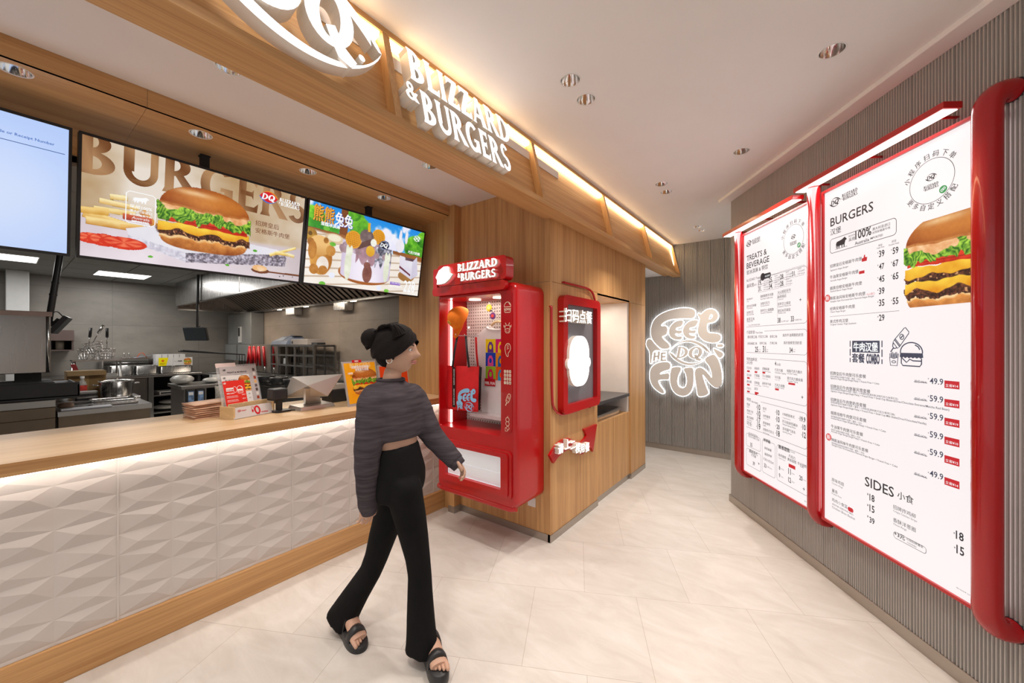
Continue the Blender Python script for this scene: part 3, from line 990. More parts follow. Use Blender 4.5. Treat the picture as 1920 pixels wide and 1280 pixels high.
def paper_bag(label, group, c, w, d, th, rot, lift, mat):
    """A flat folded bag, w along the counter: soft quad sheet folded in two with a bulge."""
    b = MB(Matrix.Translation((0, 0, 0)))
    n, m = 9, 7
    up = []; lo = []
    for i in range(n):
        for j in range(m):
            u, v = i / (n - 1), j / (m - 1)
            bulge = math.sin(PI * u) ** 0.6 * math.sin(PI * v) ** 0.5
            wob = 0.0015 * math.sin(7 * u + 3 * v + c[2] * 90)
            up.append(((u - .5) * w, (v - .5) * d, th * 0.35 + th * 0.65 * bulge + wob + lift * (u ** 2)))
            lo.append(((u - .5) * w, (v - .5) * d, 0.0004 + wob * 0.3 + lift * (u ** 2)))
    vs = up + lo; fs = []
    N = n * m
    for i in range(n - 1):
        for j in range(m - 1):
            a = i * m + j
            fs.append((a, a + m, a + m + 1, a + 1)); fs.append((N + a, N + a + 1, N + a + m + 1, N + a + m))
    for i in range(n - 1):
        fs.append((i * m, N + i * m, N + (i + 1) * m, (i + 1) * m)); k = i * m + m - 1
        fs.append((k, k + m, N + k + m, N + k))
    for j in range(m - 1):
        fs.append((j, j + 1, N + j + 1, N + j)); k = (n - 1) * m + j
        fs.append((k, N + k, N + k + 1, k + 1))
    b.add(vs, fs, 0, True)
    o = b.build('paper_bag', mat)
    o.location = c; o.rotation_euler = (0, 0, rot)
    return tag(o, label, 'paper bag', group)


pa, pb = onz(365, 787, CZ), onz(413, 780, CZ)
pc = (pa + pb) / 2
ordn = ['lowest', 'second', 'third', 'fourth', 'fifth', 'sixth', 'seventh', 'topmost']
rot0 = math.atan2(pb.y - pa.y, pb.x - pa.x)
z = CZ
for i in range(8):
    th = 0.0165
    paper_bag(('%s folded kraft bag %sin the left paper pile on the counter' % (ordn[i], 'from the bottom ' if 0 < i < 7 else '')), 'paper bags in the left pile', (pc.x - 0.075 + rng.normal(0, .004), pc.y + 0.035 + rng.normal(0, .004), z), 0.235, 0.17, th, rot0 + rng.normal(0, .05), 0.006 * i / 7, (kraft, kraft_l)[i % 2])
    z += th * 0.76
z = CZ
qc = onz(437, 772, CZ)
for i in range(7):
    th = 0.0165
    lb = ordn[i] if i < 6 else 'topmost'
    paper_bag(('%s folded kraft bag %sin the pile behind the leaflet box' % (lb, 'from the bottom ' if 0 < i < 6 else '')), 'paper bags in the right pile', (qc.x - 0.06 + rng.normal(0, .003), qc.y + 0.03 + rng.normal(0, .003), z), 0.17, 0.13, th, rot0 + rng.normal(0, .04), 0.0, (kraft_l, kraft)[i % 2])
    z += th * 0.75


# ================================================================== MENU BOARDS ON THE RIBBED WALL
INK, GREY, REDI, WHITE = rgb('#2b2a30'), rgb('#56545c'), rgb('#c8202c'), rgb('#ffffff')
OFFW = rgb('#fbf3f5')


# ---- painted pictures (numpy): value noise and a burger
def vnoise(h, w, cell, seed, octaves=3):
    r = np.random.default_rng(seed); out = np.zeros((h, w)); amp = 1.0; tot = 0
    for o in range(octaves):
        c = max(1.0, cell / 2 ** o)
        gh, gw = int(h / c) + 3, int(w / c) + 3
        g = r.random((gh, gw))
        y = np.arange(h) / c; x = np.arange(w) / c
        yi, xi = y.astype(int), x.astype(int); fy, fx = y - yi, x - xi
        fy = fy * fy * (3 - 2 * fy); fx = fx * fx * (3 - 2 * fx)
        a = g[yi][:, xi]; b_ = g[yi][:, xi + 1]; c_ = g[yi + 1][:, xi]; d = g[yi + 1][:, xi + 1]
        out += amp * ((a * (1 - fx) + b_ * fx) * (1 - fy)[:, None] + (c_ * (1 - fx) + d * fx) * fy[:, None])
        tot += amp; amp *= 0.55
    return out / tot


def hexc(h): return np.array([int(h[i:i + 2], 16) / 255 for i in (1, 3, 5)])


def mixc(img, m, a, b=None, t=None):
    """Blend colour a (or a..b by t) into img where the soft mask m is set."""
    col = a if b is None else a + (b - a) * t[..., None]
    img[:] = img * (1 - m[..., None]) + col * m[..., None]


def soft(x, e): return np.clip(x / e + 0.5, 0, 1)


def burger(img, cov, cx, cy, R, seed=1, patties=1, flip=1):
    """Paint a burger of half width R centred at (cx, cy); cov collects its silhouette."""
    h, w = img.shape[:2]
    yy, xx = np.mgrid[0:h, 0:w].astype(float)
    u = (xx - cx) / R * flip; v = (yy - cy) / R; e = 1.6 / R
    nA = vnoise(h, w, R * .12, seed); nB = vnoise(h, w, R * .05, seed + 1, 2); nC = vnoise(h, w, R * .3, seed + 2)
    cell = R * 0.035
    nD = vnoise(h, w, max(2.0, cell), seed + 3, 2)
    wob = np.sin(u * 9 + seed) * .018 + np.sin(u * 23 + 2 * seed) * .010

    def lay(m, a, b, t):
        mixc(img, m, a, b, np.clip(t, 0, 1)); cov[:] = np.maximum(cov, m)
    dep_ = 0.30 * patties
    # lower bun
    rr = np.clip(1 - np.abs(u / .93) ** 3.2, 0, None) ** .5
    m = soft(v - (.18 + dep_ - .12), e) * soft((.18 + dep_ + .24 * rr) - v, e) * soft(.95 - np.abs(u), e)
    lay(m, hexc('#8a3f14'), hexc('#e79a4c'), 1.15 - (v - dep_ - .1) * 2.6 + (nA - .5) * .8 - np.abs(u) * .25)
    m2 = m * soft(.10 + .18 + dep_ - .13 + wob * 1.5 + (nC - .5) * .1 - v, e * 3)
    lay(m2, hexc('#f6c583'), hexc('#fbe0b0'), nA)
    for k in range(patties):
        o = .18 + .30 * k
        ed = (nA - .5) * .10 + (nB - .5) * .08
        m = soft(v - (o - .02 + wob + ed * .4), e) * soft((o + .23 + ed + wob) - v, e) * soft(1.0 + (nA - .5) * .10 - np.abs(u), e * 2)
        lay(m, hexc('#2b120b'), hexc('#8e5136'), (nD - .25) * 1.5 + (nA - .5) * .5 - (v - o) * 1.2 + .1)
        sp = soft(nB - .74, .05) * m
        lay(sp, hexc('#c98a5c'), hexc('#d8a374'), nA)
        drip = .05 + .10 * np.abs(np.sin(u * 4.3 + 1.3 * k + seed)) ** 1.5 + (nC - .5) * .06
        m = soft(v - (o - .10 + wob), e) * soft((o - .01 + drip + wob) - v, e) * soft(.99 - np.abs(u), e)
        lay(m, hexc('#e08a0e'), hexc('#ffd94a'), .75 - (v - o + .05) * 2.2 + (nC - .5) * .9 + (nA - .5) * .3)
    # tomato
    m = soft(v - (-.11 + wob * .6 + .07 * u), e) * soft((.09 + .03 * u + wob * .5) - v, e) * soft(.94 - np.abs(u), e * 2)
    lay(m, hexc('#b51206'), hexc('#f2502c'), .9 - (v + .08) * 4 + (nA - .5) * .9)
    m = soft(v - (.0 + .02 * u), e) * soft((.025 + .03 * u) - v, e) * soft(.9 - np.abs(u), e)
    lay(m * .6, hexc('#7c0b05'), hexc('#a01608'), nA)
    # lettuce: ruffled
    ed = np.sin(u * 17 + nC * 7) * .05 + np.sin(u * 41 + nA * 5) * .025 + (nC - .5) * .12
    m = soft(v - (-.36 + ed * .5), e) * soft((-.02 + ed + .05 * np.abs(u)) - v, e) * soft(1.03 + (nC - .5) * .1 - np.abs(u), e * 2)
    rid = np.abs(np.sin(u * 30 + nC * 16 + v * 10 + nA * 4))
    lay(m, hexc('#1d5a10'), hexc('#b6e04a'), rid * .75 + (nB - .5) * .8 + .05 - (v + .2) * .4)
    # sauce
    m = soft(v - (-.42 + wob), e) * soft((-.31 + (nC - .42) * .5 + wob) - v, e) * soft(.93 - np.abs(u), e * 2)
    lay(m, hexc('#d98244'), hexc('#ffd9a8'), nA * 1.1)
    # crown
    top = np.clip(1 - np.abs(u / .97) ** 2.3, 0, None) ** .56
    low = -.37 + .05 * (1 - u * u) + wob * .5
    m = soft(v - (-.38 - .54 * top), e) * soft(low - v, e) * soft(.975 - np.abs(u), e)
    hgt = np.clip((low - v) / .55, 0, 1)
    t = .30 + 1.1 * hgt * (1 - hgt) * 1.3 - .38 * (u - .1) ** 2 + (nC - .5) * .18 + (nB - .5) * .10
    lay(m, hexc('#8c3a0c'), hexc('#f0a149'), t)
    hl = np.exp(-(((u + .28) / .42) ** 2 + ((v + .74) / .07) ** 2)) * m
    lay(hl * .75, hexc('#f8c888'), hexc('#ffe9c8'), nA)
    rim = m * soft(v - (low - .045), e * 3)
    lay(rim * .8, hexc('#a04a14'), hexc('#f3bd78'), nA)
    return img, cov


def emblem(a, cx, cy, w, col, L=2, ratio=0.62, word=None, ww=None):
    lp, ini = logo(cx, cy, w, ratio)
    a.polys(lp, col, L); a.polys(ini, col, L)
    if word:
        ps, hh = word_mark(word[0], word[1], ww); a.polys(ps, col, L)


def px_rect(a, tl, br):
    p, q = a.p.uv(*tl), a.p.uv(*br)
    return min(p[0], q[0]), min(p[1], q[1]), max(p[0], q[0]), max(p[1], q[1])


def outline(a, x0, y0, x1, y1, r, w, col=INK, L=1):
    a.line(rrect(x0, y0, x1 - x0, y1 - y0, r), w, col, L, closed=True)


BOARD_OFF = 0.085
BP = WALL.out(BOARD_OFF)
LED_TUBE = glow('board_edge_light', (1.0, 0.93, 0.95), 1.5)


def menu_board(name, label, s0, s1, z0, z1):
    t = thing(name, label, 'menu board', tuple(WO + WDIR * ((s0 + s1) / 2) + Vector((0, 0, z0))), 0, 'lit menu boards on the ribbed wall')
    b = MB(WALL.M)
    b.prism([rrect(s0 - 0.012, z0 - 0.014, s1 - s0 + 0.024, z1 - z0 + 0.028, 0.006, 3), rrect(s0, z0, s1 - s0, z1 - z0, 0.002, 2)[::-1]], 0.012, BOARD_OFF + 0.012)
    b.build('frame', red_gloss, t, weld=False)
    b = MB(WALL.M); b.box(s0, s1, z0, z1, 0.012, BOARD_OFF); b.build('light_box', plain('light_box_face', (0.10, 0.097, 0.098), 0.4, var=0.0, emit=0.90, ecol=rgb('#fdf6f7')), t)
    b = MB(WALL.M)
    for s in (s0 - 0.020, s1 + 0.008): b.box(s, s + 0.012, z0 + 0.02, z1 - 0.02, 0.02, BOARD_OFF + 0.004)
    b.build('edge_light', LED_TUBE, t)
    for s in (s0 + 0.15, s1 - 0.15):
        b = MB(WALL.M); b.box(s - 0.03, s + 0.03, z1 - 0.12, z1 - 0.06, 0.0, 0.013); b.build('wall_bracket', red_gloss, t)
    return t


# ---------------- right board: burgers
br_ = menu_board('menu_board', 'large lit white menu board headed BURGERS with a burger photo', 1.268, 2.082, 0.42, 2.418)
A = Art(BP)
zA, zB, zC, zD = zoom(1500, 180, 4.267), zoom(1520, 460, 5.333), zoom(1520, 680, 5.818), zoom(1500, 860, 3.048)
lx, ly = A.p.uv(*zA(282, 848)); emblem(A, lx, ly, 0.085, INK)
wx, wy = A.p.uv(*zA(338, 838)); wx2, _ = A.p.uv(*zA(462, 770)); ps, _h = word_mark(wx, wy, wx2 - wx); A.polys(ps, INK, 1)
A.tpx('BURGERS', zA(245, 1045), zA(588, 915), INK)
A.tpx('汉堡', zA(245, 1113), zA(330, 1085), INK)
x0, y0, x1, y1 = px_rect(A, zA(243, 1150), zA(772, 1095)); _, y1 = A.p.uv(*zA(243, 1150)); _, y0 = A.p.uv(*zA(243, 1262))
outline(A, x0, y0, x1, y1, 0.018, 0.0028)


def bull(a, x, y, w, h, col, L=1):
    body = [(0, .28), (.03, .55), (.10, .70), (.30, .74), (.55, .80), (.72, .92), (.80, .98), (.86, 1.0), (.84, .90), (.93, .86), (1.0, .72), (.96, .64), (.88, .62), (.86, .48), (.82, .34), (.80, .0), (.73, 0), (.72, .26), (.62, .24), (.60, 0), (.54, 0), (.52, .26), (.36, .24), (.32, 0), (.25, 0), (.24, .24), (.19, .26), (.15, 0), (.09, 0), (.07, .30), (.04, .36), (.02, .12), (-.01, .12)]
    a.poly([(x + p * w, y + q * h) for p, q in body], col, L)


bx0, by0, bx1, by1 = px_rect(A, zA(288, 1205), zA(375, 1205))
bull(A, bx0, y0 + 0.018, bx1 - bx0, (y1 - y0) * 0.68, INK)
A.line([(bx0 - .004, y0 + 0.017), (bx1 + .004, y0 + 0.017)], 0.002, INK)
A.tpx('采用', zA(390, 1165), zA(440, 1148), INK, bold=0.01)
A.tpx('原切牛肉', zA(390, 1128), zA(440, 1114), INK, bold=0.01)
A.tpx('100%', zA(444, 1148), zA(573, 1106), INK, bold=0.02, k=1.25)
A.tpx('澳大利亚进口', zA(580, 1073), zA(722, 1035), INK, bold=0.012)
A.tpx('谷饲安格斯牛肉', zA(580, 1101), zA(722, 1062), INK, bold=0.012)
A.tpx('Australia', zA(440, 1195), zA(555, 1155), INK)
A.tpx('IMPORTED', zA(563, 1148), zA(665, 1118), INK, bold=0.01)


def round_code(a, c, rpx, top, bot, green, big):
    """Ring with curved writing around the emblem (the code dots themselves are not reproduced)."""
    cx, cy = a.p.uv(*c); ex, _ = a.p.uv(*rpx); r = abs(ex - cx)
    a.line(ell(cx, cy, r, n=64), r * 0.022, INK, 1, closed=True)
    sz = r * 0.30
    a.arc_text(top, cx, cy, r * 1.09, math.radians(160), math.radians(40), sz, INK, 1, 0.012)
    a.arc_text(bot, cx, cy, r * 1.07, math.radians(215), math.radians(325), sz, INK, 1, 0.012, inward=True)
    emblem(a, cx, cy + r * .18, r * .52, INK, 1)
    ps, hh = word_mark(cx - r * .33, cy - r * .36, r * .66); a.polys(ps, INK, 1)
    gx, gy = a.p.uv(*green)
    gr = r * 0.17
    a.poly(ell(gx, gy, gr), rgb('#3f9a58'), 1)
    a.line(ell(gx - gr * .25, gy - gr * .15, gr * .3, n=16), gr * .16, WHITE, 2, closed=True); a.line(ell(gx + gr * .28, gy + gr * .2, gr * .28, n=16), gr * .16, WHITE, 2, closed=True)


round_code(A, zA(1050, 680), zA(1240, 620), '小程序扫码下单', '更多自定义搭配', zA(1147, 745), True)
A.tpx('单层', zA(628, 1203), zA(660, 1195), GREY); A.tpx('Single Patty', zA(615, 1222), zA(677, 1208), GREY)
A.tpx('双层', zA(735, 1172), zA(772, 1162), GREY); A.tpx('Double Patty', zA(712, 1198), zA(795, 1178), GREY)
items = [('招牌皇后安格斯牛肉堡', (195, 222), (515, 148), 'Signature Angus Burger', (198, 258), (380, 218)),
         ('牛油果安格斯牛肉堡', (195, 334), (480, 273), 'Avocado Angus Burger', (198, 362), (370, 330)),
         ('烟熏培根安格斯牛肉堡', (195, 446), (515, 388), 'Smoked Bacon Angus Burger', (198, 470), (425, 430)),
         ('辣酱油风味安格斯牛肉堡', (195, 545), (550, 493), 'Shanghai Style Worcestershire Flavored Angus Burger', (198, 572), (638, 510)),
         ('经典安格斯牛肉堡', (195, 650), (445, 620), 'Classic Angus Burger', (198, 676), (352, 655)),
         ('美式炸鸡汉堡', (195, 776), (377, 762), 'Original Chicken Thigh Sandwich', (198, 803), (457, 780))]
for cn, a1, a2, en, e1, e2 in items:
    A.tpx(cn, zB(*a1), zB(*a2), INK); A.tpx(en, zB(*e1), zB(*e2), GREY)
for s, p, q in [('39', (685, 115), (740, 106)), ('59', (822, 85), (880, 74)), ('47', (685, 240), (738, 230)), ('67', (822, 210), (880, 200)), ('45', (685, 365), (740, 360)), ('65', (822, 340), (880, 333)),
                ('39', (685, 487), (740, 480)), ('35', (685, 606), (740, 600)), ('55', (822, 588), (880, 582)), ('29', (685, 754), (740, 748))]:
    A.tpx(s, zB(*p), zB(*q), INK, bold=0.018, k=1.35)
    A.tpx('¥', zB(p[0] - 16, p[1] - 32), zB(p[0] - 5, p[1] - 34), INK)
A.line([A.p.uv(*zB(195, 712)), (A.p.uv(*zB(888, 640))[0], A.p.uv(*zB(195, 712))[1])], 0.0018, GREY)
A.tpx('小心烫口', zB(560, 500), zB(640, 486), REDI, bold=0.01)
x0, y0, x1, y1 = px_rect(A, zB(485, 262), zB(540, 262)); A.rect(x0, y0 - .008, x1, y0 + .008, REDI, 1)
tx, ty = A.p.uv(*zB(540, 132))
A.poly([(tx - .017, ty - .014), (tx + .014, ty - .014), (tx + .017, ty + .006), (tx + .004, ty + .008), (tx + .004, ty + .022), (tx - .003, ty + .02), (tx - .006, ty + .006), (tx - .017, ty + .004)], REDI, 1)
for zz, p in ((zB, (170, 528)), (zC, (198, 808))):
    cx, cy = A.p.uv(*zz(*p)); A.poly(ell(cx, cy, .022), rgb('#e0605f'), 1); A.text('新', cx, cy - .011, size=.03, col=WHITE, L=2, align='c', bold=.01)
# combo block
x0, _ = A.p.uv(*zB(417, 1000)); x1, _ = A.p.uv(*zB(692, 1000)); yt = A.p.uv(*zB(550, 952))[1]; ym = A.p.uv(*zB(550, 1071))[1]; yb = A.p.uv(*zB(550, 1175))[1]
DK = rgb('#3d4256')
A.rect(x0, ym, x1, yt, DK, 1)
A.text('牛肉汉堡', x0 + .01, ym + (yt - ym) * .16, width=(x1 - x0) - .02, size=(yt - ym) * .82, col=WHITE, L=2, bold=0.03)
xm = x0 + (x1 - x0) * .47
A.text('套餐', x0, yb + .004, width=xm - x0, size=(ym - yb) * .98, col=DK, L=1, bold=0.04)
A.text('COMBO', xm + .01, yb, width=x1 - xm - .01, size=(ym - yb) * 1.25, col=DK, L=1, bold=0.05)
for xx in (A.p.uv(*zB(397, 1000))[0], A.p.uv(*zB(715, 1000))[0]):
    for f0, f1 in ((0, .2), (.3, .62), (.72, 1)):
        A.line([(xx, yb + (yt - yb) * f0), (xx, yb + (yt - yb) * f1)], .006, DK)


def burger_icon(a, x, y, w, h, col, lw, L=1, fill=True):
    """Line drawing of a burger, lower left (x, y)."""
    P = lambda u, v: (x + u * w, y + v * h)
    dome = [P(.03, .56)] + [P(.5 + .47 * math.cos(PI - PI * i / 16), .60 + .40 * math.sin(PI - PI * i / 16)) for i in range(17)] + [P(.97, .56)]
    a.line(dome, lw, col, L)
    wav = [P(.0 + 1.0 * i / 24, .40 - .06 * abs(math.sin(i * .8))) for i in range(25)]
    if fill: a.poly([P(.02, .56), P(.98, .56)] + wav[::-1], col, L)
    else: a.line([P(.02, .54), P(.98, .54)], lw, col, L); a.line(wav, lw, col, L)
    a.line([P(.06, .38), P(.30, .16), P(.44, .30), P(.58, .24), P(.92, .24)], lw, col, L)
    a.line([P(.07, .34), P(.07, .12), P(.14, .02), P(.86, .02), P(.93, .12), P(.93, .34)], lw, col, L)
    a.line([P(.66, .90), P(.80, .82), P(.86, .70)], lw, col, L)


x0, _ = A.p.uv(*zB(893, 1090)); x1, _ = A.p.uv(*zB(1128, 1090)); yt = A.p.uv(*zB(1010, 970))[1]; yb = A.p.uv(*zB(1010, 1210))[1]
burger_icon(A, x0, yb, x1 - x0, yt - yb, DK, .0055)
# fries
x0, _ = A.p.uv(*zB(792, 1130)); x1, _ = A.p.uv(*zB(875, 1130)); yt = A.p.uv(*zB(835, 1062))[1]; yb = A.p.uv(*zB(835, 1200))[1]; w, h = x1 - x0, yt - yb
A.line([(x0, yb + h * .6), (x0 + w * .1, yb), (x0 + w * .9, yb), (x0 + w, yb + h * .6), (x0 + w * .5, yb + h * .5)], .004, DK, 1, True)
for k in range(5):
    xx = x0 + w * (.06 + .2 * k); A.line([(xx, yb + h * .55), (xx - w * .04 + w * .03 * k, yb + h * (.86 + .1 * (k % 2))), (xx + w * .1 + w * .03 * k, yb + h * (.88 + .1 * (k % 2))), (xx + w * .13, yb + h * .55)], .0035, DK)
A.line(ell(x0 + w * .5, yb + h * .27, w * .24, h * .08), .0035, DK, 1, True)
# cup on its side
cxx, cyy = A.p.uv(*zB(893, 940)); R2 = lambda u, v: (cxx + (u * .72 - v * .60) * .036, cyy + (u * .70 + v * .60) * .046)
A.line([R2(-.9, -.55), R2(-.55, -.62), R2(1.3, -.5), R2(1.45, -.4), R2(1.45, .4), R2(1.3, .5), R2(-.55, .62), R2(-.9, .55)], .004, DK, 1, True)
A.line([R2(-.55, -.62), R2(-.55, .62)], .005, DK); A.line([R2(-.4, -.6), R2(-.4, .6)], .004, DK)
A.line([R2(-.9, -.4), R2(-1.25, -.2), R2(-1.25, .25), R2(-.9, .5)], .005, DK); A.line([R2(-1.2, 0), R2(-1.9, -.05)], .006, DK)
A.line([R2(.4 + .28 * math.cos(i * PI / 8), .34 * math.sin(i * PI / 8)) for i in range(16)], .004, DK, 1, True); A.line([R2(.2, 0), R2(.6, 0)], .006, DK)
# combos
combos = [('招牌皇后牛肉堡可乐套餐', (215, 143), (605, 148), '单层招牌皇后安格斯牛肉堡 + 薯条 + 可乐', (218, 162), (548, 182), 'Signature Angus Burger(Single Patty) + French Fries + Coke', (218, 182), (750, 228)),
          ('招牌皇后牛肉堡暴风雪套餐', (218, 285), (652, 313), '单层招牌皇后安格斯牛肉堡 + 薯条 + 小杯暴风雪(奥利奥/浓情巧克力/抹茶红豆)', (220, 305), (955, 388), 'Signature Angus Burger(Single Patty) + French Fries + Small Cup Blizzard(Oreo/Chocolate Extreme/Matcha Red Bean)', (222, 325), (1515, 508)),
          ('招牌皇后牛肉堡奶昔套餐', (220, 428), (608, 468), '单层招牌皇后安格斯牛肉堡 + 薯条 + 小杯奶昔(奥利奥/巧克力/香草口味)', (222, 450), (920, 560), 'Signature Angus Burger(Single Patty) + French Fries + Small Cup Milk Shake(Oreo/Chocolate/Vanilla)', (222, 472), (1265, 663)),
          ('烟熏培根牛肉堡可乐套餐', (222, 574), (610, 630), '单层烟熏培根安格斯牛肉堡 + 薯条 + 可乐', (224, 598), (560, 660), 'Smoked Bacon Angus Burger(Single Patty) + French Fries + Coke', (224, 618), (822, 748)),
          ('牛油果牛肉堡可乐套餐', (225, 718), (573, 784), '单层牛油果安格斯牛肉堡 + 薯条 + 可乐', (226, 742), (545, 815), 'Avocado Angus Burger(Single Patty) + French Fries + Coke', (226, 764), (755, 895)),
          ('辣酱油风味牛肉堡可乐套餐', (228, 865), (630, 960), '单层辣酱油风味安格斯牛肉堡 + 薯条 + 可乐', (230, 890), (588, 985), 'Shanghai Style Worcestershire Flavored Angus Burger + French Fries + Coke', (232, 912), (950, 1128))]


def tln(s, p, q, col, bold=0.012):
    """A straight printed line kept level on the board at its first pixel's height."""
    a1, a2 = A.p.uv(*zC(*p)), A.p.uv(*zC(*q))
    A.text(s, a1[0], a1[1] * .5 + a2[1] * .5, width=a2[0] - a1[0], col=col, L=1, bold=bold)


for cn, a1, a2, c2, b1, b2, en, e1, e2 in combos:
    tln(cn, a1, a2, INK); tln(c2, b1, b2, GREY); tln(en, e1, e2, GREY)
for pr, old, sv, yb_, yt_ in [('49.9', '64', '14', 228, 232), ('59.9', '79', '19', 421, 433), ('59.9', '79', '19', 616, 637), ('59.9', '70', '10', 819, 842), ('59.9', '72', '12', 1014, 1045), ('49.9', '64', '14', 1250, 1284)]:
    A.tpx(pr, zC(1302, yb_), zC(1449, yb_ + 12), DK, bold=0.012, k=1.12)
    A.tpx('¥', zC(1280, yb_ - 48), zC(1293, yb_ - 47), DK)
    A.tpx('原价:¥' + old + '.', zC(1134, yb_ - 14), zC(1270, yb_ - 4), GREY, bold=0.01)
    p, q = A.p.uv(*zC(1130, yb_ - 22)), A.p.uv(*zC(1275, yb_ - 10)); A.line([(p[0], (p[1] + q[1]) / 2), (q[0], (p[1] + q[1]) / 2)], .0022, GREY, 2)
    p, q = A.p.uv(*zC(1462, yt_)), A.p.uv(*zC(1626, yt_)); ph = .0165
    A.rect(p[0], p[1] - ph, q[0], p[1] + ph, REDI, 1)
    A.text('立省¥' + sv, (p[0] + q[0]) / 2, p[1] - ph * .58, width=(q[0] - p[0]) * .84, col=WHITE, L=2, align='c', bold=.01)
A.tpx('SIDES', zD(372, 166), zD(538, 205), INK); A.tpx('小食', zD(558, 230), zD(650, 250), INK)
for s, p, q, c, bd in [('原味鸡翅', (182, 128), (252, 152), INK, 0), ('Chicken Wings', (183, 142), (245, 168), GREY, 0), ('薯条', (183, 190), (217, 199), INK, 0), ('French Fries', (183, 205), (238, 222), GREY, 0), ('鸡肉小食篮', (183, 245), (272, 278), INK, 0),
                       ('(原味鸡翅+招牌炸鸡柳+薯条)', (184, 268), (305, 315), GREY, 0), ('Chicken Bites Basket', (184, 282), (316, 348), GREY, 0), ('招牌炸鸡柳', (533, 290), (662, 330), INK, 0), ('Crispy Chicken Strips', (534, 310), (670, 352), GREY, 0),
                       ('香酥洋葱圈', (533, 365), (662, 408), INK, 0), ('Onion Rings', (535, 382), (610, 404), GREY, 0), ('+3元', (540, 440), (600, 460), INK, .02), ('可加招牌薯条', (608, 466), (706, 506), INK, .01), ('可加招牌薯条', (612, 482), (668, 506), GREY, 0),
                       ('18', (398, 240), (427, 244), INK, .02), ('15', (398, 302), (427, 307), INK, .02), ('39', (398, 366), (427, 371), INK, .02), ('18', (892, 460), (937, 468), INK, .02), ('15', (895, 543), (940, 552), INK, .02), ('*图片仅供参考 以实物为准', (892, 738), (1003, 797), INK, 0)]:
    A.tpx(s, zD(*p), zD(*q), c, bold=bd, k=1.25 if s.isdigit() else 1.0)
    if s.isdigit(): A.tpx('¥', zD(p[0] - 14, p[1] - 32), zD(p[0] - 5, p[1] - 31), INK)
p, q = A.p.uv(*zD(274, 286)), A.p.uv(*zD(306, 295)); A.poly(rrect(p[0], (p[1] + q[1]) / 2 - .012, q[0] - p[0], .024, .01), REDI, 1)
p, q = A.p.uv(*zD(537, 412)), A.p.uv(*zD(722, 512)); outline(A, p[0], A.p.uv(*zD(537, 447))[1], q[0], p[1], .012, .002)
# burger photo, cut by the right edge of the board
p, q = A.p.uv(*zB(935, 300)), A.p.uv(1826, 480)
yt = A.p.uv(1800, 395)[1]; yb = A.p.uv(1760, 572)[1]
hW = (q[0] - p[0]); HH = yt - yb
iw = 170; ih = int(iw * HH / hW)
img = np.ones((ih, iw, 3)); cov = np.zeros((ih, iw))
burger(img, cov, iw * .80, ih * .475, iw * .79, seed=5, patties=2)
A.raster(p[0], yb, q[0], yt, img, 3, cov > .5)
A.build('print', ink_glow, br_)

# ---------------- left board: treats and drinks
bl_ = menu_board('menu_board', 'lit white menu board headed TREATS & BEVERAGE, full of small framed lists', 0.368, 1.160, 0.42, 2.405)
A = Art(BP)
zE, zF = zoom(1360, 360, 4.267), zoom(1360, 640, 4.0)
lx, ly = A.p.uv(*zE(190, 412)); emblem(A, lx, ly, 0.085, INK)
wx, wy = A.p.uv(*zE(216, 418)); wx2, _ = A.p.uv(*zE(280, 385)); ps, _h = word_mark(wx, wy, wx2 - wx); A.polys(ps, INK, 1)
A.tpx('TREATS &', zE(172, 553), zE(333, 497), INK); A.tpx('BEVERAGE', zE(172, 613), zE(352, 557), INK); A.tpx('软冰淇淋 & 特饮', zE(172, 660), zE(342, 610), INK)
round_code(A, zE(545, 378), zE(628, 350), '小程序扫码下单', '更多自定义搭配', zE(590, 423), False)
S = lambda s, z, p, q, c=INK, b=0.008, k=1.0: A.tpx(s, z(*p), z(*q), c, bold=b, k=k)


def cell(tl, br, z, r=.02, gap=None, w=.0022):
    p, q = A.p.uv(*z(*tl)), A.p.uv(*z(*br))
    pts = rrect(p[0], q[1], q[0] - p[0], p[1] - q[1], r)
    if gap is None: A.line(pts, w, INK, 1, True); return
    # leave the top left open for the heading
    A.line([(p[0] + gap, p[1]), (q[0] - r, p[1]), (q[0] - r * .3, p[1] - r * .3), (q[0], p[1] - r), (q[0], q[1] + r), (q[0] - r * .3, q[1] + r * .3), (q[0] - r, q[1]), (p[0], q[1])], w, INK, 1)


def cellpx(top_l, right_b, z, z2, gap):
    cell(top_l, right_b, z, .02, gap)


p = A.p.uv(*zE(655, 585)); q = A.p.uv(*zE(655, 1045)); xl = A.p.uv(*zE(170, 800))[0]
def frame_cell(xl, xr, yt, yb, gap, r=.022):
    A.line([(xl + gap, yt), (xr - r, yt), (xr - r * .3, yt - r * .3), (xr, yt - r), (xr, yb + r), (xr - r * .3, yb + r * .3), (xr - r, yb), (xl, yb)], .0022, INK, 1)
frame_cell(xl, p[0], p[1], q[1], .33)
S('BLIZZARD Treat', zE, (172, 715), (280, 692), GREY); S('暴风雪', zE, (172, 768), (228, 752), INK, .012); S('系列', zE, (230, 752), (250, 747), INK)
bx, by = A.p.uv(*zE(300, 678)); A.poly(ell(bx, by, .03), INK, 1); px_, _ = A.p.uv(*zE(365, 665)); A.poly(rrect(bx, by - .02, px_ - bx, .04, .015), INK, 1); A.text('新品推荐', bx + .03, by - .008, width=px_ - bx - .04, col=WHITE, L=2)
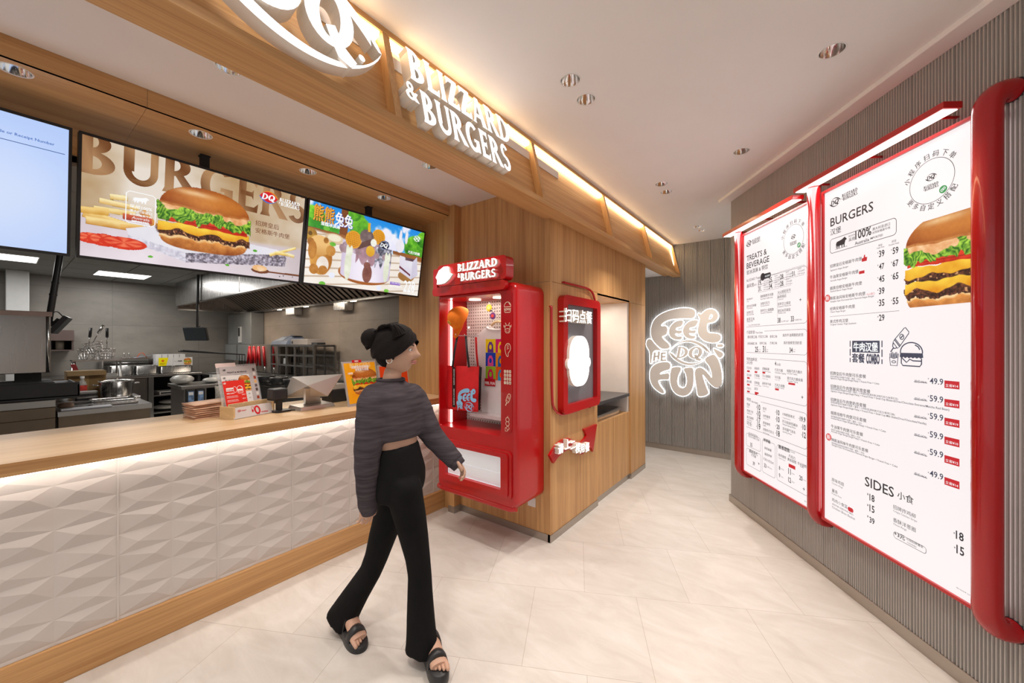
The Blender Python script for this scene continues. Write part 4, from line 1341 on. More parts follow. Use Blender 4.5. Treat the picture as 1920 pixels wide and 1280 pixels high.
for s, p_, q_, rx in [('19.', (265, 748), (292, 740), 340), ('25.', (350, 725), (380, 716), 430), ('28.', (440, 698), (470, 690), 523), ('31.', (535, 673), (565, 665), 632), ('31.', (265, 795), (292, 788), 340), ('34.', (350, 775), (380, 767), 430), ('28.', (440, 753), (470, 745), 525)]:
    S(s, zE, p_, q_, INK, .02, 1.35)
    u0 = A.p.uv(*zE(p_[0] - 4, p_[1] + 4)); u1 = A.p.uv(*zE(rx, p_[1]))
    A.line([(u0[0], u0[1] - .006), (u1[0], u0[1] - .006), (u1[0], u0[1] + .058), (u0[0], u0[1] + .058)], .0016, INK, 1, True)
    tx = A.p.uv(*zE(q_[0] + 14, q_[1]))[0]
    for k in range(3): A.text(('迷你杯', '小杯/标准杯', '中杯 Medium')[k], tx, u0[1] + .036 - .017 * k, size=.013, col=GREY)
for s, p_, q_ in [('朗姆葡萄华夫脆', (282, 843), (385, 826)), ('浓情巧克力', (282, 903), (355, 892)), ('草莓芝士蛋糕脆', (282, 960), (388, 946)), ('火山熔岩系列', (420, 812), (523, 792)), ('曲奇熔岩', (420, 850), (488, 838)), ('草莓芝士熔岩', (420, 908), (523, 893)), ('提拉米苏熔岩', (420, 960), (523, 948)),
                  ('奥利奥饼干', (172, 868), (222, 856)), ('提拉米苏麻薯', (172, 924), (248, 910)), ('抹茶红豆', (172, 975), (225, 966)), ('香草玉米', (172, 1030), (235, 1022))]:
    S(s, zE, p_, q_, INK, .008)
for s, p_, q_ in [('Rum Raisin Waffle Crisp', (283, 862), (380, 845)), ('Chocolate Extreme', (283, 917), (352, 907)), ('Strawberry Cheesecake', (283, 975), (375, 962)), ('Cookie Lava', (421, 866), (465, 858)), ('Strawberry Cheese Lava', (421, 923), (527, 908)), ('Tiramisu Lava', (421, 975), (485, 968)), ('Oreo', (173, 882), (190, 878)), ('Tiramisu Mochi', (173, 936), (220, 930)), ('Matcha Red Bean', (173, 988), (230, 980)), ('Vanilla Corn', (173, 1043), (222, 1036)), ('*以上口味可升级 更多选择', (185, 1072), (278, 1062))]:
    S(s, zE, p_, q_, GREY)
u = A.p.uv(*zE(420, 820)); u2 = A.p.uv(*zE(523, 800)); A.line([(u[0], u[1]), (u2[0], u[1])], .0016, INK); A.line([(u[0] - .004, u[1]), (u[0] - .004, A.p.uv(*zE(420, 1050))[1])], .0012, GREY)
S('38', zE, (420, 1045), (443, 1043), INK, .02, 1.4); S('33', zE, (525, 1035), (550, 1032), INK, .02, 1.4); S('元/小杯 Small', zE, (447, 1041), (505, 1034), GREY); S('元/迷你 Mini', zE, (555, 1030), (613, 1023), GREY)
PLUS = []
def plus(z, p_):
    c = A.p.uv(*z(*p_)); A.line([(c[0] - .01, c[1]), (c[0] + .01, c[1])], .004, INK); A.line([(c[0], c[1] - .01), (c[0], c[1] + .01)], .004, INK)
plus(zE, (602, 860)); plus(zF, (578, 418)); plus(zF, (590, 1106)); plus(zF, (252, 916))
# shakes
xr = A.p.uv(*zE(655, 1100))[0]
frame_cell(xl, xr, A.p.uv(*zE(655, 1095))[1], A.p.uv(*zF(612, 102))[1], .25)
S('巧昔奶昔', zE, (172, 1135), (237, 1128), INK, .01); S('Thick Shake', zE, (241, 1133), (300, 1127), GREY)
for s, p_, q_ in [('奥利奥口味', (178, 1170), (255, 1168)), ('巧克力口味', (265, 1166), (340, 1163)), ('香草口味', (357, 1165), (416, 1163)), ('抹茶麻薯口味', (178, 1220), (255, 1218)), ('草莓口味', (275, 1219), (330, 1217)), ('芒果口味', (357, 1217), (415, 1216)), ('真的牛油果酸奶奶昔', (460, 1156), (625, 1150)), ('真的香蕉雪顶奶昔', (468, 1218), (613, 1213))]:
    S(s, zE, p_, q_, INK, .008)
for s, p_, q_ in [('25', (224, 78), (246, 78)), ('31', (281, 79), (303, 80)), ('34', (482, 83), (506, 83))]:
    S(s, zF, p_, q_, INK, .02, 1.35); S('元/小杯', zF, (q_[0] + 2, 64), (q_[0] + 20, 64), GREY); S('Small', zF, (q_[0] + 2, 79), (q_[0] + 18, 79), GREY)
# toppings
frame_cell(xl, xr, A.p.uv(*zF(612, 152))[1], A.p.uv(*zF(612, 488))[1], .19)
S('特色加料区', zF, (162, 142), (240, 145), INK, .012); S('3元/份', zF, (162, 168), (205, 170), INK); S('4', zF, (372, 180), (382, 181), INK, .02, 1.3); S('元/份', zF, (384, 180), (416, 182), INK)
for s, p_, q_ in [('巧克力酱', (372, 222), (432, 226)), ('纯脂巧克力脆片', (462, 229), (578, 240)), ('可可酱', (372, 276), (415, 281)), ('黑巧克力脆皮酱', (465, 283), (582, 301)), ('巧克力奇酷', (372, 334), (446, 344)), ('巧多多', (162, 206), (198, 208)), ('咸曲奇', (219, 209), (256, 211)), ('黑糖麻薯', (279, 211), (330, 216)), ('花生碎', (162, 258), (196, 262)), ('芒果酱', (219, 262), (257, 266)), ('芝士蛋糕粒', (279, 264), (341, 273)), ('奥利奥', (162, 306), (198, 312)), ('草莓酱', (219, 317), (257, 322)), ('曲奇饼干碎', (279, 320), (343, 331)), ('巧克力', (162, 357), (194, 362)), ('麦芬', (219, 362), (245, 365))]:
    S(s, zF, p_, q_, INK, .008)
for p_, q_ in [((372, 236), (455, 248)), ((462, 243), (540, 252)), ((372, 288), (410, 294)), ((465, 298), (545, 312)), ((372, 347), (440, 355)), ((219, 222), (245, 225)), ((279, 224), (340, 234)), ((219, 275), (260, 280)), ((279, 279), (320, 286)), ((219, 330), (270, 338)), ((279, 334), (326, 344))]:
    S('Chocolate Topping', zF, p_, q_, GREY)
for p_, q_ in [((164, 222), (184, 224)), ((221, 228), (240, 231)), ((279, 232), (300, 236)), ((164, 272), (184, 275)), ((164, 322), (184, 326)), ((164, 373), (184, 377)), ((222, 383), (250, 388)), ((222, 393), (240, 396)), ((474, 314), (524, 322)), ((374, 357), (402, 361))]:
    u, v = A.p.uv(*zF(*p_)), A.p.uv(*zF(*q_)); m_ = (u[1] + v[1]) / 2; A.rect(u[0], m_ - .007, v[0], m_ + .007, REDI, 1)
# drinks
frame_cell(xl, xr, A.p.uv(*zF(612, 541))[1], A.p.uv(*zF(612, 813))[1], .20)
S('特饮', zF, (162, 444), (193, 446), INK, .012); S('Beverages', zF, (199, 458), (245, 465), GREY)
for s, p_, q_ in [('10', (242, 512), (263, 517)), ('10', (242, 561), (264, 566)), ('17', (242, 609), (264, 615)), ('19', (242, 656), (264, 662)), ('10', (386, 549), (407, 556)), ('10', (386, 601), (408, 608)), ('20', (386, 653), (408, 661)), ('18', (386, 706), (409, 716)), ('19.9', (560, 597), (602, 606)), ('10', (580, 661), (604, 666)), ('12', (580, 719), (605, 726))]:
    S(s, zF, p_, q_, INK, .02, 1.3); S('¥', zF, (p_[0] - 9, p_[1] - 15), (p_[0] - 4, p_[1] - 15), INK)
for s, p_, q_ in [('雪碧', (162, 478), (185, 483)), ('苹果汁饮', (162, 526), (210, 537)), ('美式咖啡', (162, 574), (212, 587)), ('可乐', (162, 624), (200, 634)), ('雪顶', (283, 509), (308, 516)), ('冰柠檬茶', (283, 564), (337, 577)), ('拿铁咖啡', (283, 617), (337, 631)), ('浓醇热巧克力', (283, 668), (365, 690)), ('C味橙香美式', (430, 552), (520, 576)), ('巴马铂泉低碱水', (430, 611), (545, 637)), ('圣培露气泡水', (430, 664), (528, 689))]:
    S(s, zF, p_, q_, INK, .008)
for s, p_, q_ in [('Sprite', (163, 492), (180, 496)), ('Apple Juice', (163, 541), (200, 548)), ('Americano', (163, 590), (200, 598)), ('Float', (284, 526), (300, 530)), ('Ice Lemon Tea', (284, 578), (325, 588)), ('Latte', (284, 632), (306, 638)), ('Hot Chocolate', (284, 686), (330, 698)), ('Orange Americano', (431, 574), (490, 590)), ('Natural Spring Water', (431, 628), (530, 652)), ('Sparkling Water', (431, 682), (500, 700))]:
    S(s, zF, p_, q_, GREY)
# four small frames at the foot
def frame4(x0, x1, y0, y1, txt, tx0, tx1):
    u0, u1 = A.p.uv(*zF(x0, 800))[0], A.p.uv(*zF(x1, 800))[0]
    outline(A, u0, A.p.uv(*zF((x0 + x1) / 2, y1))[1], u1, A.p.uv(*zF((x0 + x1) / 2, y0))[1], .02, .0022)
frame4(158, 265, 706, 803, '', 0, 0); frame4(158, 268, 822, 948, '', 0, 0); frame4(278, 375, 752, 1002, '', 0, 0); frame4(388, 622, 818, 1100, '', 0, 0)
for s, p_, q_, c, b_ in [('生巧巧克力', (175, 700), (243, 722), INK, .012), ('巧克力巧味小方块', (172, 715), (255, 745), INK, .008), ('35', (188, 785), (203, 790), INK, .02), ('缤纷圣代', (180, 834), (242, 851), INK, .02), ('芒芒椰', (195, 861), (230, 871), INK, .01), ('39', (207, 924), (222, 931), INK, .02),
                         ('拌拌碗', (287, 748), (338, 764), INK, .025), ('抹茶麻薯', (294, 809), (347, 822), INK, .012), ('曲奇莓莓', (296, 851), (350, 872), INK, .012), ('巧克力巴旦木', (286, 893), (364, 914), INK, .012), ('33', (291, 940), (308, 949), INK, .02), ('元/碗 Bowl', (311, 944), (350, 958), GREY, 0),
                         ('醇香甜筒', (401, 802), (483, 828), INK, .03), ('Cones', (488, 828), (522, 842), GREY, 0), ('香草甜筒', (399, 860), (456, 877), INK, .012), ('巧克力', (476, 868), (525, 884), INK, .012), ('脆皮甜筒', (468, 893), (533, 913), INK, .012), ('华夫甜筒', (543, 920), (610, 949), INK, .012),
                         ('8', (403, 960), (412, 963), INK, .02), ('11', (473, 993), (492, 998), INK, .02), ('20', (556, 1036), (580, 1044), INK, .02), ('9', (403, 1016), (412, 1020), INK, .02), ('12', (473, 1053), (494, 1060), INK, .02), ('元/标准', (415, 958), (440, 966), GREY, 0), ('元/标准', (496, 992), (520, 1000), GREY, 0), ('元/华夫', (583, 1040), (608, 1050), GREY, 0), ('元/大', (415, 1018), (436, 1024), GREY, 0), ('元/大', (497, 1056), (520, 1064), GREY, 0),
                         ('Vanilla Cone', (400, 880), (450, 893), GREY, 0), ('Waffle', (560, 940), (590, 952), GREY, 0), ('图片仅供参考', (595, 1202), (645, 1226), INK, 0)]:
    S(s, zF, p_, q_, c, b_, 1.3 if s.isdigit() else 1.0)
u, v = A.p.uv(*zF(476, 930)), A.p.uv(*zF(526, 946)); m_ = (u[1] + v[1]) / 2; A.rect(u[0], m_ - .012, v[0], m_ + .012, REDI, 1)
A.build('print', ink_glow, bl_)

# ------------------------------------------------------------------ red picture-light bars over the boards
def light_bar(label, s0, s1, z):
    t = thing('light_bar', label, 'lamp', tuple(WO + WDIR * ((s0 + s1) / 2) + Vector((0, 0, z))), 0, 'red light bars above the menu boards')
    b = MB(WALL.M); b.box(s0, s1, z, z + 0.028, BOARD_OFF + 0.005, BOARD_OFF + 0.082); b.build('housing', red_gloss, t, bevel=0.002)
    b = MB(WALL.M); b.box(s0 + 0.012, s1 - 0.012, z - 0.003, z + 0.002, BOARD_OFF + 0.014, BOARD_OFF + 0.074); b.build('diffuser', white_led, t)
    for s in (s0 + 0.1, (s0 + s1) / 2, s1 - 0.1):
        b = MB(WALL.M); b.tube([(s, z + 0.014, -0.002), (s, z + 0.014, BOARD_OFF + 0.02)], 0.007, 8); b.build('arm', red_gloss, t)
    pos = WALL.M @ Vector(((s0 + s1) / 2, z - 0.012, BOARD_OFF + 0.044))
    l = area_light('bar_lamp', pos, (0, 0, 0), s1 - s0 - 0.05, 0.05, 1.6, (1.0, 0.95, 0.93))
    l.rotation_euler = (0, 0, math.atan2(WDIR.y, WDIR.x))
light_bar('red light bar overhanging the top of the BURGERS menu board', 1.105, 2.035, 2.487)
light_bar('red light bar overhanging the top of the TREATS menu board', 0.165, 1.095, 2.452)


# ------------------------------------------------------------------ red tubes standing off the wall beside the boards
def red_tube(label, s, z0, z1, r, top_bend):
    b = MB(WALL.M); d = 0.105; k = 0.085
    path = [(s, z0, 0.0), (s, z0, d - k)]
    for i in range(1, 8):
        a = PI / 2 * i / 8; path.append((s, z0 + k * (1 - math.cos(a)), d - k + k * math.sin(a)))
    path.append((s, z0 + k, d))
    if top_bend:
        path.append((s, z1 - k, d))
        for i in range(1, 8):
            a = PI / 2 * i / 8; path.append((s, z1 - k + k * math.sin(a), d - k + k * math.cos(a)))
        path += [(s, z1, d - k), (s, z1, 0.0)]
    else:
        path.append((s, z1, d))
    t = thing('red_tube', label, 'pipe', tuple(WO + WDIR * s), 0, 'red tubes between the menu boards')
    b.tube(path, r, 18); b.build('tube', red_dark, t)
    for z in ([z0, z1] if top_bend else [z0]):
        b = MB(WALL.M); b.cyl((s, z, -0.001), (s, z, 0.012), r * 1.06, n=18); b.build('collar', black_m, t)
red_tube('thick red tube at the near edge of the BURGERS board, bent at both ends', 2.135, 0.37, 2.49, 0.043, True)
red_tube('red tube standing between the two lit menu boards', 1.205, 0.37, 2.49, 0.036, False)
red_tube('red tube at the far edge of the TREATS menu board', 0.325, 0.37, 2.45, 0.034, False)


# ================================================================== LIT SIGNS ON THE FASCIA
letter_face = glow('sign_face_white', (1.0, 0.985, 0.98), 1.5)
letter_side = plain('sign_side_cream', (0.80, 0.74, 0.66), 0.45, var=0.02, emit=0.05, ecol=(1.0, 0.86, 0.7))


def fit(polys, x0, x1):
    a = min(p[0] for q in polys for p in q[0]); b = max(p[0] for q in polys for p in q[0])
    k = (x1 - x0) / (b - a)
    return [[[(x0 + (p[0] - a) * k, p[1]) for p in lp] for lp in q] for q in polys]


def solid_letters(polys, plane, z0, z1, name, parent, pin=0.0):
    """Built-up letters: lit face, cream returns."""
    b = MB(plane.M)
    for q in polys:
        b.prism(q, z0, z1, m=0, ms=1, back=False)
    return b.build(name, [letter_face, letter_side], parent, weld=False)


t = thing('emblem_sign', 'big white lit lens-shaped emblem sign with initials on the wooden fascia', 'sign', tuple(FAS.o + FAS.x * 0.61 + FAS.y * 0.02))
solid_letters(lips(0.605, 0.262, 0.655, 0.425), FAS, -0.012, 0.036, 'lens_outline', t)
ini = fit(initials(0.645, 0.262, 0.25), 0.445, 0.805)
solid_letters(ini, FAS, -0.012, 0.048, 'initials', t)
s = MB(FAS.M); s.prism([ell(0.822, 0.160, 0.013, n=16)], -0.02, 0.05, m=0, ms=1, back=False); s.build('trade_dot', [letter_face, letter_side], t, weld=False)
t = thing('letter_sign', 'white lit BLIZZARD & BURGERS letters on the wooden fascia', 'sign', tuple(FAS.o + FAS.x * 1.42 + FAS.y * 0.04))
x = 1.07
for word, x0, x1, y, h in (('BLIZZARD', 1.068, 1.785, 0.234, 0.158), ('BURGERS', 1.108, 1.735, 0.046, 0.158)):
    ps = fit(letters(word, 0, y, h), x0, x1)
    i = 0
    for ch in word:
        n = len(glyph(ch)[0]); solid_letters(ps[i:i + n], FAS, -0.012, 0.042, 'letter', t); i += n
solid_letters(fit(letters('&', 0, 0.125, 0.085), 1.030, 1.098), FAS, -0.02, 0.04, 'letter', t)
s = MB(FAS.M)
vs, fs = text_mesh('®', 0.01)
s.add([(1.79 + p[0] * .04, 0.355 + p[1] * .04, 0.04) for p in vs], fs); s.build('registered_mark', letter_face, t)

# ================================================================== LIT EMBLEM ON THE RIBBED END WALL
FEEL = Plane((0, 5.638, 0), (1, 0, 0))
zW = zoom(1200, 560, 6.4)
fl_face = plain('sign_face_beige', (0.60, 0.545, 0.49), 0.6, var=0.03, emit=0.20, ecol=(0.9, 0.82, 0.74))
fl_back = glow('sign_back_glow', (0.90, 0.95, 1.0), 3.0)
trace = {
    'F': [[(665, 130), (560, 106), (420, 122), (285, 165), (190, 228), (148, 300), (130, 400), (152, 490), (205, 555), (265, 600), (330, 603), (368, 580), (350, 540), (300, 498), (258, 450), (332, 432), (334, 322), (246, 332), (280, 285), (350, 252), (450, 237), (560, 237), (640, 236), (668, 200)]],
    'E': [[(525, 256), (455, 262), (398, 295), (358, 350), (350, 410), (370, 460), (420, 490), (485, 494), (514, 470), (500, 446), (460, 455), (428, 436), (425, 412), (480, 422), (512, 405), (508, 374), (470, 385), (430, 372), (440, 345), (486, 338), (516, 310)]],
    'e': [[(708, 254), (620, 258), (560, 295), (522, 350), (518, 410), (545, 455), (590, 480), (648, 482), (672, 462), (660, 440), (625, 445), (596, 428), (592, 408), (645, 420), (676, 404), (668, 372), (632, 382), (594, 372), (604, 344), (654, 340), (686, 312)]],
    'L': [[(700, 166), (735, 195), (772, 150), (832, 120), (895, 128), (938, 178), (940, 232), (900, 275), (850, 290), (812, 290), (806, 350), (818, 410), (900, 412), (962, 425), (980, 470), (950, 515), (890, 530), (810, 520), (740, 482), (702, 430), (694, 370), (718, 275), (724, 232), (698, 200)], [(826, 248), (842, 198), (864, 180), (880, 205), (866, 235), (838, 250)]],
    'T': [[(80, 560), (84, 505), (110, 478), (146, 490), (182, 540), (230, 590), (270, 622), (190, 612), (158, 640), (148, 700), (142, 775), (122, 775), (124, 640), (104, 600)]],
    'F2': [[(370, 757), (250, 757), (170, 792), (126, 850), (120, 950), (150, 1040), (210, 1100), (270, 1136), (298, 1130), (288, 1092), (250, 1050), (226, 1000), (222, 974), (300, 966), (355, 972), (362, 888), (300, 895), (238, 908), (252, 882), (300, 862), (370, 846)]],
    'U': [[(382, 825), (440, 814), (500, 820), (494, 862), (462, 920), (448, 1000), (470, 1055), (518, 1074), (555, 1052), (572, 990), (556, 900), (530, 860), (530, 830), (600, 822), (646, 826), (650, 950), (640, 1060), (600, 1138), (530, 1170), (450, 1150), (395, 1096), (366, 1010), (362, 920), (376, 860)]],
    'N': [[(662, 862), (690, 825), (738, 822), (792, 860), (850, 930), (868, 956), (866, 890), (835, 800), (776, 738), (800, 702), (860, 670), (900, 667), (950, 740), (980, 850), (990, 960), (975, 1038), (940, 1064), (895, 1058), (840, 1010), (790, 938), (750, 898), (764, 955), (800, 1060), (832, 1128), (798, 1158), (730, 1172), (700, 1164), (690, 1120), (675, 1010), (662, 920)]],
    'R1': [[(925, 548), (960, 543), (1000, 545), (1000, 575), (965, 584), (930, 578)]],
    'R2': [[(875, 590), (912, 604), (1016, 655), (972, 716), (940, 698), (902, 640)]],
}
t = thing('emblem_sign', 'round glowing FEEL THE FUN emblem of beige back-lit letters on the ribbed end wall', 'sign', (-1.29, 5.63, 0.72))
Fp = FEEL.out(0.03)


def backlit(loops, name):
    fb, bb = MB(FEEL.M), MB(FEEL.M)
    loops = [smooth_loop(l, 2) for l in loops]
    big = [grow(loops[0], 0.009)] + [grow(l, -0.006) for l in loops[1:]]
    fb.prism([loops[0]] + [l for l in loops[1:]], 0.046, 0.054)
    o = fb.build(name, fl_face, t, weld=False)
    bb.prism(big, 0.022, 0.046)
    bb.build('glowing_edge', fl_back, o, weld=False)


for k, lp in trace.items():
    backlit([[Fp.uv(*zW(*p)) for p in l] for l in lp], 'ray' if k[0] == 'R' else 'letter')


def bar(p, q, w):
    a, c = Vector(p), Vector(q); d = (c - a).normalized(); n = Vector((-d.y, d.x)) * w
    return [tuple(a + n), tuple(a - n), tuple(c - n), tuple(c + n)]


he = [bar((185, 640), (172, 745), 13), bar((232, 630), (226, 728), 13), bar((178, 695), (230, 685), 12), bar((268, 645), (262, 745), 13), bar((262, 655), (318, 650), 11), bar((262, 695), (312, 692), 11), bar((262, 738), (320, 738), 11)]
fb = MB(FEEL.M); bb = MB(FEEL.M)
for l in he:
    lp = [Fp.uv(*zW(*p)) for p in l]; fb.prism([lp], 0.046, 0.054); bb.prism([grow(lp, 0.008)], 0.022, 0.046)
o = fb.build('letter', fl_face, t, weld=False); bb.build('glowing_edge', fl_back, o, weld=False)
c0, cl, cr = Fp.uv(*zW(592, 645)), Fp.uv(*zW(345, 640)), Fp.uv(*zW(838, 650)); ct, cb = Fp.uv(*zW(592, 497)), Fp.uv(*zW(592, 798))
lp_ = lips(c0[0], c0[1], cr[0] - cl[0], (ct[1] - cb[1]), 0.05); il = initials(c0[0] + 0.0, c0[1], (Fp.uv(*zW(592, 575))[1] - Fp.uv(*zW(592, 715))[1]))
dl, dr_ = Fp.uv(*zW(432, 650))[0], Fp.uv(*zW(752, 650))[0]
il = fit(il, dl, dr_)
fb = MB(FEEL.M); bb = MB(FEEL.M)
for q in lp_ + il:
    fb.prism(q, 0.046, 0.054); bb.prism([grow(q[0], 0.005)], 0.022, 0.046)
o = fb.build('lens_emblem', fl_face, t, weld=False); bb.build('glowing_edge', fl_back, o, weld=False)
area_light('emblem_glow_lamp', (-1.29, 5.60, 1.42), (-PI / 2, 0, 0), 0.8, 1.1, 2.0, (0.9, 0.95, 1.0))
for x, z in ((-1.6, 1.75), (-1.08, 1.85), (-1.66, 1.05), (-1.0, 1.05), (-1.3, 1.0)):
    b = MB(FEEL.M); b.cyl((x, z, -0.001), (x, z, 0.03), 0.006, n=8); b.build('stand_off', steel_b, t)

# ================================================================== RED FRAMED ORDERING SIGN ON THE KIOSK
KP = Plane((KX, 0, 0), (0, 1, 0))
t = thing('order_sign', 'red framed upright sign with glowing Chinese lettering on the kiosk side', 'sign', (KX, 2.93, 0.94))
b = MB(KP.M)
o_, i_ = rrect(2.595, 0.945, 0.675, 0.925, 0.055), rrect(2.665, 1.015, 0.535, 0.785, 0.012)
b.prism([o_, i_[::-1]], 0.0, 0.052); fr = b.build('frame', red_gloss, t, weld=False, bevel=0.008, seg=3)
b = MB(KP.M); b.prism([i_], 0.001, 0.012); b.build('backing_panel', plain('sign_grey_panel', (0.20, 0.20, 0.215), 0.4, var=0.05), t)
vs, fs = text_mesh('扫码点餐', 0.0, 3)
zq = zoom(1010, 500, 4.571)
KQ = KP.out(0.07)
q0, q1 = KQ.uv(*zq(222, 470)), KQ.uv(*zq(457, 485)); q2 = KQ.uv(*zq(222, 350))
sx = (q1[0] - q0[0]) / 3.95; sy = (q2[1] - q0[1]) / 0.93
_fc.body = '扫码点餐'; _fc.offset = 0.0; _fc.resolution_u = 3; _fc.extrude = 0.5
bpy.context.view_layer.update()
ev = _fo.evaluated_get(bpy.context.evaluated_depsgraph_get()); me = ev.to_mesh()
v3 = [(v.co.x, v.co.y, v.co.z) for v in me.vertices]; f3 = [tuple(p.vertices) for p in me.polygons]; nz_ = [p.normal.z for p in me.polygons]; ev.to_mesh_clear(); _fc.extrude = 0.0
b = MB(KP.M)
for k in (-.016, .016):
    VV = [(q0[0] + (p[0] + k) * sx, q0[1] + (0.085 + p[1] + k * .5) * sy, 0.045 + p[2] * 0.05 + k * .01) for p in v3]
    b.add(VV, [f for f, n in zip(f3, nz_) if n > .5], 0); b.add(VV, [f for f, n in zip(f3, nz_) if n <= .5], 1)
b.build('lettering', [letter_face, letter_side], t, weld=False, normals=False)
z1, z2 = KQ.uv(*zq(255, 600)), KQ.uv(*zq(432, 1005))
cx, hw = (z1[0] + z2[0]) / 2, (z2[0] - z1[0]) / 2
zt, zb = z1[1] + .01, z2[1]
h = zt - zb
bl = rrect(cx - hw * .96, zb, hw * 1.92, h, hw * .78, 8)
b = MB(KP.M); b.prism([bl], 0.035, 0.075, m=0, ms=1)
b.prism([rrect(cx - hw * 1.12, zb + h * .36, hw * 2.24, h * .20, h * .09, 6)], 0.035, 0.0745, m=0, ms=1)
b.cyl((cx, zb + h * .5, 0.01), (cx, zb + h * .5, 0.04), 0.04, n=12, m=1)
b.build('lit_panel', [glow('sign_panel_pinkish', (1.0, 0.93, 0.94), 1.15), letter_side], t, weld=False)


def rod(label, pts, grp='thin red rods around the ordering sign'):
    P = smooth_path([KP.M @ Vector((*KP.out(0.02).uv(*p), 0.016)) for p in pts], 3)
    b = MB(); b.tube(P, 0.010, 8)
    for e in (P[0], P[-1]): b.cyl((KX - 0.002, e.y, e.z), (e.x, e.y, e.z), 0.007, n=8)
    tag(b.build('red_rod', red_dark, base=True), label, 'trim rod', grp)


rod('thin red rod bent over the upper right of the ordering sign', [(1058, 529), (1085, 536), (1105, 541), (1114, 551), (1118, 575), (1118, 660), (1118, 730), (1116, 752), (1106, 763)])
rod('thin red rod bent around the lower left of the ordering sign', [(1035, 574), (1035, 660), (1036, 745), (1038, 765), (1050, 778), (1066, 775), (1087, 768)])

# red arrow ribbon with white lettering
zA_ = zoom(1010, 760, 4.74)
arrow = [(100, 445), (128, 395), (165, 345), (215, 305), (270, 290), (315, 308), (350, 330), (385, 322), (412, 295), (426, 265), (405, 212), (520, 165), (484, 412), (466, 372), (432, 402), (385, 435), (338, 428), (300, 398), (262, 392), (215, 420), (172, 462), (135, 515)]
t = thing('arrow_sign', 'wavy red arrow sign with white lettering on the kiosk side', 'sign', (KX, 2.9, 0.52))
b = MB(KP.M); b.prism([[KP.out(.02).uv(*zA_(*p)) for p in arrow]], 0.0, 0.02); b.build('arrow', red_gloss, t, weld=False, bevel=0.002)
b = MB(KP.M)
P = KP.out(0.06)
for ch, c, hh in zip('请上二楼用餐', [(200, 385), (262, 345), (308, 350), (352, 378), (393, 380), (436, 372)], [95, 95, 90, 90, 85, 85]):
    _fc.body = ch; _fc.offset = 0.0; _fc.extrude = 0.5; _fc.resolution_u = 2
    bpy.context.view_layer.update()
    ev = _fo.evaluated_get(bpy.context.evaluated_depsgraph_get()); me = ev.to_mesh()
    v3 = [(v.co.x, v.co.y, v.co.z) for v in me.vertices]; f3 = [tuple(p.vertices) for p in me.polygons]; nz_ = [p.normal.z for p in me.polygons]; ev.to_mesh_clear()
    u, v = P.uv(*zA_(*c)); top = P.uv(*zA_(c[0], c[1] - hh / 2))[1]; s_ = (top - v) * 2
    for k in (-.02, .02):
        V = [(u + (p[0] - .5 + k) * s_ * 1.05, v + (p[1] - .37 + k * .5) * s_, 0.04 + p[2] * 0.036 + k * .01) for p in v3]
        b.add(V, [f for f, n in zip(f3, nz_) if n > .5], 0); b.add(V, [f for f, n in zip(f3, nz_) if n <= .5], 1)
_fc.extrude = 0.0
b.build('lettering', [letter_face, letter_side], t, weld=False, normals=False)


# ================================================================== HANGING SCREENS OVER THE COUNTER
SCR = Plane((-2.850, 0, 1.922), (0, 1, 0), (0.1, 0, 0.583))
SH = Vector((0.1, 0, 0.583)).length
SCREEN_Y = [(-0.846, 0.212), (0.232, 1.288), (1.300, 2.345)]


def screen_body(label, y0, y1, poles):
    t = thing('menu_screen', label, 'screen', (-2.8, (y0 + y1) / 2, 1.92), 0, 'hanging screens over the counter')
    b = MB(SCR.M); b.box(y0, y1, -0.004, SH + 0.004, -0.055, 0.0); b.build('housing', black_p, t, bevel=0.003)
    b = MB(SCR.M); b.prism([rrect(y0, -0.004, y1 - y0, SH + 0.008, 0.003, 2), rrect(y0 + 0.011, 0.009, y1 - y0 - 0.022, SH - 0.018, 0.001, 2)[::-1]], 0.0, 0.004); b.build('bezel', black_p, t, weld=False)
    for y in poles:
        b = MB(); b.box(-2.905, -2.865, y - 0.02, y + 0.02, 2.25, Z_WOOD + 0.001); b.box(-2.91, -2.86, y - 0.024, y + 0.024, Z_WOOD - 0.006, Z_WOOD)
        b.box(-2.93, -2.86, y - 0.1, y + 0.1, 2.16, 2.3); b.build('ceiling_mount', black_m, t, weld=False)
    return t


def grid(h, w):
    return np.mgrid[0:h, 0:w].astype(float)


# ---- first screen: pale blue page
s1_ = screen_body('hanging screen with a plain pale blue page at left edge of view', *SCREEN_Y[0], [-0.3])
A = Art(SCR)
y0, y1 = SCREEN_Y[0]
H, W = 60, 100
yy, xx = grid(H, W); nb = vnoise(H, W, 30, 3)
im = np.zeros((H, W, 3)); tt = np.clip(.35 + .5 * np.exp(-(((xx - 78) / 26) ** 2 + ((yy - 34) / 22) ** 2)) + (nb - .5) * .25, 0, 1)
im[:] = hexc('#a3c3ff') + (hexc('#dfe9ff') - hexc('#a3c3ff')) * tt[..., None]
A.raster(y0 + .011, .009, y1 - .011, SH - .009, im, 0)
zS = zoom(0, 180, 3.765)
pa, pb = SCR.uv(*zS(0, 258)), SCR.uv(*zS(385, 352))
u0 = pa[0] + (pb[0] - pa[0]) * 0
full = 'Please enter your Code or Receipt Number'
wv = 0.215 / 0.40
vis = text_mesh('de or Receipt Number', 0.01)[0]; visw = max(v[0] for v in vis)
size = (pb[0] - SCR.uv(*zS(-12, 252))[0]) / visw
A.text(full, pb[0], (pb[1]), size=size, col=rgb('#2f66b8'), L=1, bold=0.01, align='r')
lq = SCR.uv(*zS(458, 413)); A.line([(y0 + .25, lq[1]), (lq[0], lq[1])], .003, rgb('#3a5f9a'), 1)
A.build('picture', screen_glow, s1_)

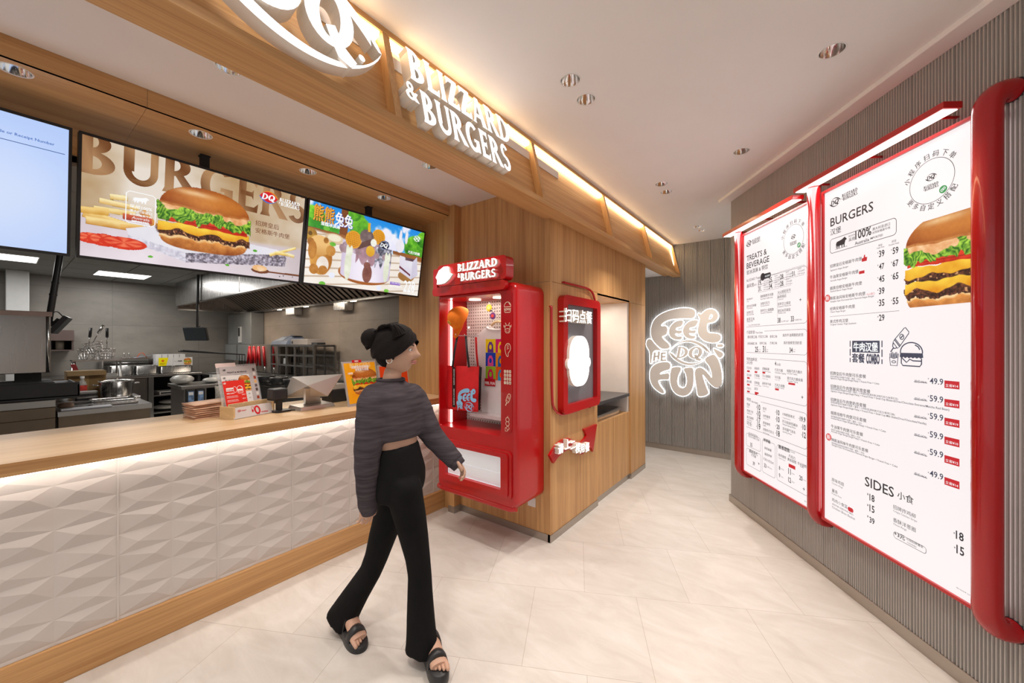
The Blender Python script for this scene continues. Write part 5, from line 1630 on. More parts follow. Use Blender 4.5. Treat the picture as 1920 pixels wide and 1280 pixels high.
# ---- second screen: burger advert
s2_ = screen_body('hanging screen showing a burger and fries advert headed BURGERS', *SCREEN_Y[1], [0.750])
A = Art(SCR)
y0, y1 = SCREEN_Y[1]; X0, X1, Y0, Y1 = y0 + .011, y1 - .011, .009, SH - .009
W = 420; H = int(W * (Y1 - Y0) / (X1 - X0))
def U(px, py):
    """Surveyed pixel to picture pixel."""
    a, c = SCR.uv(px, py); return ((a - X0) / (X1 - X0) * (W - 1), (Y1 - c) / (Y1 - Y0) * (H - 1))
yy, xx = grid(H, W)
n1, n2 = vnoise(H, W, 90, 11, 4), vnoise(H, W, 14, 12, 3)
im = np.zeros((H, W, 3)); t_ = np.clip((n1 - .5) * 1.1 + .55 + .25 * np.exp(-((xx - W * .25) / 130) ** 2), 0, 1)
im[:] = hexc('#a8814f') + (hexc('#eadfd2') - hexc('#a8814f')) * t_[..., None]
hz = H * .60
tab = soft(yy - (hz + 8 * np.sin(xx / 140)), 10)
mixc(im, tab, hexc('#cdbcc4'), hexc('#f1e6ec'), np.clip(.55 + (n1 - .5) * 1.0 + (yy - hz) / H * .5, 0, 1))
mixc(im, tab * np.clip((xx - W * .55) / (W * .45), 0, 1) * .35, hexc('#9c8a86'))
A.raster(X0, Y0, X1, Y1, im, 0)
# big title letters behind the food
ps = fit(letters('BURGERS', 0, 0, 1.0), SCR.uv(146, 300)[0], SCR.uv(572, 430)[0])
tb, tt_ = SCR.uv(300, 355)[1], SCR.uv(300, 262)[1]
tb = SCR.uv(200, 333)[1]; tt_ = SCR.uv(200, 262)[1]
for q in ps:
    pts = [(p[0], tb + p[1] * (tt_ - tb) * 1.16) for p in q[0]]
    ok_ = [(min(max(p[0], X0), X1), min(p[1], Y1)) for p in pts]
    n = len(A.v); A.poly(ok_, rgb('#8a5a33'), 1)
    for i in range(n, len(A.v)):
        f = math.sin(A.v[i][0] * 23 + A.v[i][1] * 17) * .5 + .5
        c0, c1 = rgb('#6e3f1e'), rgb('#b58a60')
        A.c[i] = tuple(c0[k] + (c1[k] - c0[k]) * f for k in range(3))
food = np.zeros((H, W, 3)); cov = np.zeros((H, W))
def paint(m, a, b=None, t=None):
    mixc(food, m, hexc(a) if isinstance(a, str) else a, None if b is None else hexc(b), None if t is None else np.clip(t, 0, 1)); cov[:] = np.maximum(cov, m)
def stroke(p, q, w, a, b, seed=0):
    ax, ay = U(*p); bx, by = U(*q)
    d = np.array([bx - ax, by - ay]); L_ = np.hypot(*d); d /= L_
    s_ = (xx - ax) * d[0] + (yy - ay) * d[1]; n_ = -(xx - ax) * d[1] + (yy - ay) * d[0]
    m = soft(w - np.abs(n_), 1.5) * soft(s_, 2) * soft(L_ - s_, 2)
    paint(m, a, b, .75 - n_ / w * .5 + (n2 - .5) * .5)
# fries
stroke((155, 398), (240, 425), 9, '#c27a1c', '#f6d68a'); stroke((160, 412), (270, 430), 8, '#b86e18', '#f8dc98'); stroke((185, 375), (262, 392), 6, '#c98a2a', '#fbe7b0'); stroke((175, 390), (255, 402), 6, '#c98a2a', '#f8e0a0')
stroke((205, 368), (240, 372), 6, '#d29a38', '#fdeebb'); stroke((150, 392), (205, 398), 7, '#c98a2a', '#f4cf80'); stroke((225, 425), (305, 430), 5, '#b86a1a', '#f0c070'); stroke((265, 395), (298, 432), 7, '#a85a18', '#e0a050'); stroke((230, 405), (285, 415), 6, '#a3342a', '#d06040')
# stone slab
sl = [U(*p) for p in ((236, 430), (300, 425), (520, 470), (538, 480), (536, 500), (350, 492), (238, 442))]
def polymask(pts):
    m = np.zeros((H, W), bool); n = len(pts)
    for i in range(n):
        x1_, y1_ = pts[i]; x2_, y2_ = pts[(i + 1) % n]
        c = ((y1_ > yy) != (y2_ > yy)) & (xx < (x2_ - x1_) * (yy - y1_) / (y2_ - y1_ + 1e-9) + x1_)
        m ^= c
    return m.astype(float)
paint(polymask([U(*p) for p in ((236, 428), (300, 422), (520, 468), (538, 478), (348, 474), (240, 440))]), '#d8d4de', '#f7f4fa', n1)
n3 = vnoise(H, W, 4, 31, 2)
paint(polymask([U(*p) for p in ((240, 440), (348, 474), (348, 492), (236, 450))]), '#b9b4c4', '#eeeaf4', n3 * 1.2)
paint(polymask([U(*p) for p in ((348, 474), (538, 478), (534, 500), (348, 492))]), '#5d5560', '#dcd3e2', (n3 - .25) * 1.7)
# tomatoes
for c, rx, ry in (((170, 446), 22, 11), ((195, 450), 24, 13), ((232, 456), 36, 13)):
    cx_, cy_ = U(*c); d = ((xx - cx_) / rx) ** 2 + ((yy - cy_) / ry) ** 2
    paint(soft(1 - d - ((yy - cy_ - 4) / ry > 0) * 0, .08), '#b5140c', '#f04a26', .6 + (n2 - .5) * .4)
    d2 = ((xx - cx_) / (rx * .82)) ** 2 + ((yy - cy_ + 2) / (ry * .74)) ** 2
    an = np.arctan2((yy - cy_ + 2) / ry, (xx - cx_) / rx)
    paint(soft(1 - d2, .08), '#d42a18', '#ff9468', (np.abs(np.sin(an * 3)) * .7 + (n2 - .5) * .6))
# spoon with sauce, fries, peppercorns
stroke((492, 508), (562, 517), 2.6, '#5a2c18', '#8a5232')
cx_, cy_ = U(488, 507); d = ((xx - cx_) / 22) ** 2 + ((yy - cy_) / 8) ** 2
paint(soft(1 - d, .1), '#5a2c18', '#8a5030', n2); d = ((xx - cx_ + 2) / 18) ** 2 + ((yy - cy_ + 6) / 8) ** 2; paint(soft(1 - d, .1), '#e89a4a', '#fff0d8', n2)
stroke((505, 478), (555, 465), 4, '#d8a030', '#fff0b0'); stroke((515, 474), (545, 478), 4, '#d8a030', '#fdeaa0'); stroke((535, 476), (552, 481), 5, '#d0a040', '#fdf0c0')
for c in ((524, 518), (531, 517), (548, 519)):
    cx_, cy_ = U(*c); paint(soft(1 - ((xx - cx_) ** 2 + (yy - cy_) ** 2) / 4, .3), '#2a2628')
for c in ((282, 481), (426, 497), (317, 452), (478, 470)):
    cx_, cy_ = U(*c); paint(soft(1 - (((xx - cx_) / 5) ** 2 + ((yy - cy_) / 3) ** 2), .3), '#3f9a20', '#8ad048', n2)
bcx, bcy = U(388, 424); bR = (U(472, 440)[0] - U(300, 410)[0]) / 2
burger(food, cov, bcx, bcy - bR * .02, bR, seed=9, patties=1)
A.raster(X0, Y0, X1, Y1, food, 2, cov > .45)
# badge, logo and words
p, q = SCR.uv(237, 357), SCR.uv(290, 425)
bx0, bx1 = p[0], q[0]; by1, by0 = SCR.uv(262, 362)[1], SCR.uv(262, 421)[1]; c_ = .012
A.line([(bx0 + c_, by0), (bx1 - c_, by0), (bx1, by0 + c_), (bx1, by1 - c_), (bx1 - c_, by1), (bx0 + c_, by1), (bx0, by1 - c_), (bx0, by0 + c_)], .004, WHITE, 3, True)
bw = bx1 - bx0; bh = by1 - by0
bull(A, bx0 + bw * .22, by0 + bh * .68, bw * .55, bh * .22, WHITE, 3)
A.text('采用100%', bx0 + bw * .12, by0 + bh * .50, width=bw * .76, col=WHITE, L=3, bold=.02); A.text('澳大利亚进口', bx0 + bw * .12, by0 + bh * .37, width=bw * .76, col=WHITE, L=3, bold=.015); A.text('谷饲安格斯牛肉', bx0 + bw * .12, by0 + bh * .26, width=bw * .76, col=WHITE, L=3, bold=.015)
A.text('Australia', bx0 + bw * .2, by0 + bh * .15, width=bw * .6, col=WHITE, L=3, skew=.2); A.text('IMPORTED', bx0 + bw * .2, by0 + bh * .05, width=bw * .6, col=WHITE, L=3, bold=.02)


def colour_logo(a, cx, cy, w, L):
    RED, BLUE, ORG = rgb('#d81e2c'), rgb('#1b74d0'), rgb('#f08a1e')
    N = 28
    up = [(-1 + 2 * i / N, max(0, (1 - (-1 + 2 * i / N) ** 2)) ** .8) for i in range(N + 1)]
    lens = up + [(a_, -b_) for a_, b_ in up[::-1]]
    a.poly([(cx + u * w / 2, cy + v * w * .31) for u, v in lens], RED, L)
    lp = lips(cx, cy, w * 1.08, w * .74)
    a.polys(lp[:2], ORG, L); a.polys(lp[2:], BLUE, L)
    a.polys(initials(cx, cy, w * .36), WHITE, L + 1)


u, v = SCR.uv(504, 370); colour_logo(A, u, v, SCR.uv(519, 373)[0] - SCR.uv(489, 366)[0] + .01, 3)
wx0, wx1 = SCR.uv(524, 375)[0], SCR.uv(562, 385)[0]; wy = SCR.uv(540, 388)[1]
ps, hh = word_mark(wx0, wy, wx1 - wx0); A.polys(ps, WHITE, 3)
zS3 = zoom(380, 220, 3.556)
A.tpx('招牌皇后', zS3(350, 715), zS3(507, 748), rgb('#7a4528'), L=3); A.tpx('安格斯牛肉堡', zS3(350, 770), zS3(578, 805), rgb('#7a4528'), L=3)
A.build('picture', screen_glow, s2_)

# ---- third screen: ice-cream cake advert
s3_ = screen_body('hanging screen showing an ice-cream cake advert with blue sky', *SCREEN_Y[2], [1.853])
A = Art(SCR)
y0, y1 = SCREEN_Y[2]; X0, X1, Y0, Y1 = y0 + .011, y1 - .011, .009, SH - .009
W = 340; H = int(W * (Y1 - Y0) / (X1 - X0))
yy, xx = grid(H, W)
n1, n2, n3 = vnoise(H, W, 60, 41, 4), vnoise(H, W, 16, 42, 3), vnoise(H, W, 6, 43, 2)
food = np.zeros((H, W, 3)); cov = np.zeros((H, W))
z3 = zoom(560, 360, 6.4)
V = lambda u, v: U(*z3(u, v))
tt = np.clip(yy / H * 1.6, 0, 1)
food[:] = hexc('#1f8fe8') + (hexc('#8fd4fb') - hexc('#1f8fe8')) * tt[..., None]
mixc(food, soft(vnoise(H, W, 46, 77, 4) - .60 - .1 * (xx < W * .4), .12) * soft(H * .42 - yy, 20), hexc('#e8e6ff'), hexc('#ffffff'), n2)
def blob(c, rx, ry, a, b, t=None, e=.12, sq=2):
    cx_, cy_ = c; d = np.abs((xx - cx_) / rx) ** sq + np.abs((yy - cy_) / ry) ** sq
    paint(soft(1 - d, e), a, b, n2 if t is None else t)
for c, r in ((V(690, 330), 26), (V(740, 430), 30), (V(660, 260), 20), (V(1400, 680), 40), (V(1500, 580), 26), (V(180, 300), 30), (V(120, 330), 26)):
    blob((c[0], c[1]), r, r * .9, '#17631c', '#8ee03a', n2 * 1.1 - (yy - c[1]) / (2.4 * r), .25)
paint(polymask([V(100, 290), V(500, 440), V(480, 500), V(100, 400)]), '#1f7a26', '#5fc436', n2)
paint(polymask([V(520, 200), V(600, 220), (V(580, 600)), V(480, 560)]), '#5a3018', '#9a5a30', n1)
paint(polymask([V(100, 400), V(560, 520), V(560, 560), V(100, 450)]), '#7a4522', '#b87844', n1)
paint(polymask([V(1130, 700), V(1530, 800), V(1520, 880), V(1130, 770)]), '#7a4522', '#b87844', n1)
tab = soft(yy - (V(300, 470)[1] + (xx / W) * 26), 6)
st = np.sin((yy * 1.0 + xx * .12) / H * 60) * .5 + .5
mixc(food, tab, hexc('#d8c4ae'), hexc('#fdf6ee'), np.clip(.35 + .5 * n1 + .25 * (st > .12), 0, 1))
mixc(food, tab * soft(np.abs(st) * -1 + .06, .06) * .5, hexc('#a07a58'))
# plates, biscuit
blob(V(430, 560), 24, 12, '#c9a070', '#f8ead0', n1); blob(V(430, 552), 17, 8, '#e8d6b0', '#fffbe8', n1); blob(V(140, 500), 16, 15, '#8a5a1c', '#f0c050', n2); blob(V(140, 490), 5, 5, '#5a3a10', '#7a5a20')
# a plain golden cookie bear shape
blob(V(270, 800), 27, 38, '#a8641c', '#e6a850', .8 - (xx - V(250, 0)[0]) / 60 + (n2 - .5) * .3); blob(V(285, 870), 15, 20, '#e8d8c8', '#fffaf4'); blob(V(255, 640), 27, 24, '#b87428', '#f2c27a', .9 - (yy - V(0, 600)[1]) / 50)
blob(V(145, 590), 8, 9, '#8a5218', '#c98838'); blob(V(330, 580), 6, 7, '#8a5218', '#c98838'); blob(V(385, 705), 12, 13, '#b87428', '#e6b060'); blob(V(165, 690), 10, 22, '#a8641c', '#d89848'); blob(V(180, 920), 11, 12, '#a8641c', '#d89848'); blob(V(290, 935), 11, 11, '#a8641c', '#d89848')
# cake
cx_, cy_ = V(800, 990); blob((cx_, cy_), 76, 27, '#7a3c16', '#c87838', .4 + n2 * .4, .05); blob((cx_, cy_ - 5), 73, 24, '#b06a30', '#e8a860', n1, .05)
c1, c2 = V(520, 700), V(1120, 700); top_y, bot_y = V(800, 720)[1], V(800, 1010)[1]
mx_ = (c1[0] + c2[0]) / 2; hw = (c2[0] - c1[0]) / 2
u_ = (xx - mx_) / hw; cur = np.sqrt(np.clip(1 - u_ * u_, 0, 1)) * 17
side = soft(1 - np.abs(u_), .02) * soft(yy - (top_y - 20), 2) * soft(bot_y + cur * .9 - yy, 2)
paint(side, '#b9a6c8', '#fbf4ff', .95 - .55 * u_ ** 2 + (n1 - .5) * .25)
blob((mx_, top_y - 8), hw, 20, '#8a6a78', '#efe2ee', (n2 - .25) * 1.8, .05)
dr = soft(yy - (top_y - 24), 3) * soft((top_y + 18 + 16 * np.abs(np.sin(u_ * 9)) - yy), 3) * soft(.42 - np.abs(u_ + .05), .03)
paint(dr, '#8a6070', '#c8a4ac', n2)
dr = soft(yy - (top_y - 20), 3) * soft((top_y + 26 + 10 * np.sin(u_ * 25) - yy), 3) * soft(u_ - .3, .03) * soft(1 - u_, .02)
paint(dr, '#4a4a5a', '#e6e4f0', (n3 - .3) * 1.8)
for k in range(9):
    blob(V(520, 660 + 0) if k == 0 else (mx_ + hw * math.cos(PI * (k / 8)) * .98, top_y + 4), 7, 8, '#8a6a70', '#c8b0b8')
# toppings: honeycomb discs, chocolate, jar, drop
def comb(c, r):
    blob(c, r, r, '#c87a14', '#f8b838', .6 + (n1 - .5) * .4, .06)
    hx = np.abs(np.sin((xx - c[0]) * .62)) * np.abs(np.sin((yy - c[1]) * .62 + (xx - c[0]) * .31))
    d = ((xx - c[0]) / (r * .85)) ** 2 + ((yy - c[1]) / (r * .85)) ** 2
    paint(soft(1 - d, .1) * soft(hx - .45, .3) * .8, '#a85c08', '#d88a1c', n2)
comb(V(660, 570), 22); comb(V(960, 540), 20)
blob(V(820, 540), 20, 19, '#4a3a3a', '#9a8484', n2); paint(polymask([V(760, 600), V(890, 560), V(860, 640), V(700, 690)]), '#4a2c28', '#7a5650', n2)
paint(polymask([V(835, 370), V(865, 375), V(860, 480), V(830, 475)]), '#d8900c', '#ffd23c', n1)
blob(V(860, 710), 13, 14, '#d08a10', '#ffd850', n1); blob(V(900, 610), 9, 10, '#e8e8d0', '#ffffff', n3)
blob(V(820, 880), 10, 9, '#6a3a34', '#a06a5c'); blob(V(820, 980), 14, 24, '#6a3a34', '#a06a5c', n2)
for c, r, q in ((V(590, 860), 9, 42), (V(1050, 920), 9, 38)):
    blob(c, r, q, '#d8dcc0', '#fdfff0', n2); blob((c[0] - 4, c[1] - q * .8), 4, 14, '#d8dcc0', '#fdfff0'); blob((c[0] + 6, c[1] - q * .8), 4, 14, '#d8dcc0', '#fdfff0')
# slice on a round board
blob(V(1290, 1010), 29, 16, '#8a5a2c', '#d8a868', n1, .06)
paint(polymask([V(1215, 760), V(1420, 830), V(1345, 1050), V(1205, 950)]), '#c8bcd8', '#ffffff', n1); paint(polymask([V(1210, 880), V(1340, 990), V(1335, 1010), V(1205, 905)]), '#5a2c38', '#8a4c58', n2); paint(polymask([V(1280, 780), V(1400, 810), V(1380, 840), V(1280, 815)]), '#5a4048', '#7a5c64', n2)
paint(polymask([V(1420, 780), V(1425, 1000), V(1345, 1050), V(1365, 840)]), '#b8b0c8', '#eae6f4', n1)
# plain white rabbit-eared shape beyond the fence
blob(V(1215, 650), 15, 18, '#e4dcea', '#ffffff', n1); blob(V(1225, 535), 5, 18, '#e8dce8', '#ffffff'); blob(V(1295, 550), 5, 18, '#e8dce8', '#ffffff')
for c in ((280, 1095), (335, 435), (410, 625), (1050, 1185)): blob(V(*c), 8, 5, '#4aa828', '#a8e060', n2)
for c in ((395, 995), (960, 1150)): blob(V(*c), 8, 7, '#dfe4ff', '#ffffff', n2)
A.raster(X0, Y0, X1, Y1, food, 0)
for dx, col, L in ((.0, rgb('#5a3216'), 1), (-.004, rgb('#f2a73a'), 2)):
    p, q = SCR.uv(*z3(180, 325)), SCR.uv(*z3(425, 372))
    A.text('熊熊', p[0] + dx, (p[1] + q[1]) / 2 - dx * .6, width=q[0] - p[0], size=.122, col=col, L=L, bold=.045 if L == 1 else .02)
for dx, col, L in ((.0, rgb('#5a62c8'), 1), (-.004, rgb('#ffffff'), 2)):
    p, q = SCR.uv(*z3(440, 388)), SCR.uv(*z3(648, 432))
    A.text('兔兔', p[0] + dx, (p[1] + q[1]) / 2 - dx * .6, width=q[0] - p[0], size=.105, col=col, L=L, bold=.045 if L == 1 else .02)
A.tpx('蛋糕冰淇淋', z3(265, 395), z3(495, 438), WHITE, L=2, bold=.03)
u, v = SCR.uv(*z3(1025, 640)); A.poly([(u + a * .052, v + b_ * .04) for a, b_ in ((-1, -.1), (-.5, .75), (.1, 1), (.7, .8), (1, .1), (.6, -.8), (0, -.9), (-.6, -.7))], rgb('#1a2438'), 1)
A.polys(initials(u, v, .034), WHITE, 2); A.polys(lips(u, v, .1, .07), rgb('#8a96b8'), 2)
u, v = SCR.uv(*z3(1420, 560)); emblem(A, u, v, .085, WHITE, 2)
A.tpx('巧克力奶酪', z3(1310, 725), z3(1450, 765), WHITE, L=2, bold=.03)
A.tpx('228', z3(1250, 1190), z3(1385, 1205), WHITE, L=2, bold=.02, k=1.6); A.tpx('元起', z3(1390, 1190), z3(1425, 1195), WHITE, L=2)
p, q = SCR.uv(*z3(1095, 1100)), SCR.uv(*z3(1220, 1072)); A.rect(p[0], p[1] - .004, q[0], p[1] + .02, rgb('#8a5ac8'), 1); A.tpx('六种口味可选', z3(1100, 1098), z3(1215, 1106), WHITE, L=2)
A.tpx('蛋糕冰淇淋系列', z3(1070, 1135), z3(1235, 1150), WHITE, L=2, bold=.01); A.tpx('*图片仅供参考', z3(1300, 1228), z3(1420, 1240), WHITE, L=2)
A.build('picture', screen_glow, s3_)


# ================================================================== RED DISPLAY CABINET ON THE KIOSK FRONT
CA = 2.134                                  # front face (y)
CX0, CX1, CZ0, CZ1 = -2.362, -1.567, 0.335, 1.925
CP = Plane((0, CA, 0), (1, 0, 0))
cab = thing('display_cabinet', 'red vending-style display cabinet hung on the wooden kiosk front', 'display cabinet', ((CX0 + CX1) / 2, 2.30, CZ0))
OX0, OX1, OZ0, OZ1 = -2.330, -1.702, 0.838, 1.848        # window opening
WX0, WX1, WZ0, WZ1 = -2.250, -1.690, 0.470, 0.696        # lower tray window
DEPTH = KY - 0.004 - CA
outer = rrect(CX0, CZ0, CX1 - CX0, CZ1 - CZ0, 0.062, 8)
b = MB(CP.M)
# shell: rounded tube of the outline, front edge rolled
rings = []
for z, g in ((-DEPTH, 0.0), (-0.05, 0.0), (-0.02, -0.004), (-0.006, -0.013), (0.0, -0.026)):
    rings.append([(p[0], p[1], z) for p in grow(outer, g)])
b.loft(rings, caps=False)
b.prism([grow(outer, -0.002)], -DEPTH, -DEPTH + 0.012)
b.build('shell', red_gloss, cab)
face = grow(outer, -0.026)
b = MB(CP.M)
hole1 = rrect(OX0, OZ0, OX1 - OX0, OZ1 - OZ0, 0.018, 4)[::-1]
hole2 = rrect(WX0, WZ0, WX1 - WX0, WZ1 - WZ0, 0.008, 3)[::-1]
b.prism([face, hole1, hole2], -0.014, 0.0)
b.build('front_face', red_gloss, cab, weld=False)
# inner lining of the show space
b = MB(CP.M)
ID = -(DEPTH - 0.03)
b.box(OX0 - 0.006, OX0 + 0.0, OZ0, OZ1, ID, -0.0145); b.box(OX1, OX1 + 0.006, OZ0, OZ1, ID, -0.0145)
b.box(OX0, OX1, OZ0 - 0.008, OZ0, ID, -0.0145); b.box(OX0, OX1, OZ1, OZ1 + 0.008, ID, -0.0145)
b.build('lining', red_gloss, cab, weld=False)


def peg_mat():
    m, nt, bs = nodes('white_pegboard')
    tc = nt.nodes.new('ShaderNodeTexCoord'); sp = nt.nodes.new('ShaderNodeSeparateXYZ'); nt.links.new(tc.outputs['Object'], sp.inputs[0])
    def fr(o):
        a = nt.nodes.new('ShaderNodeMath'); a.operation = 'MULTIPLY'; a.inputs[1].default_value = 1 / 0.026; nt.links.new(o, a.inputs[0])
        f = nt.nodes.new('ShaderNodeMath'); f.operation = 'FRACT'; nt.links.new(a.outputs[0], f.inputs[0])
        s_ = nt.nodes.new('ShaderNodeMath'); s_.operation = 'SUBTRACT'; s_.inputs[1].default_value = 0.5; nt.links.new(f.outputs[0], s_.inputs[0])
        p = nt.nodes.new('ShaderNodeMath'); p.operation = 'POWER'; p.inputs[1].default_value = 2.0; nt.links.new(s_.outputs[0], p.inputs[0]); return p
    a, c = fr(sp.outputs[0]), fr(sp.outputs[2])
    ad = nt.nodes.new('ShaderNodeMath'); ad.operation = 'ADD'; nt.links.new(a.outputs[0], ad.inputs[0]); nt.links.new(c.outputs[0], ad.inputs[1])
    gt = nt.nodes.new('ShaderNodeMath'); gt.operation = 'GREATER_THAN'; gt.inputs[1].default_value = 0.045; nt.links.new(ad.outputs[0], gt.inputs[0])
    mx = nt.nodes.new('ShaderNodeMix'); mx.data_type = 'RGBA'; mx.inputs[6].default_value = (0.10, 0.06, 0.05, 1); mx.inputs[7].default_value = (0.62, 0.58, 0.555, 1)
    nt.links.new(gt.outputs[0], mx.inputs[0]); nt.links.new(mx.outputs[2], bs.inputs['Base Color']); bs.inputs['Roughness'].default_value = 0.45
    return m


b = MB(CP.M); b.box(OX0 + 0.002, OX1, OZ0 + 0.0, OZ1, ID + 0.002, ID + 0.010); b.build('pegboard', peg_mat(), cab)
b = MB(CP.M); b.cyl((OX0 + 0.012, OZ0 + 0.006, -0.116), (OX0 + 0.012, OZ1 - 0.004, -0.116), 0.0085, n=10); b.build('light_tube', glow('cabinet_tube', (1.0, 0.90, 0.84), 5.0), cab)
for x in (OX0 + 0.22, OX0 + 0.47):
    b = MB(CP.M); b.lathe([(0.001, 0), (0.045, 0), (0.05, 0.003), (0.05, 0.006)], n=20, T=Matrix.Translation((x, OZ1 - 0.001, ID * .55)) @ Matrix.Rotation(PI / 2, 4, 'X')); b.build('puck_light', glow('cabinet_puck', (1.0, 0.86, 0.66), 2.5), cab, normals=False)
l = area_light('cabinet_lamp', (OX0 + 0.34, CA + 0.17, OZ1 - 0.015), (0, 0, 0), 0.45, 0.16, 1.3, (1.0, 0.88, 0.76)); l.parent = None
# shelf of clear acrylic on two hooks
b = MB(CP.M); b.box(OX0 + 0.20, OX1 - 0.004, OZ0 + 0.095, OZ0 + 0.103, ID + 0.01, ID + 0.19); b.box(OX0 + 0.20, OX1 - 0.004, OZ0 + 0.075, OZ0 + 0.095, ID + 0.186, ID + 0.19); b.build('acrylic_shelf', plain('white_acrylic', (0.80, 0.80, 0.82), 0.15, alpha=0.75), cab, weld=False)
for x in (OX0 + 0.26, OX0 + 0.44):
    b = MB(CP.M); b.tube([(x, OZ0 + 0.088, ID + 0.008), (x, OZ0 + 0.088, ID + 0.17), (x, OZ0 + 0.10, ID + 0.185)], 0.005, 8); b.build('shelf_hook', chrome_wire, cab)
# lower tray: stepped moulding, white inside
b = MB(CP.M)
m0, m1 = rrect(CX0 + 0.045, WZ0 - 0.062, 0.715, 0.335, 0.03, 5), rrect(CX0 + 0.062, WZ0 - 0.045, 0.672, 0.302, 0.024, 5)
b.prism([m0, rrect(WX0, WZ0, WX1 - WX0, WZ1 - WZ0, 0.008, 3)[::-1]], 0.0, 0.010)
b.prism([m1, rrect(WX0, WZ0, WX1 - WX0, WZ1 - WZ0, 0.008, 3)[::-1]], 0.010, 0.020)
b.build('tray_surround', red_gloss, cab, weld=False, bevel=0.003)
b = MB(CP.M); b.box(WX0 - .004, WX1 + .004, WZ0 - .004, WZ1 + .004, -0.20, -0.19)
b.box(WX0 - .008, WX0, WZ0, WZ1, -0.19, -0.0145); b.box(WX1, WX1 + .008, WZ0, WZ1, -0.19, -0.0145); b.box(WX0, WX1, WZ0 - .008, WZ0, -0.19, -0.0145); b.box(WX0, WX1, WZ1, WZ1 + .008, -0.19, -0.0145)
b.build('tray_lining', plain('tray_white', (0.80, 0.82, 0.84), 0.35, var=0.01, emit=0.25, ecol=(0.9, 0.95, 1.0)), cab, weld=False)
b = MB(CP.M); b.box(WX0 + 0.002, WX1 - 0.002, (WZ0 + WZ1) / 2 - 0.012, (WZ0 + WZ1) / 2 + 0.10, -0.022, -0.018); b.box(WX0 + 0.002, WX1 - 0.002, WZ0 + 0.002, (WZ0 + WZ1) / 2 - 0.014, -0.022, -0.018)
b.build('tray_flap', plain('flap_white', (0.80, 0.83, 0.86), 0.25, var=0.01, emit=0.18, ecol=(0.9, 0.95, 1.0)), cab, weld=False)
# rolled lip along the foot
b = MB(CP.M); b.tube([(CX0 - 0.006, CZ0 + 0.004, -0.03), (CX0 + 0.05, CZ0 + 0.004, -0.018), (CX1 - 0.06, CZ0 + 0.004, -0.018), (CX1 - 0.02, CZ0 + 0.014, -0.03)], 0.022, 12); b.build('foot_lip', red_gloss, cab)
# key strip with line drawings
KX0, KX1, KZ0, KZ1 = -1.678, -1.602, 0.868, 1.868
b = MB(CP.M); b.prism([rrect(KX0, KZ0, KX1 - KX0, KZ1 - KZ0, 0.037, 8)], 0.0, 0.0035); b.build('key_strip', plain('red_lacquer_deep', rgb(176, 8, 16), 0.3, var=0.03), cab, weld=False, bevel=0.001)
A = Art(CP.out(0.0036), z0=0.0004)
CR = rgb('#f2d9c0'); w_ = .0042; mx = (KX0 + KX1) / 2
zc = zoom(800, 470, 5.12); zd = zoom(800, 700, 4.571)
def cz(z_, v): return CP.uv(*z_(800, v))[1]
def ctr(px, py): return CP.uv(px, py)[1]
burger_icon(A, mx - .030, ctr(955, 576) - .036, .060, .074, CR, w_, 1, False)
# cow's head
y = ctr(955, 615)
A.line([(mx - .022, y + .012), (mx - .020, y - .022), (mx - .012, y - .032), (mx + .012, y - .032), (mx + .020, y - .022), (mx + .022, y + .012), (mx + .012, y + .020), (mx - .012, y + .020)], w_, CR, 1, True)
A.line([(mx - .020, y - .008), (mx, y - .002), (mx + .020, y - .008)], w_ * .8, CR)
for sg in (-1, 1):
    A.line([(mx + sg * .012, y + .020), (mx + sg * .014, y + .032), (mx + sg * .020, y + .038)], w_, CR); A.line([(mx + sg * .022, y + .012), (mx + sg * .034, y + .022), (mx + sg * .032, y + .010), (mx + sg * .022, y + .006)], w_, CR); A.poly(ell(mx + sg * .008, y - .020, .003, n=8), CR)
# drumstick
y = ctr(955, 655)
A.line(smooth_loop([(mx - .006, y - .05), (mx - .018, y - .02), (mx - .024, y + .015), (mx - .006, y + .044), (mx + .02, y + .04), (mx + .028, y + .01), (mx + .02, y - .012), (mx + .004, y - .026), (mx + .008, y - .048)], 2), w_, CR, 1, True)
for dy in (.0, .012, .024): A.line([(mx - .006, y + dy), (mx + .004, y + dy + .008), (mx + .012, y + dy + .006)], w_ * .8, CR)
# number keys
y = ctr(955, 707)
for r_ in range(4):
    for c_ in range(3):
        kx, ky = mx + (c_ - 1) * .0225, y + (1.5 - r_) * .026
        A.poly(rrect(kx - .0085, ky - .0105, .017, .021, .004, 3), rgb('#efe3cf'), 1); A.text('123456789*0#'[r_ * 3 + c_], kx, ky - .0055, size=.0155, col=rgb('#7a1a14'), L=2, align='c', bold=.02)
# ice lolly and skewer
y = ctr(955, 750)
R2 = lambda u, v: (mx + .004 + (u * .5 - v * .86) * .022, y + .006 + (u * .86 + v * .5) * .028)
A.line([R2(*p) for p in smooth_loop([(-1.0, -.62), (1.2, -.62), (1.6, 0), (1.2, .62), (-1.0, .62)], 2)], w_, CR, 1, True); A.line([R2(-.5, -.6), R2(-.5, .6)], w_ * .8, CR); A.line([R2(-1, 0), R2(-1.9, 0)], w_ * 1.6, CR); A.line([R2(.45 + .3 * math.cos(i * PI / 6), .3 * math.sin(i * PI / 6)) for i in range(12)], w_ * .7, CR, 1, True)
y = ctr(956, 795)
for dy in (.030, .002): A.line(ell(mx, y + dy, .015, n=18), w_, CR, 1, True)
A.line([(mx + .002, y + .046), (mx + .002, y + .056)], w_, CR); A.line([(mx - .02, y - .03), (mx + .006, y - .014), (mx + .016, y - .03), (mx - .004, y - .05), (mx - .02, y - .052)], w_, CR, 1, True); A.line([(mx - .014, y - .026), (mx + .004, y - .044)], w_ * .8, CR)
A.build('key_print', ink, cab)

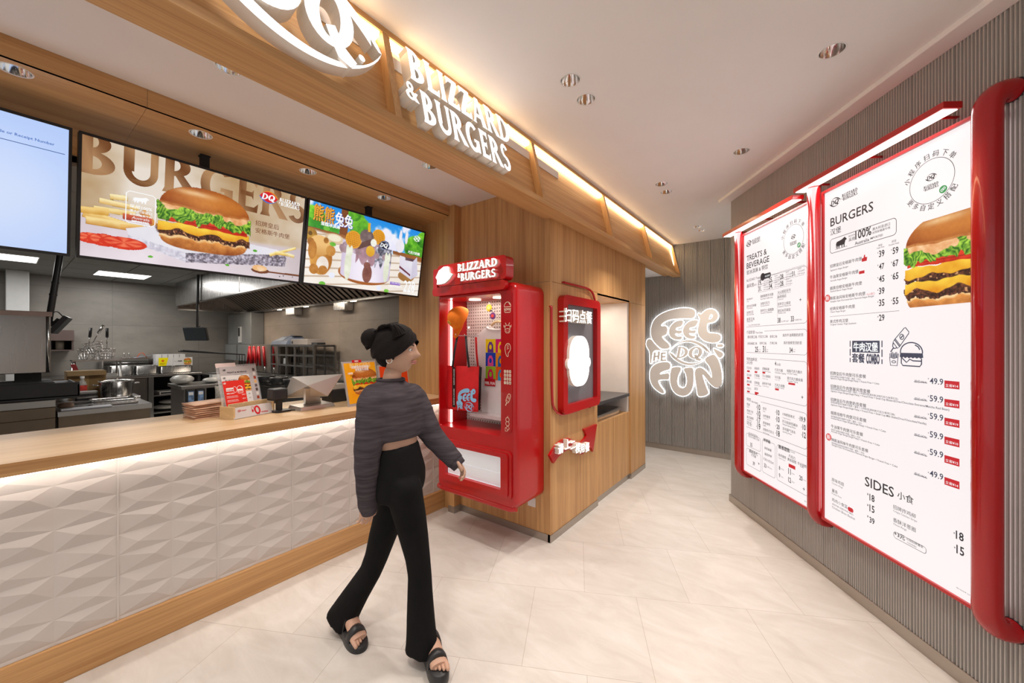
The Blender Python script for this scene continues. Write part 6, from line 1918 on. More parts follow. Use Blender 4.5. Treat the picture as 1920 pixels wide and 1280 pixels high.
# ---- lit name sign standing on the cabinet, held by a red bracket
SP = Plane((0, 2.098, 0), (1, 0, 0))
t = thing('name_sign', 'red rounded sign with lit emblem and wordmark on top of the display cabinet', 'sign', (-1.98, 2.15, 1.925))
b = MB(SP.M); b.prism([rrect(-2.318, 1.940, 0.690, 0.166, 0.030, 6)], -0.085, 0.0); b.build('box', red_gloss, t, weld=False, bevel=0.010, seg=3)
b = MB(SP.M); b.prism([rrect(-2.372, 1.870, 0.045, 0.215, 0.016, 5)], -0.034, -0.005); b.build('side_post', red_gloss, t, weld=False, bevel=0.006)
b = MB(SP.M); b.prism([rrect(-2.372, 1.868, 0.740, 0.068, 0.028, 5)], -0.034, 0.004); b.build('base_rail', red_gloss, t, weld=False, bevel=0.010, seg=3)
lens = [(-2.305, 2.010), (-2.27, 2.060), (-2.215, 2.085), (-2.165, 2.082), (-2.16, 2.072), (-2.148, 2.030), (-2.118, 2.018), (-2.15, 1.985), (-2.20, 1.958), (-2.25, 1.952), (-2.292, 1.955), (-2.288, 1.99)]
b = MB(SP.M); b.prism([lens], 0.012, 0.030, ms=1); b.build('lens_emblem', [letter_face, letter_side], t, weld=False)
b = MB(SP.M); b.tube([(-2.205, 2.02, 0.0), (-2.205, 2.02, 0.014)], 0.02, 10); b.build('emblem_stem', black_p, t)
ps = fit(letters('BLIZZARD', 0, 2.030, 0.056), -2.068, -1.685)
b = MB(SP.M)
for q in ps: b.prism(q, 0.010, 0.028, ms=1)
b.build('lettering', [letter_face, letter_side], t, weld=False)
ps = fit(letters('BURGERS', 0, 1.957, 0.056), -2.035, -1.70) + fit(letters('&', 0, 1.985, 0.032), -2.066, -2.040)
b = MB(SP.M)
for q in ps: b.prism(q, 0.010, 0.028, ms=1)
b.build('lettering', [letter_face, letter_side], t, weld=False)

# ================================================================== GOODS INSIDE THE CABINET
G = lambda y: Plane((0, y, 0), (1, 0, 0))
# orange cap
t = thing('cap', 'bright orange baseball cap hung beside the light tube in the cabinet', 'cap', (-2.12, 2.24, 1.60))
capm = plain('orange_cotton', rgb(244, 128, 20), 0.8, var=0.06, scale=30, bump=0.1, bscale=400)
gp = G(2.24)
c0 = gp.uv(864, 598); T = Matrix.Translation(gp.M @ Vector((c0[0], c0[1], 0))) @ Matrix.Rotation(math.radians(-18), 4, 'Z') @ Matrix.Rotation(math.radians(62), 4, 'X') @ Matrix.Scale(1.12, 4)
prof = [(0.088 * math.cos(a), 0.10 * math.sin(a)) for a in [PI / 2 * i / 10 for i in range(11)]]
b = MB(); b.lathe([(max(r, .0005), z) for r, z in prof], n=28, T=T)
b.build('crown', capm, t)
b = MB()
rows = []
for i in range(7):
    f = i / 6
    rows.append([(-0.078 * math.cos(math.radians(a)) * 1.0, -(0.070 + 0.075 * f * math.sin(math.radians(a)) ** .8 if 0 < a < 180 else 0.02) * math.sin(math.radians(a)) - 0.0, -0.006 - 0.020 * f * math.sin(math.radians(a)) + 0.010 * abs(math.cos(math.radians(a)))) for a in range(0, 181, 15)])
vs = [p for r_ in rows for p in r_]; n = len(rows[0]); fs = [(i * n + j, i * n + j + 1, (i + 1) * n + j + 1, (i + 1) * n + j) for i in range(6) for j in range(n - 1)]
b.add(vs, fs, 0, True, T)
o = b.build('brim', capm, t); so = o.modifiers.new('thick', 'SOLIDIFY'); so.thickness = 0.004
b = MB(); b.ball((0, 0, 0.101), 0.007, n=10, T=T); b.build('top_button', capm, t)
b = MB(); b.cyl((0.0, -0.066, 0.066), (0.0, -0.071, 0.068), 0.017, n=18, T=T); b.build('patch', plain('cap_patch', rgb(214, 170, 60), 0.7), t)


# tote bags
def tote(label, tl, tr, br, bl, y, mat, name_handles, hook_top, strip, art):
    g = G(y)
    P = [g.uv(*p) for p in (tl, tr, br, bl)]
    t = thing('tote_bag', label, 'bag', tuple(g.M @ Vector(((P[2][0] + P[3][0]) / 2, P[3][1], -0.02))), 0, 'tote bags hung in the cabinet')
    n, m = 12, 14
    fr, bk = [], []
    for i in range(n):
        for j in range(m):
            u, v = i / (n - 1), j / (m - 1)
            x = (P[3][0] * (1 - u) + P[2][0] * u) * (1 - v) + (P[0][0] * (1 - u) + P[1][0] * u) * v
            z = (P[3][1] * (1 - u) + P[2][1] * u) * (1 - v) + (P[0][1] * (1 - u) + P[1][1] * u) * v
            bul = math.sin(PI * u) ** .5 * (math.sin(PI * min(1, v * .9 + .1)) ** .5) * .012 + .003 * math.sin(u * 9 + v * 4)
            fr.append((x, z, bul)); bk.append((x, z, -bul - .003))
    N = n * m; fs = []
    for i in range(n - 1):
        for j in range(m - 1):
            a = i * m + j; fs += [(a, a + m, a + m + 1, a + 1), (N + a, N + a + 1, N + a + m + 1, N + a + m)]
    for i in range(n - 1): fs += [(i * m, N + i * m, N + (i + 1) * m, (i + 1) * m)]
    for j in range(m - 1): fs += [(j, j + 1, N + j + 1, N + j), ((n - 1) * m + j, N + (n - 1) * m + j, N + (n - 1) * m + j + 1, (n - 1) * m + j + 1)]
    b = MB(g.M); b.add(fr + bk, fs, 0, True); b.build('body', mat, t)
    return t, g, P


hook_z = CP.uv(845, 628)
red_cloth = plain('red_canvas', rgb(216, 22, 30), 0.6, var=0.06, scale=20, bump=0.12, bscale=300)
blk_cloth = plain('black_canvas', (0.018, 0.018, 0.02), 0.7, var=0.2)
t2, g2, P2 = tote('black tote bag hanging behind the red tote', (845, 687), (903, 688), (900, 769), (845, 760), 2.275, blk_cloth, None, None, None, None)
b = MB(g2.M)
for px0, px1 in ((878, 880), (897, 893)):
    a, c = g2.uv(px0, 690), g2.uv(px1, 632); b.tube([(a[0], a[1], .004), ((a[0] + c[0]) / 2, (a[1] + c[1]) / 2, .010), (c[0], c[1], .004)], .011, 8, flat=.2)
    b.build('handle', red_cloth if px0 == 897 else plain('webbing_white', (0.75, 0.73, 0.72), 0.7), t2); b = MB(g2.M)
t1, g1, P1 = tote('red tote bag with FEEL lettering and a black printed strip, hung in the cabinet', (838, 685), (898, 687), (896, 772), (837, 766), 2.205, red_cloth, None, None, None, None)
for a, c in (((851, 686), (858, 631)), ((882, 686), (874, 630))):
    p, q = g1.uv(*a), g1.uv(*c); b = MB(g1.M); b.tube([(p[0], p[1] - .01, .016), ((p[0] + q[0]) / 2, (p[1] + q[1]) / 2, .014), (q[0], q[1], .004)], .012, 8, flat=.2); b.build('handle', blk_cloth, t1)
A = Art(g1.out(0.0165), z0=0.0)
p, q = g1.uv(850, 688), g1.uv(857, 763)
sxm = (p[0] + q[0]) / 2; A.rect(sxm - .017, q[1], sxm + .017, p[1], (0.012, 0.012, 0.013), 0)
for k in range(2):
    A.text('BLIZZARD & BURGERS', sxm + .008, q[1] + .02 + k * (p[1] - q[1]) * .5, width=(p[1] - q[1]) * .40, col=WHITE, L=1, rot=PI / 2, bold=.02)
BL_ = rgb('#8ec6ee')
zf = zoom(820, 640, 6.4)
for k in ('F', 'E', 'e', 'L', 'T'):
    def mp(p): return g1.uv(*zf(262 + (p[0] - 130) * .265, 560 + (p[1] - 110) * .40))
    xmax = g1.uv(897, 700)[0]
    loops = [[(min(mp(pp)[0], xmax), mp(pp)[1]) for pp in smooth_loop(l, 1)] for l in trace[k]]
    A.poly(loops[0], BL_, 1, loops[1:])
u, v = g1.uv(*zf(400, 780)); A.polys(lips(u, v, .105, .075), BL_, 2); A.polys(initials(u, v, .034), BL_, 2)
A.text('HE', g1.uv(*zf(268, 795))[0], g1.uv(*zf(268, 795))[1], size=.04, col=BL_, L=1, bold=.05)
A.build('print', ink, t1)
# wire hooks holding the bags
for px in (858, 874):
    g = G(2.205); a = g.uv(px, 630); top = g.M @ Vector((a[0], a[1], 0))
    b = MB(); b.tube([(top.x, KY - 0.036, top.z + .004), (top.x, 2.190, top.z + .004), (top.x, 2.183, top.z + .016)], .0035, 8)
    tag(b.build('peg_hook', chrome_wire, base=True), 'chrome peg hook carrying the %s handle of the tote bags' % ('left' if px == 858 else 'right'), 'hook', 'peg hooks in the cabinet')
for px, py, lb in ((893, 612, 'empty chrome peg hook between the orange cap and the T-shirt'), (934, 581, 'chrome peg hook carrying the two round keyrings')):
    g = G(2.44); a = g.uv(px, py); p = g.M @ Vector((a[0], a[1], 0))
    b = MB(); b.tube([(p.x - .03, KY - 0.036, p.z + .012), (p.x, 2.36, p.z), (p.x + .002, 2.352, p.z - .012)], .0032, 8); b.box(p.x - .012, p.x + .012, 2.35, 2.353, p.z - .018, p.z - .004)
    tag(b.build('peg_hook', chrome_wire, base=True), lb, 'hook', 'peg hooks in the cabinet')
# keyrings
for px, py, c1, c2, lb in ((917, 577, rgb(246, 176, 30), rgb(250, 222, 120), 'yellow spiky round keyring hanging in the cabinet'), (924, 592, rgb(110, 60, 130), rgb(230, 70, 60), 'purple and red round keyring below the yellow one')):
    g = G(2.36); a = g.uv(px, py); p = g.M @ Vector((a[0], a[1], 0)); t = thing('keyring', lb, 'keyring', tuple(p), 0, 'keyrings in the cabinet')
    T = Matrix.Translation(p) @ Matrix.Rotation(PI / 2, 4, 'X')
    b = MB(); star = [((.024 if i % 2 else .030) * math.cos(2 * PI * i / 24), (.024 if i % 2 else .030) * math.sin(2 * PI * i / 24)) for i in range(24)]
    b.prism([star], -.004, .004, T=T); b.build('disc', plain('keyring_' + lb[:6].strip(), c1, 0.5), t, weld=False)
    b = MB(); b.cyl((0, 0, .004), (0, 0, .006), .013, n=16, T=T); b.build('badge', plain('keyring_in_' + lb[:6].strip(), c2, 0.5), t)
    b = MB(); b.tube([(.008 * math.cos(i * PI / 6), .034 + .008 * math.sin(i * PI / 6), 0) for i in range(12)], .0015, 6, closed=True, T=T); b.build('ring', chrome_wire, t)
# T-shirt on a wooden hanger
g = G(2.36)
t = thing('t_shirt', 'white T-shirt with a grid of coloured squares, hung in the cabinet', 'shirt', tuple(g.M @ Vector((-1.80, 0.95, 0))))
zs = zoom(815, 540, 8.0)
body = [zs(622, 760), zs(640, 700), zs(700, 660), zs(790, 580), zs(830, 560), zs(870, 600), zs(930, 620), zs(1000, 605), zs(1080, 560), zs(1120, 590), zs(1200, 640), zs(1240, 700), zs(1225, 1100), zs(1225, 1780), zs(1180, 1930), zs(800, 1930), zs(720, 1905), zs(715, 1500), zs(700, 1150), zs(640, 1200), zs(610, 1000)]
pts = [g.uv(*p) for p in body]
xm_ = OX1 + 0.07
pts = [(min(p[0], xm_), p[1]) for p in pts]
clean = [pts[0]]
for p in pts[1:]:
    if (Vector(p) - Vector(clean[-1])).length > 0.004: clean.append(p)
b = MB(g.M); b.prism([clean], -0.015, 0.012, smooth=False); b.build('body', plain('white_cotton', (0.84, 0.83, 0.84), 0.85, var=0.04, scale=12, bump=0.25, bscale=14), t, weld=False, bevel=0.008, seg=3)
nk = [g.uv(*zs(*p)) for p in ((795, 585), (830, 615), (900, 628), (1000, 625))]
b = MB(g.M); b.tube([(p[0], p[1], 0.012) for p in nk], 0.008, 8); b.build('collar', plain('rib_cotton', (0.80, 0.79, 0.81), 0.85), t)
A = Art(g.out(0.0135), z0=0.0)
c0 = g.uv(*zs(782, 765)); c1 = g.uv(*zs(930, 970)); c2 = g.uv(*zs(932, 1180))
cw, chh = (c1[0] - c0[0]) * 1.0, c0[1] - c1[1]
cols = [[('#f6dc18', '#6a3aa0'), ('#e0127c', '#f8e020')], [('#1446c8', '#f05aa8'), ('#f8a012', '#1c72c8')], [('#a2d832', '#e0206a'), ('#f06a18', '#28a8e0')]]
for r_ in range(3):
    for c_ in range(2):
        x0 = c0[0] + c_ * cw * 1.02; y1 = c0[1] - r_ * chh; x1 = min(x0 + cw, xm_ - .004)
        A.rect(x0, y1 - chh * .985, x1, y1, rgb(cols[r_][c_][0]), 1)
        m_ = (x0 + x0 + cw) / 2
        arch = [(m_ - cw * .30, y1 - chh * .985), (m_ - cw * .26, y1 - chh * .45), (m_ - cw * .12, y1 - chh * .2), (m_ + cw * .12, y1 - chh * .2), (m_ + cw * .26, y1 - chh * .45), (m_ + cw * .30, y1 - chh * .985)]
        A.poly([(min(p[0], x1), p[1]) for p in arch], rgb(cols[r_][c_][1]), 2)
        ov = ell(m_, y1 - chh * .58, cw * .13, chh * .18, 14); A.poly([(min(p[0], x1), p[1]) for p in ov], rgb(cols[r_][c_][0]), 3)
u0, u1 = g.uv(911, 710), g.uv(931, 724)
A.rect(u0[0], u1[1], u1[0], u0[1] + .006, REDI, 3); A.text('FEEL FUN', u0[0] + .006, u1[1] + .012, width=u1[0] - u0[0] - .012, size=.03, col=WHITE, L=4, bold=.03)
A.build('print', ink, t)
t = thing('clothes_hanger', 'light wooden clothes hanger inside the white T-shirt', 'hanger', tuple(g.M @ Vector((-1.72, 1.6, 0))))
hk = [g.uv(*zs(*p)) for p in ((850, 560), (905, 510), (960, 500), (1020, 515), (1080, 560))]
b = MB(g.M); b.tube([(p[0], p[1], 0) for p in hk], 0.010, 10); b.build('shoulder_bar', oak_pale, t)
hc = g.uv(*zs(960, 500)); b = MB(g.M); b.tube([(hc[0], hc[1] + .008, 0), (hc[0], hc[1] + .05, 0), (hc[0] + .012, hc[1] + .065, 0), (hc[0] + .02, hc[1] + .055, 0)], 0.002, 6); b.build('hook', chrome_wire, t)
# wall socket peeping out under the cabinet
p, q = ony(986, 935, KY - .004), ony(1004, 951, KY - .004)
b = MB(); b.box(q.x - .07, q.x, KY - .009, KY - .0005, q.z, q.z + .07); tag(b.build('wall_socket', white_p, base=True, bevel=.002), 'small white wall socket on the kiosk below the red display cabinet', 'socket')


# ================================================================== THINGS ON THE COUNTER
fl_, fr_ = onz(438, 787, CZ), onz(514.5, 772.5, CZ)
ax = (fr_ - fl_); LW = ax.length; ang = math.atan2(ax.y, ax.x)
LP = Plane(fl_, (math.cos(ang), math.sin(ang), 0))           # front of the leaflet box, x to the right
t = thing('leaflet_box', 'small bamboo leaflet box with a white front label on the counter', 'leaflet holder', tuple(fl_ + ax / 2))
b = MB(LP.M)
b.box(0.004, LW - 0.004, 0, 0.012, -0.125, -0.004)
b.box(0, 0.010, 0, 0.078, -0.125, 0.0); b.box(LW - 0.010, LW, 0, 0.078, -0.125, 0.0)
b.box(0.010, LW - 0.010, 0, 0.092, -0.066, -0.056); b.box(0.010, LW - 0.010, 0, 0.105, -0.125, -0.115)
b.build('box', oak_pale, t, weld=False, bevel=0.001)
b = MB(LP.M); sl_ = Matrix.Translation((0, 0.002, 0.001)) @ Matrix.Rotation(math.radians(-20), 4, 'X')
b.box(0.002, LW - 0.002, 0.0, 0.072, -0.002, 0.002, T=sl_); b.build('front_label', plain('label_card', (0.62, 0.58, 0.57), 0.5, var=0.02), t)
fp = Plane((LP.M @ sl_) @ Vector((0, 0, 0.002)), LP.x, (LP.M @ sl_).to_3x3() @ Vector((0, 1, 0)))
A = Art(fp)
emblem(A, 0.045, 0.048, .026, REDI, 1); A.text('DAILY', .06, .043, size=.012, col=REDI, L=1, bold=.02)
A.line(ell(LW * .58, .036, .016, .024, n=24), .011, REDI, 1, True); A.poly([(LW * .58 + a * .03, .005 + b_ * .022) for a, b_ in ((-.4, 0), (0, .5), (.4, 0), (.2, 0), (0, .25), (-.2, 0))], REDI, 2)
A.text('WeChat', LW * .66, .012, size=.014, col=REDI, L=1, bold=.03); A.line(ell(LW * .48, .05, .008, .014, n=14), .002, REDI, 1, True); A.poly(ell(LW * .465, .034, .006, .01, n=12), REDI, 1)
A.build('label_print', ink, t)
# clear back stand
tilt = Matrix.Translation((0, 0.012, -0.090)) @ Matrix.Rotation(math.radians(-14), 4, 'X')
b = MB(LP.M); b.prism([rrect(0.006, 0, LW - 0.012, 0.335, 0.004, 3)], -0.003, 0.0, T=tilt)
b.build('clear_stand', plain('clear_acrylic', (0.9, 0.9, 0.92), 0.05, alpha=0.22), t, weld=False)
b = MB(LP.M); b.prism([rrect(0.006, 0.318, LW * .45, 0.030, 0.004, 3)], -0.0025, 0.0005, T=tilt); b.build('header_strip', plain('header_card', (0.80, 0.66, 0.63), 0.5), t, weld=False)


def leaflet(label, x0, w, h, d, col, paint_):
    T = LP.M @ tilt
    b = MB(); b.box(x0, x0 + w, 0.004, h, d - 0.0012, d, T=T)
    t = thing('leaflet', label, 'leaflet', tuple(T @ Vector((x0 + w / 2, 0, d))), 0, 'menu leaflets in the bamboo box')
    b.build('sheet', plain('leaflet_' + label[:5].strip(), col, 0.6, var=0.02), t)
    pl = Plane(T @ Vector((0, 0, d)), T.to_3x3() @ Vector((1, 0, 0)), T.to_3x3() @ Vector((0, 1, 0)))
    A = Art(pl, dz=.0003, z0=.0003); paint_(A, x0, w, h); A.build('print', ink, t)


def p_grey(A, x, w, h):
    A.text('TREATS & BEVERAGE', x + w * .18, h - .045, width=w * .55, col=INK, bold=.02); A.text('& BURGERS', x + w * .35, h - .064, width=w * .26, col=INK); emblem(A, x + w * .12, h - .022, .022, INK)
    for k in range(9): A.rect(x + w * .90, h - .04 - k * .028, x + w * .97, h - .02 - k * .028, rgb(('#5a4a48', '#e8e0dc', '#a8442c', '#e6b070', '#6a5a5a')[k % 5]), 1)
def p_white(A, x, w, h):
    A.text('BURGERS', x + w * .12, h - .042, width=w * .42, col=INK); emblem(A, x + w * .10, h - .016, .02, GREY)
    n = 60; im_ = np.ones((n, n + 10, 3)); cv = np.zeros((n, n + 10)); burger(im_, cv, n * .62, n * .5, n * .58, seed=3, patties=2)
    A.raster(x + w * .55, h - .115, x + w * 1.0, h - .006, im_, 1, cv > .5)
    for k in range(4): A.text(('39', '47', '45', '35')[k], x + w * .86, h - .14 - k * .028, size=.014, col=INK)
def p_red(A, x, w, h):
    A.rect(x + w * .10, h - .068, x + w * .44, h - .046, WHITE, 1); A.text('牛肉汉堡', x + w * .12, h - .064, width=w * .30, col=REDI, L=2, bold=.03)
    A.text('套餐COMBO', x + w * .10, h - .086, width=w * .34, col=WHITE, bold=.04); burger_icon(A, x + w * .60, h - .088, w * .28, .05, WHITE, .0025)
    A.line(ell(x + w * .50, h - .06, .012, .02, n=14), .002, WHITE, 1, True); emblem(A, x + w * .08, h - .014, .02, WHITE)
    for k in range(6):
        y = h - .105 - k * .026; A.text(('招牌皇后牛肉堡可乐套餐', '招牌皇后牛肉堡暴风雪套餐', '招牌皇后牛肉堡奶昔套餐', '烟熏培根牛肉堡可乐套餐', '牛油果牛肉堡可乐套餐', '辣酱油风味可乐套餐')[k], x + w * .07, y, width=w * .5, col=WHITE, bold=.01)
        A.text('¥' + ('49.9', '59.9', '59.9', '59.9', '59.9', '49.9')[k], x + w * .78, y + .002, width=w * .16, col=WHITE, bold=.01); A.rect(x + w * .07, y - .007, x + w * .6, y - .0055, WHITE, 1)


leaflet('grey leaflet headed TREATS & BEVERAGE, backmost in the bamboo box', 0.022, LW - 0.04, 0.322, 0.004, (0.52, 0.48, 0.48), p_grey)
leaflet('white leaflet headed BURGERS, middle one in the bamboo box', 0.020, LW * .66, 0.262, 0.010, (0.82, 0.80, 0.79), p_white)
leaflet('red combo leaflet at the front of the bamboo box', 0.020, LW * .50, 0.225, 0.016, rgb(232, 40, 24), p_red)

# till monitor seen from behind
t = thing('till_monitor', 'silver till monitor with faceted back facing the customer side', 'monitor', (-3.02, 1.50, CZ))
b0, b1, b2_, b3 = onz(566, 771, CZ), onz(629, 761, CZ), onz(600, 755, CZ), onz(546, 763, CZ)
dirx = (b1 - b0).normalized(); MP = Plane(b0, dirx)
BW = (b1 - b0).length
silver = plain('silver_paint', (0.58, 0.53, 0.48), 0.32, 0.6, var=0.02)
b = MB(MP.M)
b.loft([[(-.01, 0, .0), (BW, 0, .0), (BW, 0, -.16), (-.01, 0, -.16)], [(.0, .026, -.008), (BW - .008, .026, -.008), (BW - .008, .034, -.15), (.0, .034, -.15)]], smooth=False)
b.build('foot', silver, t, bevel=.003)
mm = lambda px, py, d: dep(px, py, d)
dM = 2.62
# screen slab leaning to the staff side and its pyramid back
dc = dep(588, 725, 1)
base_d = (FWD.dot(b0 - EYE))
dq = base_d + 0.06
corners = [dep(547, 706, dq + .02), dep(641, 701, dq + .10), dep(614, 742, dq + .02), dep(531, 746, dq - .03)]
apex = dep(577, 722.5, dq - .10)
n_ = (corners[1] - corners[0]).cross(corners[3] - corners[0]).normalized()
if n_.dot(FWD) < 0: n_ = -n_
b = MB()
back4 = [c + n_ * .016 for c in corners]
vs = corners + back4 + [apex]
fs = [(0, 1, 8), (1, 2, 8), (2, 3, 8), (3, 0, 8), (4, 7, 6, 5), (0, 4, 5, 1), (1, 5, 6, 2), (2, 6, 7, 3), (3, 7, 4, 0)]
b.add(vs, fs); b.build('screen_back', silver, t)
st_t, st_b = dep(583, 727, dq - .06), MP.M @ Vector((BW * .52, .03, -.09))
b = MB(); w1, w2 = dirx * .046, dirx * .062
tk = Vector((0, 0, .0)) + MP.z * .012
b.loft([[st_t - w1 + tk, st_t + w1 + tk, st_t + w1 - tk, st_t - w1 - tk], [st_b - w2 + tk, st_b + w2 + tk, st_b + w2 - tk, st_b - w2 - tk]], smooth=False); b.build('neck', silver, t)
pl = Plane(corners[0], corners[1] - corners[0], corners[0] - corners[3])
# card reader on a stalk
t = thing('card_reader', 'black card reader on a short stand behind the leaflet box', 'card terminal', (-3.0, 1.24, CZ))
cr = onz(524, 772, CZ)
CPn = Plane(cr, dirx)
b = MB(CPn.M); b.box(-.055, .045, .085, .165, -.06, .03); b.build('head', black_p, t, bevel=.012, seg=3)
b = MB(CPn.M); b.box(-.012, .022, .012, .088, -.03, .0); b.build('stalk', black_p, t, bevel=.003)
b = MB(CPn.M); b.prism([rrect(-.045, -.05, .11, .09, .03)], 0.0, .014, T=Matrix.Rotation(-PI / 2, 4, 'X')); b.build('base', black_p, t, weld=False)
b = MB(CPn.M); b.tube(smooth_path([(.05, .006, .02), (.09, .005, .05), (.10, .005, .04), (.11, .006, .02)], 2), .004, 6); b.build('cable', black_p, t)
# receipt printer behind the monitor
t = thing('receipt_printer', 'dark receipt printer behind the silver till monitor', 'printer', (-3.2, 1.72, CZ))
pr_ = onz(637, 757, CZ)
PR = Plane(pr_ + Vector((-.10, .03, 0)), dirx)
b = MB(PR.M); b.box(-.04, .10, 0, .10, -.14, .0); b.build('body', black_p, t, bevel=.006)
b = MB(PR.M); b.box(-.04, .10, .1005, .145, -.13, -.01); b.build('lid', silver, t, bevel=.006)


# orange burger posters standing on the counter
def poster(label, a, c, top, lean, kind):
    p, q = onz(*a, CZ), onz(*c, CZ); d = q - p; w = d.length
    P0 = Plane(p, d)
    h = top
    T = Matrix.Rotation(math.radians(lean), 4, 'X')
    t = thing('poster_stand', label, 'poster', tuple(p + d / 2), 0, 'poster stands on the counter')
    b = MB(P0.M); b.prism([rrect(0, 0, w, h, .004, 3)], -.010, 0, T=T); b.build('frame', plain('poster_frame_grey', (0.55, 0.54, 0.55), 0.3, 0.3), t, weld=False)
    b = MB(P0.M); b.loft([[(w * .3, 0, -.11), (w * .7, 0, -.11), (w * .7, 0, -.12), (w * .3, 0, -.12)], [(w * .35, h * .6, -h * .6 * math.tan(math.radians(-lean)) - .012), (w * .65, h * .6, -h * .6 * math.tan(math.radians(-lean)) - .012), (w * .65, h * .6, -h * .6 * math.tan(math.radians(-lean)) - .02), (w * .35, h * .6, -h * .6 * math.tan(math.radians(-lean)) - .02)]], smooth=False); b.build('back_leg', plain('poster_frame_grey', None), t)
    M3 = (P0.M @ T).to_3x3()
    A = Art(Plane((P0.M @ T) @ Vector((0, 0, 0.0)), M3 @ Vector((1, 0, 0)), M3 @ Vector((0, 1, 0))))
    mgn = .012
    if kind:
        W_ = 110; H_ = int(W_ * h / w); yy_, xx_ = np.mgrid[0:H_, 0:W_].astype(float); nn = vnoise(H_, W_, 30, 5)
        im_ = np.zeros((H_, W_, 3)); im_[:] = hexc('#f5a012') + (hexc('#ffbe22') - hexc('#f5a012')) * nn[..., None]
        cv = np.zeros((H_, W_)); burger(im_, cv, W_ * .60, H_ * .52, W_ * .42, seed=21, patties=1)
        A.raster(mgn, mgn * 1.6, w - mgn, h - mgn, im_, 0)
        A.rect(w * .28, h - .010, w * .56, h + .012, REDI, 1); A.text('NEW', w * .36, h - .004, size=.016, col=WHITE, L=2, bold=.03)
        A.text('BURGERS', w * .2, h * .86, width=w * .62, col=rgb('#ffd88a'), L=1, bold=.03); A.text('招牌皇后安格斯', w * .24, h * .84, width=w * .52, col=WHITE, L=2, bold=.03); A.text('安格斯牛肉堡', w * .34, h * .78, width=w * .40, col=WHITE, L=2, bold=.03)
        A.text('100%', w * .12, h * .71, size=.022, col=WHITE, L=1, bold=.03); A.text('Angus', w * .17, h * .66, size=.02, col=rgb('#6a3a10'), L=1, skew=.2); u_ = w * .56; emblem(A, u_, h * .10, .035, REDI, 2)
    else:
        A.rect(mgn, mgn, w - mgn, h - mgn, rgb('#f2501c'), 0); A.text('新品', w * .3, h * .7, width=w * .25, col=WHITE, L=1, bold=.03); A.text('上市', w * .3, h * .6, width=w * .25, col=WHITE, L=1, bold=.03)
        A.poly(ell(w * .6, h * .35, w * .22, h * .14), rgb('#f8b45a'), 1)
    A.build('print', ink, t)
plain('poster_frame_grey', (0.55, 0.54, 0.55), 0.3, 0.3)
poster('yellow burger poster in a grey stand, left of the walking woman\'s shoulder', (654, 763), (716, 752), 0.345, -13, True)
poster('orange poster in a grey stand, partly hidden behind the walking woman', (716, 753), (770, 742), 0.30, -8, False)


# ================================================================== THE KITCHEN BEHIND THE COUNTER
dark_st = steel('dull_steel', (0.30, 0.295, 0.29), 0.34)
hood_in = plain('hood_inner_steel', (0.34, 0.28, 0.23), 0.38, 0.55, var=0.06)
carton = plain('carton_brown', (0.24, 0.15, 0.06), 0.8, var=0.12, scale=8)
white_card = plain('white_card', (0.66, 0.66, 0.66), 0.6, var=0.04)


def legs_frame(b, x0, x1, y0, y1, z, r=0.02):
    for x in (x0 + .03, x1 - .03):
        for y in (y0 + .03, y1 - .03): b.cyl((x, y, 0), (x, y, z), r, n=10)


# extractor hood along the far wall
t = thing('extractor_hood', 'large steel extractor hood with slatted filters over the kitchen line', 'extractor hood', (-6.3, 2.45, 2.08))
HX0, HX1 = -9.05, -3.56
b = MB()
b.box(HX0, HX1, 1.93, 1.95, 2.165, Z_KIT - .002)                       # front face
b.box(HX0, HX0 + .02, 1.95, 2.995, 2.10, Z_KIT - .002); b.box(HX1 - .02, HX1, 1.95, 2.995, 2.10, Z_KIT - .002)
b.box(-7.75, -7.735, 1.924, 1.931, 2.17, Z_KIT - .002); b.box(-6.0, -5.985, 1.924, 1.931, 2.17, Z_KIT - .002)
b.build('canopy', steel_b, t, weld=False)
b = MB()
b.box(HX0, HX1, 1.925, 1.99, 2.155, 2.172); b.box(HX0, HX1, 2.90, 2.995, 2.065, 2.095); b.box(HX0, HX0 + .05, 1.95, 2.97, 2.09, 2.15)
b.build('rim', steel_h, t, weld=False)
for y0, z0, y1, z1 in ((1.99, 2.165, 2.40, 2.44), (2.40, 2.44, 2.92, 2.085)):
    b = MB(); sl = (z1 - z0) / (y1 - y0)
    x = HX0 + .45
    b.add([(HX0 + .02, y0, z0 + .03), (HX1 - .02, y0, z0 + .03), (HX1 - .02, y1, z1 + .03), (HX0 + .02, y1, z1 + .03)], [(0, 1, 2, 3)], 1)
    while x < HX1 - .1:
        b.add([(x, y0 + .02, z0 + .005), (x + .072, y0 + .02, z0 + .005), (x + .072, y1 - .02, z1 + .005), (x, y1 - .02, z1 + .005)], [(0, 1, 2, 3)], 0)
        b.add([(x, y0 + .02, z0 + .005), (x, y1 - .02, z1 + .005), (x, y1 - .02, z1 + .028), (x, y0 + .02, z0 + .028)], [(0, 1, 2, 3)], 0)
        x += .125
    b.add([(HX0 + .02, y0, z0), (HX0 + .44, y0, z0), (HX0 + .44, y1, z1), (HX0 + .02, y1, z1)], [(0, 1, 2, 3)], 0)
    for x in (-7.3, -5.6): b.box(x, x + .05, y0 + .01, y1 - .01, min(z0, z1) + .0, min(z0, z1) + .01, 0) if False else b.add([(x, y0, z0), (x + .05, y0, z0), (x + .05, y1, z1), (x, y1, z1)], [(0, 1, 2, 3)], 0)
    b.build('filter_bank', [hood_in, black_m], t, weld=False, normals=False)
for x in (-6.68, -5.17):
    b = MB(); b.box(x - .15, x + .15, 2.86, 2.99, 1.95, 2.066); b.build('junction_box', steel_b, t, bevel=.006)
hl = glow('hood_lamp', (1.0, 0.9, 0.75), 9.0)
